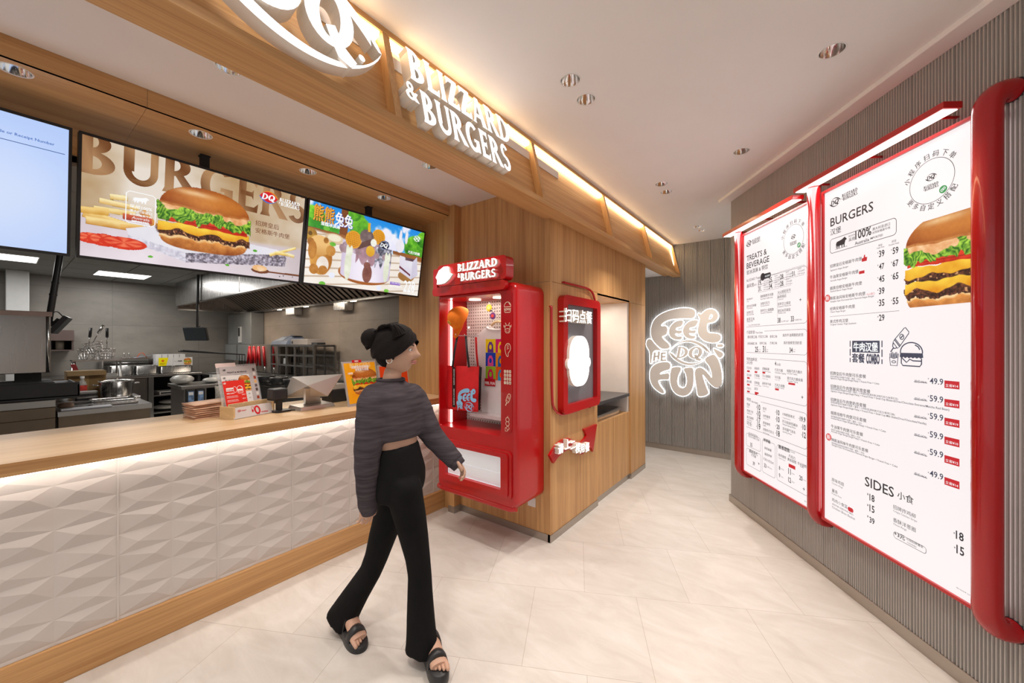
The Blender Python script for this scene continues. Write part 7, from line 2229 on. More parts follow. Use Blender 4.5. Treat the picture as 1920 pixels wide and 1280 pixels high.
for x in (-8.9, -7.2, -6.25, -4.9):
    b = MB(); b.box(x - .06, x + .06, 2.905, 2.93, 2.060, 2.066); b.build('lamp', hl, t)
for x in (-7.6, -5.4): area_light('hood_lamp', (x, 2.40, 2.12), (0, 0, 0), 1.2, 0.2, 13, (1.0, 0.86, 0.70))

# steel warming unit and tables on the left
t = thing('hot_holding_unit', 'big boxy stainless unit above the black griddle at the left edge', 'kitchen unit', (-6.0, -0.3, 1.19))
b = MB(); b.box(-6.35, -5.915, -1.2, 0.315, 1.205, 1.775); b.build('body', steel_b, t, bevel=.006)
b = MB(); b.box(-6.37, -5.88, -1.22, 0.322, 1.755, 1.80); b.build('top_rim', plain('warm_steel', (0.40, 0.30, 0.26), 0.3, 0.8), t, bevel=.003)
b = MB(); b.tube([(-5.905, 0.295, 1.21), (-5.905, 0.295, 1.755)], .012, 10); b.build('door_edge', steel_h, t)
b = MB(); b.box(-6.3, -6.0, -1.1, -0.9, 1.12, 1.2055); b.build('foot', black_m, t)
b = MB(); b.box(-6.3, -6.0, 0.1, 0.26, 1.12, 1.2055); b.build('foot', black_m, t)
t = thing('griddle', 'long black griddle under the boxy stainless unit', 'griddle', (-5.9, -0.3, 0.97))
b = MB(); b.box(-6.4, -5.6, -1.2, 0.478, 0.968, 1.0); b.box(-5.615, -5.6, -1.2, 0.478, 0.985, 1.12); b.box(-6.4, -5.6, 0.463, 0.478, 0.985, 1.10); b.build('plate', black_p, t, bevel=.003)
b = MB(); b.box(-6.32, -5.75, -1.2, 0.33, 0.998, 1.12); b.build('hotplate_body', black_m, t)
t = thing('prep_table', 'stainless table with deep front under the black griddle', 'table', (-5.95, -0.35, 0))
b = MB(); b.box(-6.4, -5.58, -1.25, 0.328, 0.90, 0.967); b.build('top', steel_h, t, bevel=.004)
b = MB(); b.box(-6.38, -5.575, -1.25, 0.326, 0.80, 0.898); b.box(-6.38, -5.585, -1.25, 0.326, 0.06, 0.798); b.build('front', plain('bronze_steel', (0.20, 0.155, 0.115), 0.22, 0.85, var=.1), t, bevel=.003)
b = MB()
legs_frame(b, -6.35, -5.65, -1.2, 0.3, .06); b.build('feet', dark_st, t)
t = thing('prep_table', 'stainless table strewn with trays and tools, right of the black griddle', 'table', (-5.95, 0.67, 0))
b = MB(); b.box(-6.25, -5.58, 0.338, 1.0, 0.80, 0.85); b.build('top', steel_h, t, bevel=.004)
b = MB(); b.box(-6.2, -5.6, 0.345, 0.985, 0.12, 0.798); b.build('front', plain('bronze_steel', None), t)
b = MB(); b.cyl((-5.63, 0.965, 0), (-5.63, 0.965, .8), .02, n=10); b.build('leg', steel_h, t)
b = MB(); b.cyl((-5.63, 0.375, 0), (-5.63, 0.375, .8), .02, n=10); b.build('leg', steel_h, t)
TZ = 0.8505
# on that table
t = thing('perforated_tray', 'shiny perforated tray at the back of the strewn table', 'tray', (-6.05, .78, TZ))
b = MB(); b.prism([rrect(-6.2, .60, .26, .33, .03)], TZ + .02, TZ + .026)
for i in range(9):
    for j in range(7): b.box(-6.18 + j * .034, -6.165 + j * .034, .62 + i * .034, .64 + i * .034, TZ + .0262, TZ + .030)
b.build('pan', chrome_wire, t, weld=False); b = MB(); b.tube([(p[0], p[1], TZ + .03) for p in rrect(-6.205, .595, .27, .34, .03)], .006, 6, closed=True); b.build('rim', chrome_wire, t)
b = MB(); b.box(-6.18, -5.97, .62, .91, TZ, TZ + .021); b.build('base', dark_st, t)
t = thing('perforated_tray', 'second perforated tray in front, with a corner knob', 'tray', (-5.86, .72, TZ))
b = MB(); b.prism([rrect(-5.92, .56, .2, .36, .03)], TZ + .012, TZ + .018)
for i in range(10):
    for j in range(5): b.box(-5.905 + j * .036, -5.89 + j * .036, .575 + i * .034, .595 + i * .034, TZ + .0182, TZ + .021)
b.build('pan', chrome_wire, t, weld=False); b = MB(); b.box(-5.91, -5.73, .57, .91, TZ, TZ + .013); b.build('base', dark_st, t)
b = MB(); b.box(-5.70, -5.60, .36, .70, TZ, TZ + .014); tag(b.build('metal_sheet', plain('grey_sheet', (0.40, 0.41, 0.44), 0.5, 0.3), base=True, bevel=.004), 'flat grey metal sheet at the front of the strewn table', 'sheet')
b = MB(); b.loft([[(-5.74 + .03 * math.cos(a) * k, .40 + .055 * math.sin(a) * k, z) for a in [2 * PI * i / 12 for i in range(12)]] for k, z in ((.8, TZ + .0142), (1, TZ + .025), (.95, TZ + .05), (.6, TZ + .062))]); tag(b.build('grill_brick', plain('stone_brown', (0.22, 0.15, 0.11), 0.9, var=.2, bump=.4, bscale=60), base=True), 'brown grill cleaning stone on the grey metal sheet', 'stone')
t = thing('cooking_pot', 'round steel pot behind the perforated trays', 'pot', (-6.42, .85, .72))
b = MB(); b.lathe([(.001, 0), (.13, 0), (.135, .01), (.145, .17), (.155, .18), (.15, .185), (.138, .175), (.13, .02), (.001, .015)], (-6.45, .84, TZ + .02), 28); b.build('body', steel_b, t)
for sg in (-1, 1):
    b = MB(); b.tube([(-6.45 + .05, .84 + sg * .14, TZ + .16), (-6.45 + .03, .84 + sg * .19, TZ + .165), (-6.45 - .03, .84 + sg * .19, TZ + .165), (-6.45 - .05, .84 + sg * .14, TZ + .16)], .006, 6); b.build('handle', steel_h, t)
t = thing('side_shelf', 'low steel stand behind the strewn table carrying the pot and boxes', 'table', (-6.65, .65, 0))
b = MB(); b.box(-6.95, -6.28, .335, 1.02, TZ - .02, TZ + .019); b.build('top', steel_h, t, bevel=.003)
for x in (-6.9, -6.33):
    for y in (.36, .98): b = MB(); b.cyl((x, y, 0), (x, y, TZ - .019), .018, n=10); b.build('leg', steel_h, t)
for i in range(4):
    b = MB(); b.prism([rrect(-6.44 + .006 * (i % 2), .50, .20, .17, .02)], TZ + .0195 + i * .024, TZ + .040 + i * .024)
    tag(b.build('dark_pan', black_p if i % 2 == 0 else dark_st, base=True, weld=False, bevel=.004), '%s shallow dark pan of the stack left of the round pot' % ('lowest', 'second', 'third', 'topmost')[i], 'pan', 'stack of dark pans')
SZ = TZ + .0195
t = thing('cardboard_box', 'open brown cardboard box behind the red-labelled bottle', 'box', (-6.78, .64, SZ))
b = MB(); b.box(-6.92, -6.66, .47, .78, SZ, SZ + .30); b.build('carton', carton, t, bevel=.003)
b = MB(); b.add([(-6.66, .47, SZ + .30), (-6.66, .78, SZ + .30), (-6.60, .78, SZ + .25), (-6.60, .47, SZ + .25)], [(0, 1, 2, 3)]); b.build('flap', carton, t)
b = MB(); b.box(-6.659, -6.657, .58, .64, SZ, SZ + .3); b.build('tape', plain('tape', (0.34, 0.22, 0.08), .4), t)
t = thing('bottle', 'clear bottle with red and white label before the cardboard box', 'bottle', (-6.56, .56, SZ))
b = MB(); b.lathe([(.001, 0), (.036, 0), (.038, .01), (.038, .15), (.030, .18), (.016, .20), (.016, .225)], (-6.56, .58, SZ), 18); b.build('body', plain('milky_clear', (0.6, 0.6, 0.58), .1, alpha=.6), t)
b = MB(); b.lathe([(.0388, .07), (.0388, .145)], (-6.56, .58, SZ), 18); b.build('label', plain('label_red', rgb(214, 70, 58), .5, var=.5, scale=25), t)
b = MB(); b.lathe([(.018, .222), (.018, .245), (.001, .246)], (-6.56, .58, SZ), 14); b.build('cap', white_p, t)
for i in range(6):
    b = MB(); b.box(-6.54, -6.405, .338, .466 + .004 * (i % 2), SZ + .035 * i + .0, SZ + .035 * i + .030); b.box(-6.539, -6.406, .339, .465, SZ + .035 * i + .0301, SZ + .035 * i + .0345, 1)
    tag(b.build('food_carton', [white_card, plain('carton_slot_grey', (0.14, 0.16, 0.2), .6)], base=True, weld=False), '%s white flat carton in the stack beside the cardboard box' % ('lowest', 'second', 'third', 'fourth', 'fifth', 'topmost')[i], 'carton', 'white flat cartons')

# wall cabinet and baskets at the back left
t = thing('wall_cabinet', 'dark wall-mounted steel cabinet with open shelf behind the side-on monitor', 'cabinet', (-9.2, .55, 1.39))
b = MB(); b.box(-9.6, -9.0, .30, .712, 1.53, 1.69); b.box(-9.6, -9.05, .69, .712, 1.38, 1.53); b.box(-9.6, -9.0, .30, .712, 1.375, 1.39); b.build('body', plain('cabinet_brown_steel', (0.20, 0.15, 0.14), .35, .7), t, weld=False)
b = MB(); b.box(-9.59, -9.2, .36, .50, 1.391, 1.52); b.build('grey_canister', dark_gr, t)
b = MB(); b.cyl((-9.2, .58, 1.391), (-9.2, .58, 1.52), .045, n=14); b.build('cream_canister', plain('cream', (.45, .43, .36), .5), t)
t = thing('back_table', 'long stainless counter with doors along the kitchen back wall', 'counter', (-9.1, 1.2, 0))
b = MB(); b.box(-9.59, -8.6, .2, 2.2, .93, .97); b.build('top', steel_h, t, bevel=.004)
b = MB(); b.box(-9.55, -8.64, .2, 1.49, .1, .929); b.box(-8.645, -8.62, 0.95, 1.46, .14, .90); b.build('cupboard', plain('warm_cupboard_steel', (0.36, 0.32, 0.30), .2, .9), t, bevel=.004)
b = MB(); b.box(-8.66, -8.62, 1.495, 1.56, .0, .929); b.build('post', steel_h, t)
for z in (.33, .62): b = MB(); b.box(-9.5, -8.64, 1.56, 2.15, z - .02, z); b.build('shelf', steel_h, t)
b = MB(); b.box(-9.58, -9.5, 1.56, 2.19, .05, .929); b.box(-9.5, -8.64, 2.15, 2.19, .0, .929); b.build('dark_back', black_m, t, weld=False)
b = MB(); b.box(-9.1, -8.7, 1.65, 1.95, .621, .66); b.box(-8.699, -8.695, 1.66, 1.80, .628, .655, 1); tag(b.build('label_scale', [white_p, black_p], base=True), 'flat white scale on the upper open shelf of the back counter', 'scale')
for i, (y, z) in enumerate(((1.80, .331), (1.88, .42))):
    b = MB(); b.ball((-8.95, y, z + .045), .2, .2, .042, 16); o = tag(b.build('food_bag', plain('cloudy_bag', (0.50, 0.49, 0.46), .35, var=.25, scale=16, bump=.8, bscale=25), base=True), ('crumpled clear bag of frozen food low on the open shelf', 'second crumpled clear bag lying upon the first one')[i], 'bag', 'bags of frozen food')
t = thing('wire_shelf', 'low steel shelf riser behind the square pans on back counter', 'shelf', (-9.3, 1.35, .97))
b = MB(); b.box(-9.55, -9.2, 1.02, 1.68, 1.215, 1.235); b.build('top', steel_h, t)
for y in (1.03, 1.655): b = MB(); b.box(-9.55, -9.2, y, y + .015, .971, 1.215); b.build('side', steel_h, t)
for k in range(4): b = MB(); b.cyl((-9.21, 1.04, 1.02 + .045 * k), (-9.21, 1.66, 1.02 + .045 * k), .006, n=6); b.build('rail', steel_h, t)
for i, (y0, y1, z1) in enumerate(((1.07, 1.32, 1.118), (1.36, 1.63, 1.112), (1.665, 2.10, 1.085))):
    b = MB()
    b.loft([rr for rr in ([[(p[0], p[1], z) for p in rrect(-8.98 - g, y0 - g, .24 + 2 * g, y1 - y0 + 2 * g, .03, 4)] for g, z in ((-.012, .971), (0, .985), (0.004, z1), (.012, z1 + .003), (-.002, z1 + .002), (-.012, .99))])])
    tag(b.build('steel_pan', steel_b, base=True), ('left steel pan of the three in front of the riser', 'middle steel pan of the three in front of the riser', 'long right steel pan below the yellow placard')[i], 'pan', 'steel pans on the back counter')
for i, (y, sg) in enumerate(((1.30, 0), (1.36, 0))):
    b = MB(); b.tube(smooth_path([(-9.3, y - .012, 1.236), (-9.3, y - .012, 1.30), (-9.3, y, 1.325), (-9.3, y + .012, 1.30), (-9.3, y + .012, 1.236)], 1), .004, 6)
    tag(b.build('kitchen_tongs', chrome_wire, base=True), ('upright steel tongs, left of the pair on the riser', 'upright steel tongs, right of the pair on the riser')[i], 'tongs', 'steel tongs on the riser')
b = MB(); b.tube([(-9.3, 1.46, 1.236), (-9.3, 1.50, 1.31), (-9.3, 1.54, 1.32), (-9.3, 1.59, 1.236)], .007, 6); tag(b.build('kitchen_tongs', plain('orange_grip', rgb(190, 84, 40), .5), base=True), 'tongs with orange grips leaning on the riser', 'tongs')
b = MB(); b.loft([[(-9.36, 1.42, 1.236), (-9.22, 1.42, 1.236), (-9.22, 1.44, 1.238), (-9.36, 1.44, 1.238)], [(-9.36, 1.66, 1.275), (-9.22, 1.66, 1.285), (-9.22, 1.66, 1.289), (-9.36, 1.66, 1.279)]], smooth=False); tag(b.build('paper_sheet', plain('blue_print_paper', (.36, .42, .56), .6, var=.4, scale=30), base=True), 'crumpled blue and white paper on the steel riser', 'paper')
for i, (y0, y1, cols) in enumerate(((1.675, 1.86, ('#f2e400', '#f4f4f6')), (1.87, 2.14, ('#f4f4f6', '#d9dbe0')))):
    t = thing('placard', ('yellow and white small placard on the back counter', 'white small placard with a burger picture on the back counter')[i], 'placard', (-8.92, (y0 + y1) / 2, 1.09), 0, 'placards on the back counter')
    b = MB(); b.box(-8.925, -8.915, y0, y1, 1.089, 1.235); b.build('card', white_card, t)
    b = MB(); b.box(-8.95, -8.88, y0 + .02, y1 - .02, 1.0885, 1.094); b.build('foot', black_p, t)
    A = Art(Plane((-8.915, 0, 0), (0, 1, 0)))
    if i == 0:
        A.poly([(y0, 1.094), (y0 + .10, 1.094), (y0 + .13, 1.235), (y0, 1.235)], rgb(cols[0]), 0); A.poly(ell(y0 + .055, 1.18, .02, n=14), rgb('#e07018'), 1); A.text('NO.1', y0 + .02, 1.12, size=.03, col=rgb('#8a5a10'), L=1, bold=.03)
    else:
        A.text('——经典', y0 + .01, 1.16, width=.11, col=INK, L=1, bold=.04)
        n = 40; im_ = np.ones((n, n + 20, 3)); cv = np.zeros((n, n + 20)); burger(im_, cv, n * .75, n * .55, n * .6, seed=2); A.raster(y0 + .13, 1.10, y1 - .002, 1.225, im_, 1, cv > .5)
    A.build('print', ink, t)
t = thing('file_rack', 'white divided organiser behind the placards on the back counter', 'organiser', (-9.1, 1.85, .97))
b = MB(); b.box(-9.25, -9.02, 1.66, 2.06, .971, 1.29); b.build('body', white_card, t)
for k in range(4): b = MB(); b.box(-9.0195, -9.018, 1.735 + .08 * k, 1.74 + .08 * k, 1.0, 1.29); b.build('divider', dark_gr, t)


# wire frying baskets
def basket(label, y, z, tilt, hy, hz, dark):
    t = thing('frying_basket', label, 'basket', (-8.2, y, z), 0, 'frying baskets on the back rack')
    T = Matrix.Translation((-8.2, y, z)) @ Matrix.Rotation(tilt, 4, 'X')
    b = MB(); w, l, h = .16, .082, .15
    for k in range(5):
        g = 1 - .18 * k / 4; zz = -h * k / 4
        b.tube([(w * g, -l * g, zz), (w * g, l * g, zz), (-w * g, l * g, zz), (-w * g, -l * g, zz)], .004, 5, closed=True, T=T)
    for k in range(6):
        u = -1 + 2 * k / 5
        b.tube([(w, u * l, 0), (w * .82, u * l * .82, -h), (-w * .82, u * l * .82, -h), (-w, u * l, 0)], .003, 5, T=T); b.tube([(u * w, l, 0), (u * w * .82, l * .82, -h), (u * w * .82, -l * .82, -h), (u * w, -l, 0)], .003, 5, T=T)
    b.build('wire_cage', chrome_wire, t, weld=False, normals=False)
    b = MB(); b.tube([(w * .6, 0, .0), (w * .8, hy * .5, hz * .55)], .006, 6, T=T); b.build('handle', steel_h, t)
    b = MB(); b.tube([(w * .8, hy * .5, hz * .55), (w * .85, hy, hz)], .016, 8, T=T); b.build('grip', black_p if dark else steel_h, t)
basket('left wire frying basket with black upright handle', .775, 1.41, 0, .02, .30, True)
basket('right wire frying basket with black upright handle', .955, 1.41, 0, .0, .30, True)
basket('tilted wire frying basket lying across the left one', .82, 1.50, .25, .16, .22, False)
t = thing('basket_stand', 'narrow steel stand carrying the frying baskets', 'stand', (-8.2, .86, 0))
b = MB(); b.box(-8.36, -8.04, .62, 1.11, 1.235, 1.255); b.build('top', steel_h, t)
for x in (-8.34, -8.06):
    for y in (.64, 1.09): b = MB(); b.cyl((x, y, 0), (x, y, 1.235), .012, n=8); b.build('leg', steel_h, t)
for i, (y, hh, c) in enumerate(((.70, .06, white_card), (.86, .05, white_card), (1.0, .045, white_card))):
    b = MB(); b.box(-8.32, -8.1, y - .065, y + .065, 1.0, 1.0 + hh); 
    o = tag(b.build('paper_pack', c, base=True, bevel=.004), ('left white paper pack under the frying baskets', 'middle white paper pack under the frying baskets', 'right white paper pack under the frying baskets')[i], 'paper pack', 'paper packs under the baskets')
b = MB(); b.box(-8.36, -8.04, .62, 1.11, .98, 1.0); b.build('shelf', steel_h, bpy.data.objects['basket_stand'])
b = MB(); b.loft([[(-8.05, .66 + dx, 1.001) for dx in (0, .05)] + [(-8.03, .71, 1.001), (-8.03, .66, 1.001)], [(-8.05, .60 + dx, 1.20) for dx in (0, .05)] + [(-8.03, .65, 1.20), (-8.03, .60, 1.20)]], smooth=False); tag(b.build('red_folder', plain('folder_red', rgb(150, 40, 44), .5), base=True), 'red folder leaning under the frying baskets', 'folder')


# kitchen order monitors on ceiling poles
def order_monitor(label, x, c, ang_z, tilt, pole_top, pole_bot, r):
    t = thing('order_monitor', label, 'monitor', (x, c[1], c[2]), 0, 'order monitors on poles')
    b = MB(); b.tube([pole_bot, pole_top], r, 12)
    for f in (.35, .5): p = Vector(pole_bot) + (Vector(pole_top) - Vector(pole_bot)) * f; b.tube([p, p + (Vector(pole_top) - Vector(pole_bot)).normalized() * .02], r * 1.15, 12)
    b.build('pole', black_p, t, weld=False)
    T = Matrix.Translation(c) @ Matrix.Rotation(ang_z, 4, 'Z') @ Matrix.Rotation(tilt, 4, 'X')
    b = MB(); b.box(-.17, .17, -.02, .02, -.105, .105, T=T); b.build('housing', black_p, t, bevel=.004)
    b = MB(); b.box(-.16, .16, -.022, -.0205, -.097, .097, T=T); b.build('panel', plain('dark_screen', (.03, .04, .05), .5), t)
    b = MB(); b.box(-.06, .06, .02, .055, -.05, .05, T=T); b.tube([T @ Vector((0, .05, 0)), Vector(pole_bot)], .018, 8); b.build('bracket', black_m, t)
    b = MB(); b.tube(smooth_path([T @ Vector((.05, .03, .08)), T @ Vector((.02, .12, .12)), Vector(pole_bot) + Vector((0, 0, .06))], 2), .005, 6); b.build('cable', black_m, t)
pm = onx(97, 583, -6.2)
order_monitor('black order monitor seen edge-on, on a pole left of the kitchen', -6.45, (-6.45, .411, 1.692), math.radians(170), math.radians(33), (-6.45, .42, 2.57), (-6.46, .327, 1.70), .027)
order_monitor('black order monitor facing the counter, hung under the hood', -7.6, (-7.6, 1.87, 1.635), math.radians(40), math.radians(16), (-7.62, 1.90, 2.57), (-7.66, 1.90, 1.66), .018)

# island with dispensers
t = thing('dispenser_island', 'stainless island with two sign-fronted dispensers behind the counter', 'island', (-6.2, 1.65, 0))
b = MB(); b.box(-6.62, -5.98, 1.33, 2.02, .93, .97); b.build('top', dark_st, t, bevel=.004)
b = MB(); b.box(-6.6, -6.0, 1.36, 1.58, 0, .93); b.box(-6.6, -6.0, 1.97, 2.0, 0, .93); b.build('cabinet', dark_st, t, weld=False)
b = MB(); b.box(-5.999, -5.992, 1.375, 1.46, .1, .70); b.build('door', plain('blue_grey_steel', (.30, .33, .37), .3, .7), t)
b = MB(); b.box(-5.999, -5.992, 1.468, 1.56, .1, .70); b.build('door', plain('blue_grey_steel', None), t)
for z in (.35, .70): b = MB(); b.box(-6.58, -6.02, 1.582, 1.968, z - .015, z); b.build('shelf', steel_h, t)
b = MB(); b.box(-6.6, -6.56, 1.582, 1.968, .02, .929); b.build('back_panel', black_m, t)
for i, y in enumerate((1.372, 1.468)):
    u = thing('dispenser', ('left dark dispenser with a blue and white card on the island front', 'right dark dispenser with a blue and white card on the island front')[i], 'dispenser', (-5.97, y + .04, .74), 0, 'dispensers on the island')
    b = MB(); b.box(-5.99, -5.95, y, y + .085, .735, .925); b.build('body', black_p, u, bevel=.004)
    b = MB(); b.box(-5.9495, -5.948, y + .015, y + .07, .77, .905); b.build('card', plain('blue_card', (.16, .26, .44), .4, var=.6, scale=22), u)
    b = MB(); b.box(-5.9475, -5.947, y + .02, y + .065, .86, .895); b.build('card_picture', white_card, u)
b = MB(); b.ball((-6.35, 1.42, 1.03), .16, .12, .06, 14); tag(b.build('plastic_bag', plain('cloudy_bag', None), base=True), 'clear plastic bag heaped on the left end of the island', 'bag')
b = MB(); b.ball((-6.25, 1.70, 1.005), .12, .10, .035, 12); tag(b.build('plastic_wrap', plain('cloudy_bag', None), base=True), 'flattened clear wrap in the middle of the island', 'wrap')
t = thing('squeeze_bottle', 'pale grey squeeze bottle standing on the island shelf', 'bottle', (-6.1, 1.70, .351))
b = MB(); b.lathe([(.001, 0), (.058, 0), (.06, .01), (.06, .30), (.05, .33), (.02, .36)], (-6.08, 1.70, .351 + 0), 18); b.build('body', plain('pale_grey_plastic', (.40, .44, .50), .35), t)
b = MB(); b.lathe([(.022, .355), (.02, .40), (.008, .42), (.004, .46)], (-6.08, 1.70, .351), 12); b.build('nozzle', white_p, t)
b = MB()
b.loft([[(-5.97 + dx, 1.66 + j * .03, z + .01 * math.sin(j * 2 + k)) for j in range(6)] + [(-5.985 + dx, 1.81 - j * .03, z + .01 * math.sin(j * 2 + k)) for j in range(6)] for k, (dx, z) in enumerate(((0, .72), (.015, .80), (.02, .88), (-.02, .975)))])
tag(b.build('tea_towel', plain('towel_beige', (.36, .33, .29), .9, var=.2, scale=40), base=True), 'beige cloth draped over the island edge above the bottle', 'cloth')
t = thing('ingredient_tub', 'small white tub with a lid on the back of the island', 'tub', (-6.5, 1.83, .97))
b = MB(); b.box(-6.57, -6.44, 1.76, 1.90, .971, 1.07); b.build('body', white_p, t, bevel=.006)
b = MB(); b.box(-6.58, -6.43, 1.75, 1.91, 1.071, 1.085); b.build('lid', dark_gr, t, bevel=.003)
# row of fryers with lifted basket arms
t = thing('fryer', 'long dark steel fryer line under the extractor hood', 'fryer', (-7.2, 2.4, 0))
b = MB(); b.box(-9.0, -3.62, 2.22, 2.96, 0.05, .90); b.build('body', dark_st, t, bevel=.006)
b = MB(); b.box(-9.0, -3.62, 2.20, 2.96, .901, .945); b.build('top', steel_h, t, bevel=.004)
for x in (-8.3, -7.6, -6.9, -6.2, -5.5, -4.8, -4.1): b = MB(); b.box(x, x + .6, 2.3, 2.86, .9455, .985); b.build('well', black_m, t, bevel=.01)
for k in range(3):
    x = -8.0 + .13 * k; b = MB(); b.tube([(x, 2.58, .987), (x, 2.58, 1.29), (x - .05, 1.75, 1.36 + .01 * k)], .010, 8)
    tag(b.build('lift_arm', black_m, base=True), ('first', 'second', 'third')[k] + ' of three black lift arms rising from the fryer line', 'lift arm', 'fryer lift arms')
for i, (x, lb) in enumerate(((-5.95, 'first dark seasoning tub in front of the steel rack'), (-5.55, 'second dark seasoning tub in front of the steel rack'), (-5.15, 'third dark seasoning tub in front of the steel rack'))):
    b = MB(); b.lathe([(.001, 0), (.09, 0), (.11, .09), (.10, .10), (.08, .02), (.001, .02)], (x, 2.24, .9455), 18)
    b.lathe([(.085, .07), (.04, .085), (.001, .09)], (x, 2.24, .9455), 14, 1)
    tag(b.build('seasoning_tub', [black_p, plain(('food_tan', 'food_brown', 'food_dark')[i], ((.4, .2, .08), (.16, .05, .02), (.08, .04, .02))[i], .7, var=.4, scale=60)], base=True), lb, 'tub', 'seasoning tubs')
# steel wall cupboards at the far corner
t = thing('electric_cabinet', 'tall grey steel wall cupboard in the far kitchen corner', 'cabinet', (-8.6, 2.9, .9))
grey_door = plain('grey_cupboard_paint', (.26, .27, .27), .35, .4)
b = MB(); b.box(-9.22, -8.06, 2.78, 2.995, 1.47, 2.05); b.build('upper_body', grey_door, t, bevel=.005)
b = MB(); b.box(-9.24, -8.05, 2.74, 2.995, 1.16, 1.465); b.build('lower_body', grey_door, t, bevel=.005)
b = MB(); b.box(-8.62, -8.60, 2.735, 2.741, 1.17, 1.46); b.build('door_gap', black_m, t)
b = MB(); b.box(-8.62, -8.50, 2.76, 2.779, 1.50, 1.80); b.build('control_plate', plain('pale_plate', (.5, .5, .5), .4), t)
b = MB(); b.box(-8.60, -8.53, 2.755, 2.7595, 1.62, 1.78); b.build('display', black_p, t)
t = thing('tall_cupboard', 'wide brown-grey steel cupboard with tools hung on its front', 'cupboard', (-7.35, 2.85, .0))
b = MB(); b.box(-8.045, -6.76, 2.745, 2.965, .99, 1.47); b.build('body', plain('brown_grey_steel', (.26, .225, .195), .35, .6), t, bevel=.006)
b = MB(); b.box(-7.42, -7.41, 2.740, 2.7455, 1.0, 1.46); b.build('door_gap', black_m, t)
for i in range(5):
    x = -7.98 + i * .20 if i < 4 else -7.02
    tt_ = thing('red_tongs', ('red-handled tongs hanging first from left on the cupboard', 'red-handled tongs hanging second on the cupboard', 'red-handled tongs hanging third on the cupboard', 'red-handled tongs hanging fourth on the cupboard', 'red-handled tongs hung apart at the right of the cupboard')[i], 'tongs', (x, 2.72, 1.06), 0, 'red-handled tongs')
    for sg in ((-1, 1) if i < 3 else (1,)):
        b = MB(); b.tube([(x, 2.735, 1.43), (x + sg * .085, 2.725, 1.10)], [.022, .016], 8); b.build('grip', plain('red_grip', rgb(178, 16, 26), .35), tt_)
    if i >= 3: b = MB(); b.tube([(x + .085, 2.725, 1.10), (x + .10, 2.725, 1.0)], .010, 6); b.build('steel_tip', chrome_wire, tt_)
    b = MB(); b.tube([(x, 2.7455, 1.435), (x, 2.72, 1.435)], .006, 6); b.build('hang_hook', chrome_wire, tt_)
b = MB(); b.tube(smooth_path([(-6.73, 2.985, 1.38), (-6.70, 2.93, 1.20), (-6.74, 2.93, 1.05), (-6.66, 2.93, .95), (-6.60, 2.95, .86)], 2), .018, 8); tag(b.build('power_cable', black_m, base=True), 'black power cable hanging beside the brown-grey cupboard', 'cable')
# open steel rack with a scale and a box on top
t = thing('steel_rack', 'open steel pigeonhole rack against the far kitchen wall', 'rack', (-6.0, 2.7, .95))
rx0, rx1, ry0, ry1 = -6.76, -5.38, 2.62, 2.92
for z in (.99, 1.16, 1.31, 1.45):
    for y in (ry0, ry1): b = MB(); b.box(rx0, rx1, y - .008, y + .008, z - .012, z + .012); b.build('rail', dark_st, t)
for x in (rx0, -6.50, -6.22, -5.95, -5.67, rx1):
    for y in (ry0, ry1): b = MB(); b.box(x - .014, x + .014, y - .012, y + .012, .987, 1.46); b.build('post', dark_st, t)
b = MB(); b.box(rx0, rx1, ry0, ry1, 1.462, 1.470); b.build('top_sheet', steel_h, t)
t = thing('kitchen_scale', 'blue-grey weighing scale on top of the steel rack', 'scale', (-6.45, 2.75, 1.47))
b = MB(); b.loft([[(-6.75, 2.60, 1.471), (-6.2, 2.60, 1.471), (-6.2, 2.9, 1.471), (-6.75, 2.9, 1.471)], [(-6.73, 2.62, 1.52), (-6.2, 2.62, 1.52), (-6.2, 2.88, 1.54), (-6.70, 2.88, 1.54)], [(-6.62, 2.74, 1.60), (-6.30, 2.74, 1.60), (-6.30, 2.88, 1.61), (-6.62, 2.88, 1.61)]], smooth=False); b.build('body', plain('scale_blue_grey', (.16, .19, .26), .4), t)
b = MB(); b.add([(-6.66, 2.633, 1.532), (-6.40, 2.633, 1.532), (-6.42, 2.72, 1.592), (-6.60, 2.72, 1.592)], [(0, 1, 2, 3)]); b.build('keypad', plain('keys', (.35, .38, .44), .4, var=.6, scale=50), t)
b = MB(); b.box(-6.36, -6.22, 2.72, 2.86, 1.605, 1.62); b.build('weigh_plate', chrome_wire, t)
t = thing('flat_box', 'flat pale box lying on the steel rack beside the scale', 'box', (-5.87, 2.75, 1.47))
b = MB(); b.box(-6.13, -5.62, 2.64, 2.88, 1.471, 1.55); b.build('body', plain('pale_box', (.34, .30, .28), .5), t, bevel=.004)
b = MB(); b.box(-6.10, -6.06, 2.638, 2.6395, 1.485, 1.52); b.build('mark', black_m, t)
b = MB(); b.box(-5.58, -5.42, 2.68, 2.8, 1.471, 1.50); tag(b.build('black_pad', black_m, base=True), 'small black pad at the right end of the rack top', 'pad')
b = MB(); b.loft([[(-6.44, 2.66, 1.173), (-6.36, 2.66, 1.173), (-6.36, 2.70, 1.173), (-6.44, 2.70, 1.173)], [(-6.42, 2.66, 1.26), (-6.35, 2.66, 1.26), (-6.35, 2.69, 1.26), (-6.42, 2.69, 1.26)]], smooth=False); tag(b.build('white_scraper', white_p, base=True), 'small white scraper standing in the steel rack', 'scraper')


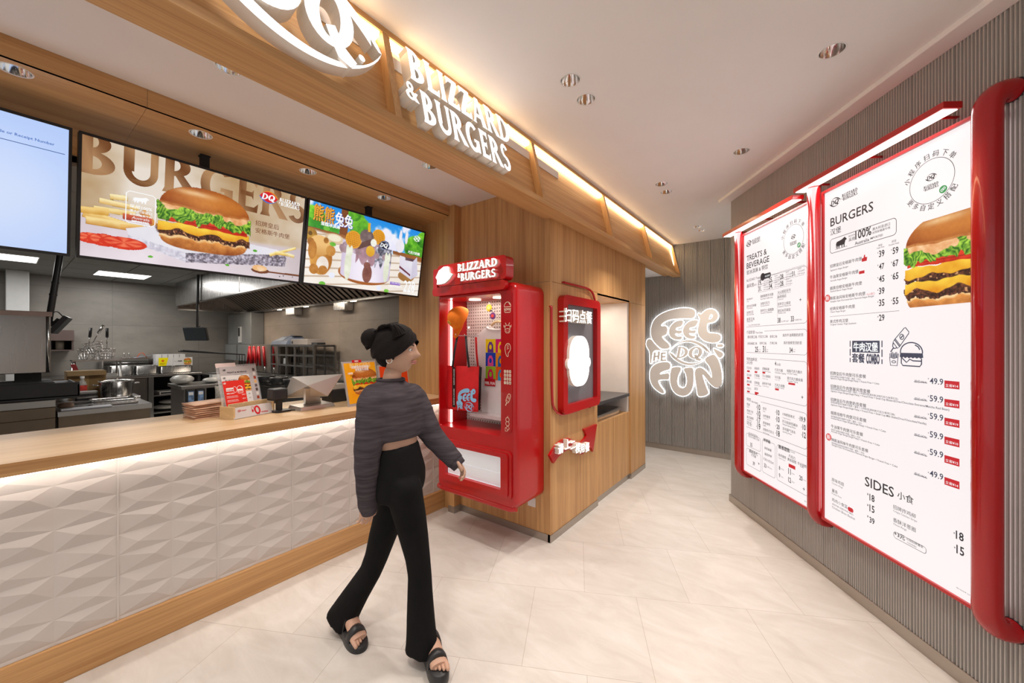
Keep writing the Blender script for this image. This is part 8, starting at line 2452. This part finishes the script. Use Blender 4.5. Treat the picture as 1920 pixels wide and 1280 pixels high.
# ================================================================== THE WOMAN WALKING PAST THE COUNTER
PD = 1.885
def J(px, py, d=0.0): return dep(px, py, PD + d)
skin_m = plain('skin', (0.56, 0.335, 0.235), 0.55, var=0.05, scale=20)
knit = plain('charcoal_knit', (0.066, 0.055, 0.063), 0.95, var=0.30, spec=0.1, scale=9, bump=0.3, bscale=500, stretch=(1, 1, 9))
trouser = plain('black_trousers', (0.007, 0.0065, 0.007), 0.85, var=0.25, spec=0.15)
hair_m = plain('dark_hair', (0.008, 0.0055, 0.005), 0.75, spec=0.2, var=0.4, scale=60, stretch=(1, 1, 6))
leather = plain('black_leather', (0.020, 0.019, 0.020), 0.42, var=0.2, bump=0.1, bscale=120)
woman = thing('person', 'woman in charcoal cropped top and flared black trousers walking past the counter', 'person', (-1.60, 1.15, 0))

WF = Vector((0.95, 0.20, 0)).normalized()        # walking direction
WS = Vector((0, 0, 1)).cross(WF)                 # her left
pel, waist, chest, neck0 = J(752, 888), J(742, 826), J(735, 762), J(733, 716)
headc = J(744, 657)
shR, shL = J(702, 742, -0.09), J(772, 740, 0.10)
elR, wrR = J(688, 856, -0.13), J(690, 938, -0.08)
elL, wrL = J(806, 812, 0.11), J(846, 856, 0.08)
hipR, hipL = J(757, 905, -0.07), J(747, 905, 0.07)
knR, anR = J(787, 1064, -0.04), J(803, 1196, -0.06)
knL, anL = J(700, 1062, 0.10), J(648, 1150, 0.11)


def skin_body(name, verts, edges, radii, root, sub=2):
    me = bpy.data.meshes.new(name); me.from_pydata([tuple(v) for v in verts], edges, [])
    o = bpy.data.objects.new(name, me); COL.objects.link(o)
    s = o.modifiers.new('skin', 'SKIN'); s.use_smooth_shade = True
    for i, r in enumerate(radii):
        sv = me.skin_vertices[0].data[i]; sv.radius = r if isinstance(r, tuple) else (r, r); sv.use_root = (i == root)
    o.modifiers.new('sub', 'SUBSURF').levels = sub
    o.modifiers['sub'].render_levels = sub
    bpy.context.view_layer.update()
    ev = o.evaluated_get(bpy.context.evaluated_depsgraph_get()); m2 = bpy.data.meshes.new_from_object(ev)
    bpy.data.objects.remove(o)
    return m2


def mesh_into(b, me, m=0):
    b.add([tuple(v.co) for v in me.vertices], [tuple(p.vertices) for p in me.polygons], m, True)


# --- the body: trunk, limbs, head with face, hands, feet in one mesh
V = [pel, waist, chest, neck0 + Vector((0, 0, -.02)), neck0 + (headc - neck0) * .55, shR, elR, wrR, shL, elL, wrL, hipR, knR, anR, hipL, knL, anL]
E_ = [(0, 1), (1, 2), (2, 3), (3, 4), (2, 5), (5, 6), (6, 7), (2, 8), (8, 9), (9, 10), (0, 11), (11, 12), (12, 13), (0, 14), (14, 15), (15, 16)]
R_ = [.055, .060, .070, .050, .042, .034, .034, .024, .034, .034, .024, .050, .042, .032, .050, .042, .032]
body = MB()
mesh_into(body, skin_body('b', V, E_, R_, 0))
_sd = (shL - shR); _sd.z = 0; _sd.normalize(); _fd = _sd.cross(Vector((0, 0, 1)))
body.loft([[tuple(c + _fd * (rf * math.cos(2 * PI * k / 24)) + _sd * (rs * math.sin(2 * PI * k / 24))) for k in range(24)] for c, rf, rs in ((pel, .066, .095), (waist, .084, .113), (chest, .085, .125))])
# head in its own frame: x right of face, y forward, z up
hd = (RGT * .97 - FWD * .06).normalized(); hx = hd.cross(Vector((0, 0, 1))).normalized()
HT = Matrix(((hx.x, hd.x, 0, headc.x), (hx.y, hd.y, 0, headc.y), (hx.z, hd.z, 1, headc.z), (0, 0, 0, 1))) @ Matrix.Rotation(math.radians(-4), 4, 'X')
nlat, nlon = 40, 56
hv = []
for i in range(nlat + 1):
    th = PI * i / nlat
    for j in range(nlon):
        a = 2 * PI * j / nlon
        x, y, z = math.sin(th) * math.cos(a), math.sin(th) * math.sin(a), math.cos(th)
        X, Y_, Z_ = x * .072, y * .092, z * .108
        if z < 0:                                    # jaw narrows, chin forward
            k = -z; X *= 1 - .34 * k ** 1.4; Y_ *= 1 - .20 * k; Y_ += .016 * k * (1 if y > -.2 else .2)
        f = max(0, y) ** 3
        g = lambda cx, cz, sx, sz: math.exp(-((x - cx) / sx) ** 2 - ((z - cz) / sz) ** 2) * (1 if y > 0 else 0)
        Y_ += .024 * g(0, -.16, .13, .13) + .012 * g(0, .02, .10, .22)          # nose
        Y_ -= .010 * (g(.40, .08, .20, .12) + g(-.40, .08, .20, .12))           # eye sockets
        Y_ += .006 * (g(.38, .26, .26, .09) + g(-.38, .26, .26, .09))           # brows
        Y_ += .007 * g(0, -.44, .22, .055) + .007 * g(0, -.54, .20, .06) - .005 * g(0, -.49, .24, .03)  # lips
        Y_ += .009 * g(0, -.80, .26, .16)                                       # chin
        hv.append((X, Y_, Z_))
hf = [(i * nlon + j, (i + 1) * nlon + j, (i + 1) * nlon + (j + 1) % nlon, i * nlon + (j + 1) % nlon) for i in range(nlat) for j in range(nlon)]
body.add(hv, hf, 0, True, HT)
for sg in (-1, 1):                                   # ears
    body.tube([(sg * .070, -.012 + .016 * math.cos(a), -.004 + .028 * math.sin(a)) for a in [2 * PI * k / 12 for k in range(12)]], .0055, 6, closed=True, T=HT)
    body.ball((sg * .069, -.010, -.006), .005, .014, .024, 8, T=HT)
lip = plain('lips', (0.42, 0.14, 0.12), 0.45); eye_w = plain('eye_white', (0.75, 0.72, 0.70), 0.25); eye_d = plain('eye_dark', (0.02, 0.012, 0.01), 0.2)
for sg in (-1, 1):
    body.ball((sg * .030, .0755, .0095), .0125, .009, .0075, 10, 1, HT); body.ball((sg * .030, .0825, .0095), .0055, .003, .0055, 8, 2, HT)
    body.tube([(sg * .017, .0885, .030), (sg * .032, .0865, .034), (sg * .047, .073, .029)], .0028, 6, 2, T=HT)
for z, r in ((-.047, .0042), (-.056, .0050)): body.tube([(-.021, .083, z), (-.008, .0955, z + .002), (.008, .0955, z + .002), (.021, .083, z)], [.002, r, r, .002], 6, 3, T=HT)


def hand(wr, d, side, palm_n, curl, s=1.0):
    """Palm with five separate fingers; d points from the wrist to the fingertips."""
    d = d.normalized(); n = (palm_n - d * palm_n.dot(d)).normalized(); w = d.cross(n) * side
    T = Matrix(((w.x, d.x, n.x, wr.x), (w.y, d.y, n.y, wr.y), (w.z, d.z, n.z, wr.z), (0, 0, 0, 1)))
    rings = []
    for y, hw, ht in ((-.012, .021, .017), (.012, .027, .016), (.045, .037, .014), (.072, .038, .012), (.082, .035, .009)):
        rings.append([(hw * s * math.cos(a), y * s, ht * s * math.sin(a)) for a in [2 * PI * k / 14 for k in range(14)]])
    body.loft(rings, T=T)
    for x, y0, L, r in ((-.028, .076, .060, .0070), (-.0095, .082, .072, .0076), (.0095, .082, .076, .0078), (.028, .078, .068, .0076)):
        p = Vector((x, y0, 0)); ang = .15; pts = [p - Vector((0, .02, 0))]; rr = [r]
        for seg, f in ((.42, .5), (.32, 1.0), (.26, 1.1)):
            pts.append(p.copy()); rr.append(r)
            ang += curl * f; p = p + Vector((x * .06, math.cos(ang) * L * seg, math.sin(ang) * L * seg))
        pts.append(p); rr.append(r * .72)
        body.tube([q * s for q in smooth_path(pts, 1)], [rr[min(len(rr) - 1, int(i * len(rr) / (2 * len(rr) - 2 + .001)))] * s for i in range(len(smooth_path(pts, 1)))], 8, T=T)
        body.ball(tuple(p * s), r * .74 * s, n=8, T=T)
    th = smooth_path([(.024, .018, .002), (.046, .040, .010), (.050, .064, .018), (.046, .084, .024)], 1)
    body.tube([q * s for q in th], [.010 * s] * (len(th) - 1) + [.007 * s], 8, T=T); body.ball(tuple(Vector(th[-1]) * s), .0072 * s, n=8, T=T)


hand(wrR + Vector((0, 0, -.01)), J(684, 986, -.08) - wrR, 1, WF * -1 + WS * .6, .45, .86)
hand(wrL + (wrL - elL).normalized() * .01, J(884, 896, .07) - wrL, -1, Vector((0, 0, -1)) - WS * .8, .55, .86)


def foot(an, dirf, sole_z, s=1.0):
    """Foot with five toes on a platform; returns its frame."""
    d = Vector((dirf.x, dirf.y, 0)).normalized(); w = Vector((0, 0, 1)).cross(d)
    T = Matrix(((w.x, d.x, 0, an.x), (w.y, d.y, 0, an.y), (0, 0, 1, sole_z), (0, 0, 0, 1)))
    return T


fdR = (onz(856, 1226, 0) - onz(778, 1240, 0)); fdL = (onz(690, 1186, 0) - onz(632, 1186, 0))
fR = onz(812, 1243, 0); fL = onz(656, 1192, 0)
TR_ = foot(fR, Vector((.86, -.42, 0)), 0); TL_ = foot(fL, Vector((.90, -.12, 0)), 0) @ Matrix.Rotation(math.radians(-10), 4, 'X')
SOLE = .052
for T, sd in ((TR_, 1), (TL_, -1)):
    rings = []
    for y, hw, h in ((-.10, .022, .03), (-.085, .030, .055), (-.04, .031, .085), (.0, .032, .075), (.04, .036, .055), (.08, .040, .038), (.105, .036, .028)):
        rings.append([(hw * math.cos(a), y, SOLE + h * .5 + h * .5 * math.sin(a)) for a in [2 * PI * k / 14 for k in range(14)]])
    body.loft(rings, T=T)
    for k in range(5):
        x = sd * (.030 - .0155 * k); L = (.034, .032, .029, .025, .020)[k]; r = (.0115, .0088, .0082, .0078, .0074)[k]
        y = .098 - .006 * k
        body.tube([(x, y - .015, SOLE + r * 1.1), (x, y + L * .5, SOLE + r * 1.25), (x, y + L, SOLE + r * .9)], [r, r, r * .8], 8, T=T); body.ball((x, y + L, SOLE + r * .9), r * .82, n=8, T=T)
# ankles joined to the feet
body.tube([anR, TR_ @ Vector((0, -.035, SOLE + .05))], [.034, .030], 12); body.tube([anL, TL_ @ Vector((0, -.035, SOLE + .05))], [.034, .030], 12)
body.build('body', [skin_m, eye_w, eye_d, lip], woman, weld=False)

# --- hair: cap, gathered back and bun
hb = MB()
cap_v, cap_f = [], []
n1_, n2_ = 22, 36
for i in range(n1_ + 1):
    th = PI * .60 * i / n1_
    for j in range(n2_):
        a = 2 * PI * j / n2_
        fr = max(0, math.sin(a))
        t_ = th * (1 - .40 * fr ** 1.5)
        r = 1.20 + .045 * math.sin(a * 9 + i) * (i / n1_) + .06 * max(0, -math.sin(a))
        cap_v.append((math.sin(t_) * math.cos(a) * .074 * r, math.sin(t_) * math.sin(a) * .094 * r - .004, math.cos(t_) * .110 * r))
cap_f = [(i * n2_ + j, (i + 1) * n2_ + j, (i + 1) * n2_ + (j + 1) % n2_, i * n2_ + (j + 1) % n2_) for i in range(n1_) for j in range(n2_)]
hb.add(cap_v, cap_f, 0, True, HT)
hb.ball((0, -.045, -.012), .066, .062, .075, 16, T=HT)
for k in range(14):
    a = k * .45
    hb.tube(smooth_path([(.05 * math.cos(a), -.06, .05 + .03 * math.sin(a)), (.02 * math.cos(a + 1), -.12, .05 + .03 * math.sin(a + 1)), (.03 * math.cos(a + 2), -.15 - .02 * math.sin(a), .03 + .03 * math.cos(a))], 2), [.012] * 8 + [.004] * 2 if False else .010, 7, T=HT)
hb.ball((0, -.128, .050), .056, .052, .050, 16, T=HT)
for sg in (-1, 1):
    hb.tube(smooth_path([(sg * .060, .040, .055), (sg * .078, .022, .01), (sg * .074, .012, -.04)], 2), .0045, 6, T=HT)
for k in range(46):
    a = -.35 + 3.85 * k / 45; u, w = math.cos(a), max(0.0, math.sin(a)); q = .012 * math.sin(k * 2.7)
    hb.tube(smooth_path([(.084 * u, .054 * w + .01, .056 + .034 * w), (.076 * u + q, .004, .122 + q), (.050 * u - q, -.072, .112 - q), (.012 * u + q, -.112, .060 + q * 2)], 2), .0055, 5, T=HT)
hb.build('hair', hair_m, woman, weld=False)
# earring on the near side
eb = MB(); eb.tube([(.074 + .0 * k, -.006 + .014 * math.cos(k * PI / 6), -.045 + .014 * math.sin(k * PI / 6)) for k in range(12)], .0022, 6, closed=True, T=HT); eb.build('earring', plain('silver_earring', (.8, .78, .72), .2, 1.0), woman)

def melt(o, size, it):
    """Fuse overlapping cloth shells into one skin."""
    r = o.modifiers.new('fuse', 'REMESH'); r.mode = 'VOXEL'; r.voxel_size = size; r.use_smooth_shade = True
    s_ = o.modifiers.new('relax', 'SMOOTH'); s_.factor = .5; s_.iterations = it


# --- cropped top with long sleeves
up = (chest - waist).normalized()
SD = (shL - shR); SD.z = 0; SD.normalize(); FD = SD.cross(Vector((0, 0, 1))).normalized()
if FD.dot(WF) < 0: FD = -FD


def oval(c, rf, rs, n=30, tilt=0.0):
    return [tuple(c + FD * (rf * math.cos(2 * PI * k / n)) + SD * (rs * math.sin(2 * PI * k / n)) + Vector((0, 0, tilt * math.cos(2 * PI * k / n)))) for k in range(n)]


smid = (shR + shL) / 2
tb = MB()
tb.loft([oval(waist + up * .010, .100, .128, tilt=.012), oval(waist + up * .016, .106, .138, tilt=.012), oval(waist + (chest - waist) * .4, .110, .148), oval(chest + up * -.02, .114, .160), oval(smid + Vector((0, 0, -.04)), .108, .168),
         oval(smid + Vector((0, 0, .0)), .104, .170), oval(smid + Vector((0, 0, .03)), .088, .142), oval(neck0 + Vector((0, 0, -.006)), .064, .088), oval(neck0 + Vector((0, 0, .012)), .054, .064)])
for sh, el, wr in ((shR, elR, wrR), (shL, elL, wrL)):
    inn = sh + (smid - sh) * .40 + Vector((0, 0, .0))
    pth = smooth_path([inn, sh + Vector((0, 0, -.022)), sh + (el - sh) * .35, el, el + (wr - el) * .5, wr + (wr - el).normalized() * .04], 2)
    rr = [.066, .080, .071, .059, .052, .043]; m = len(pth)
    rad = []
    for i in range(m):
        u = i / (m - 1) * 5; k = min(4, int(u)); rad.append((rr[k] * (5 - 5 + 1 - (u - k)) + rr[k + 1] * (u - k)) * (1 + .035 * math.sin(i * 2.1)))
    tb.tube(pth, rad, 20)
melt(tb.build('top', knit, woman, weld=False), .009, 6)
for w0, e0 in ((wrR, elR), (wrL, elL)):
    d = (w0 - e0).normalized(); cb = MB(); cb.tube([w0 + d * .028, w0 + d * .062], [.042, .037], 16); cb.build('cuff', knit, woman)
nb = MB(); nb.tube(oval(neck0 + Vector((0, 0, .012)), .054, .064, 24), .009, 8, closed=True); nb.build('neckline', knit, woman)

# --- high-waisted flared trousers
tr = MB()
def ringAt(c, axis, rf, rs, n=22):
    a = axis.normalized(); f = (WF - a * WF.dot(a)).normalized(); s_ = a.cross(f)
    return [tuple(c + f * (rf * math.cos(2 * PI * k / n)) + s_ * (rs * math.sin(2 * PI * k / n))) for k in range(n)]
up = (chest - waist).normalized(); wz = waist + (pel - waist) * .10
crotch = (hipR + hipL) / 2 + Vector((0, 0, -.06))
tr.loft([ringAt(wz, up, .092, .122), ringAt((wz + pel) / 2, up, .095, .132), ringAt(pel, up, .098, .146), ringAt(pel + Vector((0, 0, -.06)), up, .096, .146), ringAt(crotch + Vector((0, 0, -.0)), up, .086, .132)])
# right leg (in front) and left leg (behind), flaring below the knee
def leg(hp, kn, hem, hem_f, hem_s, thigh, knee, hem_axis):
    c = [hp + Vector((0, 0, .02)), hp + Vector((0, 0, -.03)), hp + (kn - hp) * .5, kn, kn + (hem - kn) * .35, kn + (hem - kn) * .7, hem]
    rf = [.070, .090, (thigh + knee) / 2 + .006, knee, knee + (hem_f - knee) * .22, knee + (hem_f - knee) * .60, hem_f]
    rs = [.062, .080, (thigh + knee) / 2, knee * .92, knee + (hem_s - knee) * .22, knee + (hem_s - knee) * .60, hem_s]
    rg = []
    C = smooth_path(c, 1)
    m = len(C)
    for i, p in enumerate(C):
        u = i / (m - 1) * (len(rf) - 1); k = min(int(u), len(rf) - 2); f = u - k
        ax = (C[max(0, i - 1)] - C[min(m - 1, i + 1)])
        if i == m - 1: ax = hem_axis
        rr = ringAt(p, ax, rf[k] * (1 - f) + rf[k + 1] * f, rs[k] * (1 - f) + rs[k + 1] * f, 26)
        fold = max(0, u - 3) / 3
        rr = [tuple(Vector(q) + (Vector(q) - p) * (.07 * fold * math.sin(5 * 2 * PI * j / 26 + i))) for j, q in enumerate(rr)]
        rg.append(rr)
    tr.loft(rg)
hemR = J(790, 1222, -.08); hemL = J(637, 1163, .12)
leg(hipR, knR, hemR, .086, .062, .085, .056, Vector((.05, 0, 1)))
leg(hipL, knL, hemL, .088, .062, .085, .056, Vector((.55, .05, .85)))
melt(tr.build('trousers', trouser, woman, weld=False), .010, 10)


# --- platform sandals
def sandal(T, sd):
    o = [(-.036, -.112), (-.044, -.06), (-.038, .0), (-.046, .06), (-.044, .11), (-.020, .142), (.012, .146), (.040, .122), (.050, .07), (.040, .0), (.044, -.06), (.036, -.112), (.0, -.128)]
    o = smooth_loop([(p[0] * sd, p[1]) for p in o], 2)
    b = MB()
    b.loft([[(p[0] * k, p[1] * k + .002, z) for p in o] for k, z in ((.94, .0), (1.0, .006), (1.02, .026), (1.0, .046), (.96, SOLE - .001))], T=T)
    b.build('sole', leather, woman)
    for y0, y1, zt, w in ((.045, .085, .050, .046), (-.035, .005, .092, .042)):
        b = MB(); rg = []
        for k in range(13):
            a = PI * k / 12; c = math.cos(a); s_ = math.sin(a)
            x = w * c * 1.02; z = SOLE - .018 + (zt + .020) * s_ ** .8
            xi, zi = x * .86, SOLE - .018 + (zt + .006) * s_ ** .8
            rg.append([(x, y0, z), (x, (y0 + y1) / 2, z + .006), (x, y1, z), (xi, y1, zi), (xi, y0, zi)])
        b.loft(rg, T=T); b.build('strap', leather, woman)


sandal(TR_, 1); sandal(TL_, -1)


bpy.data.objects.remove(_fo)
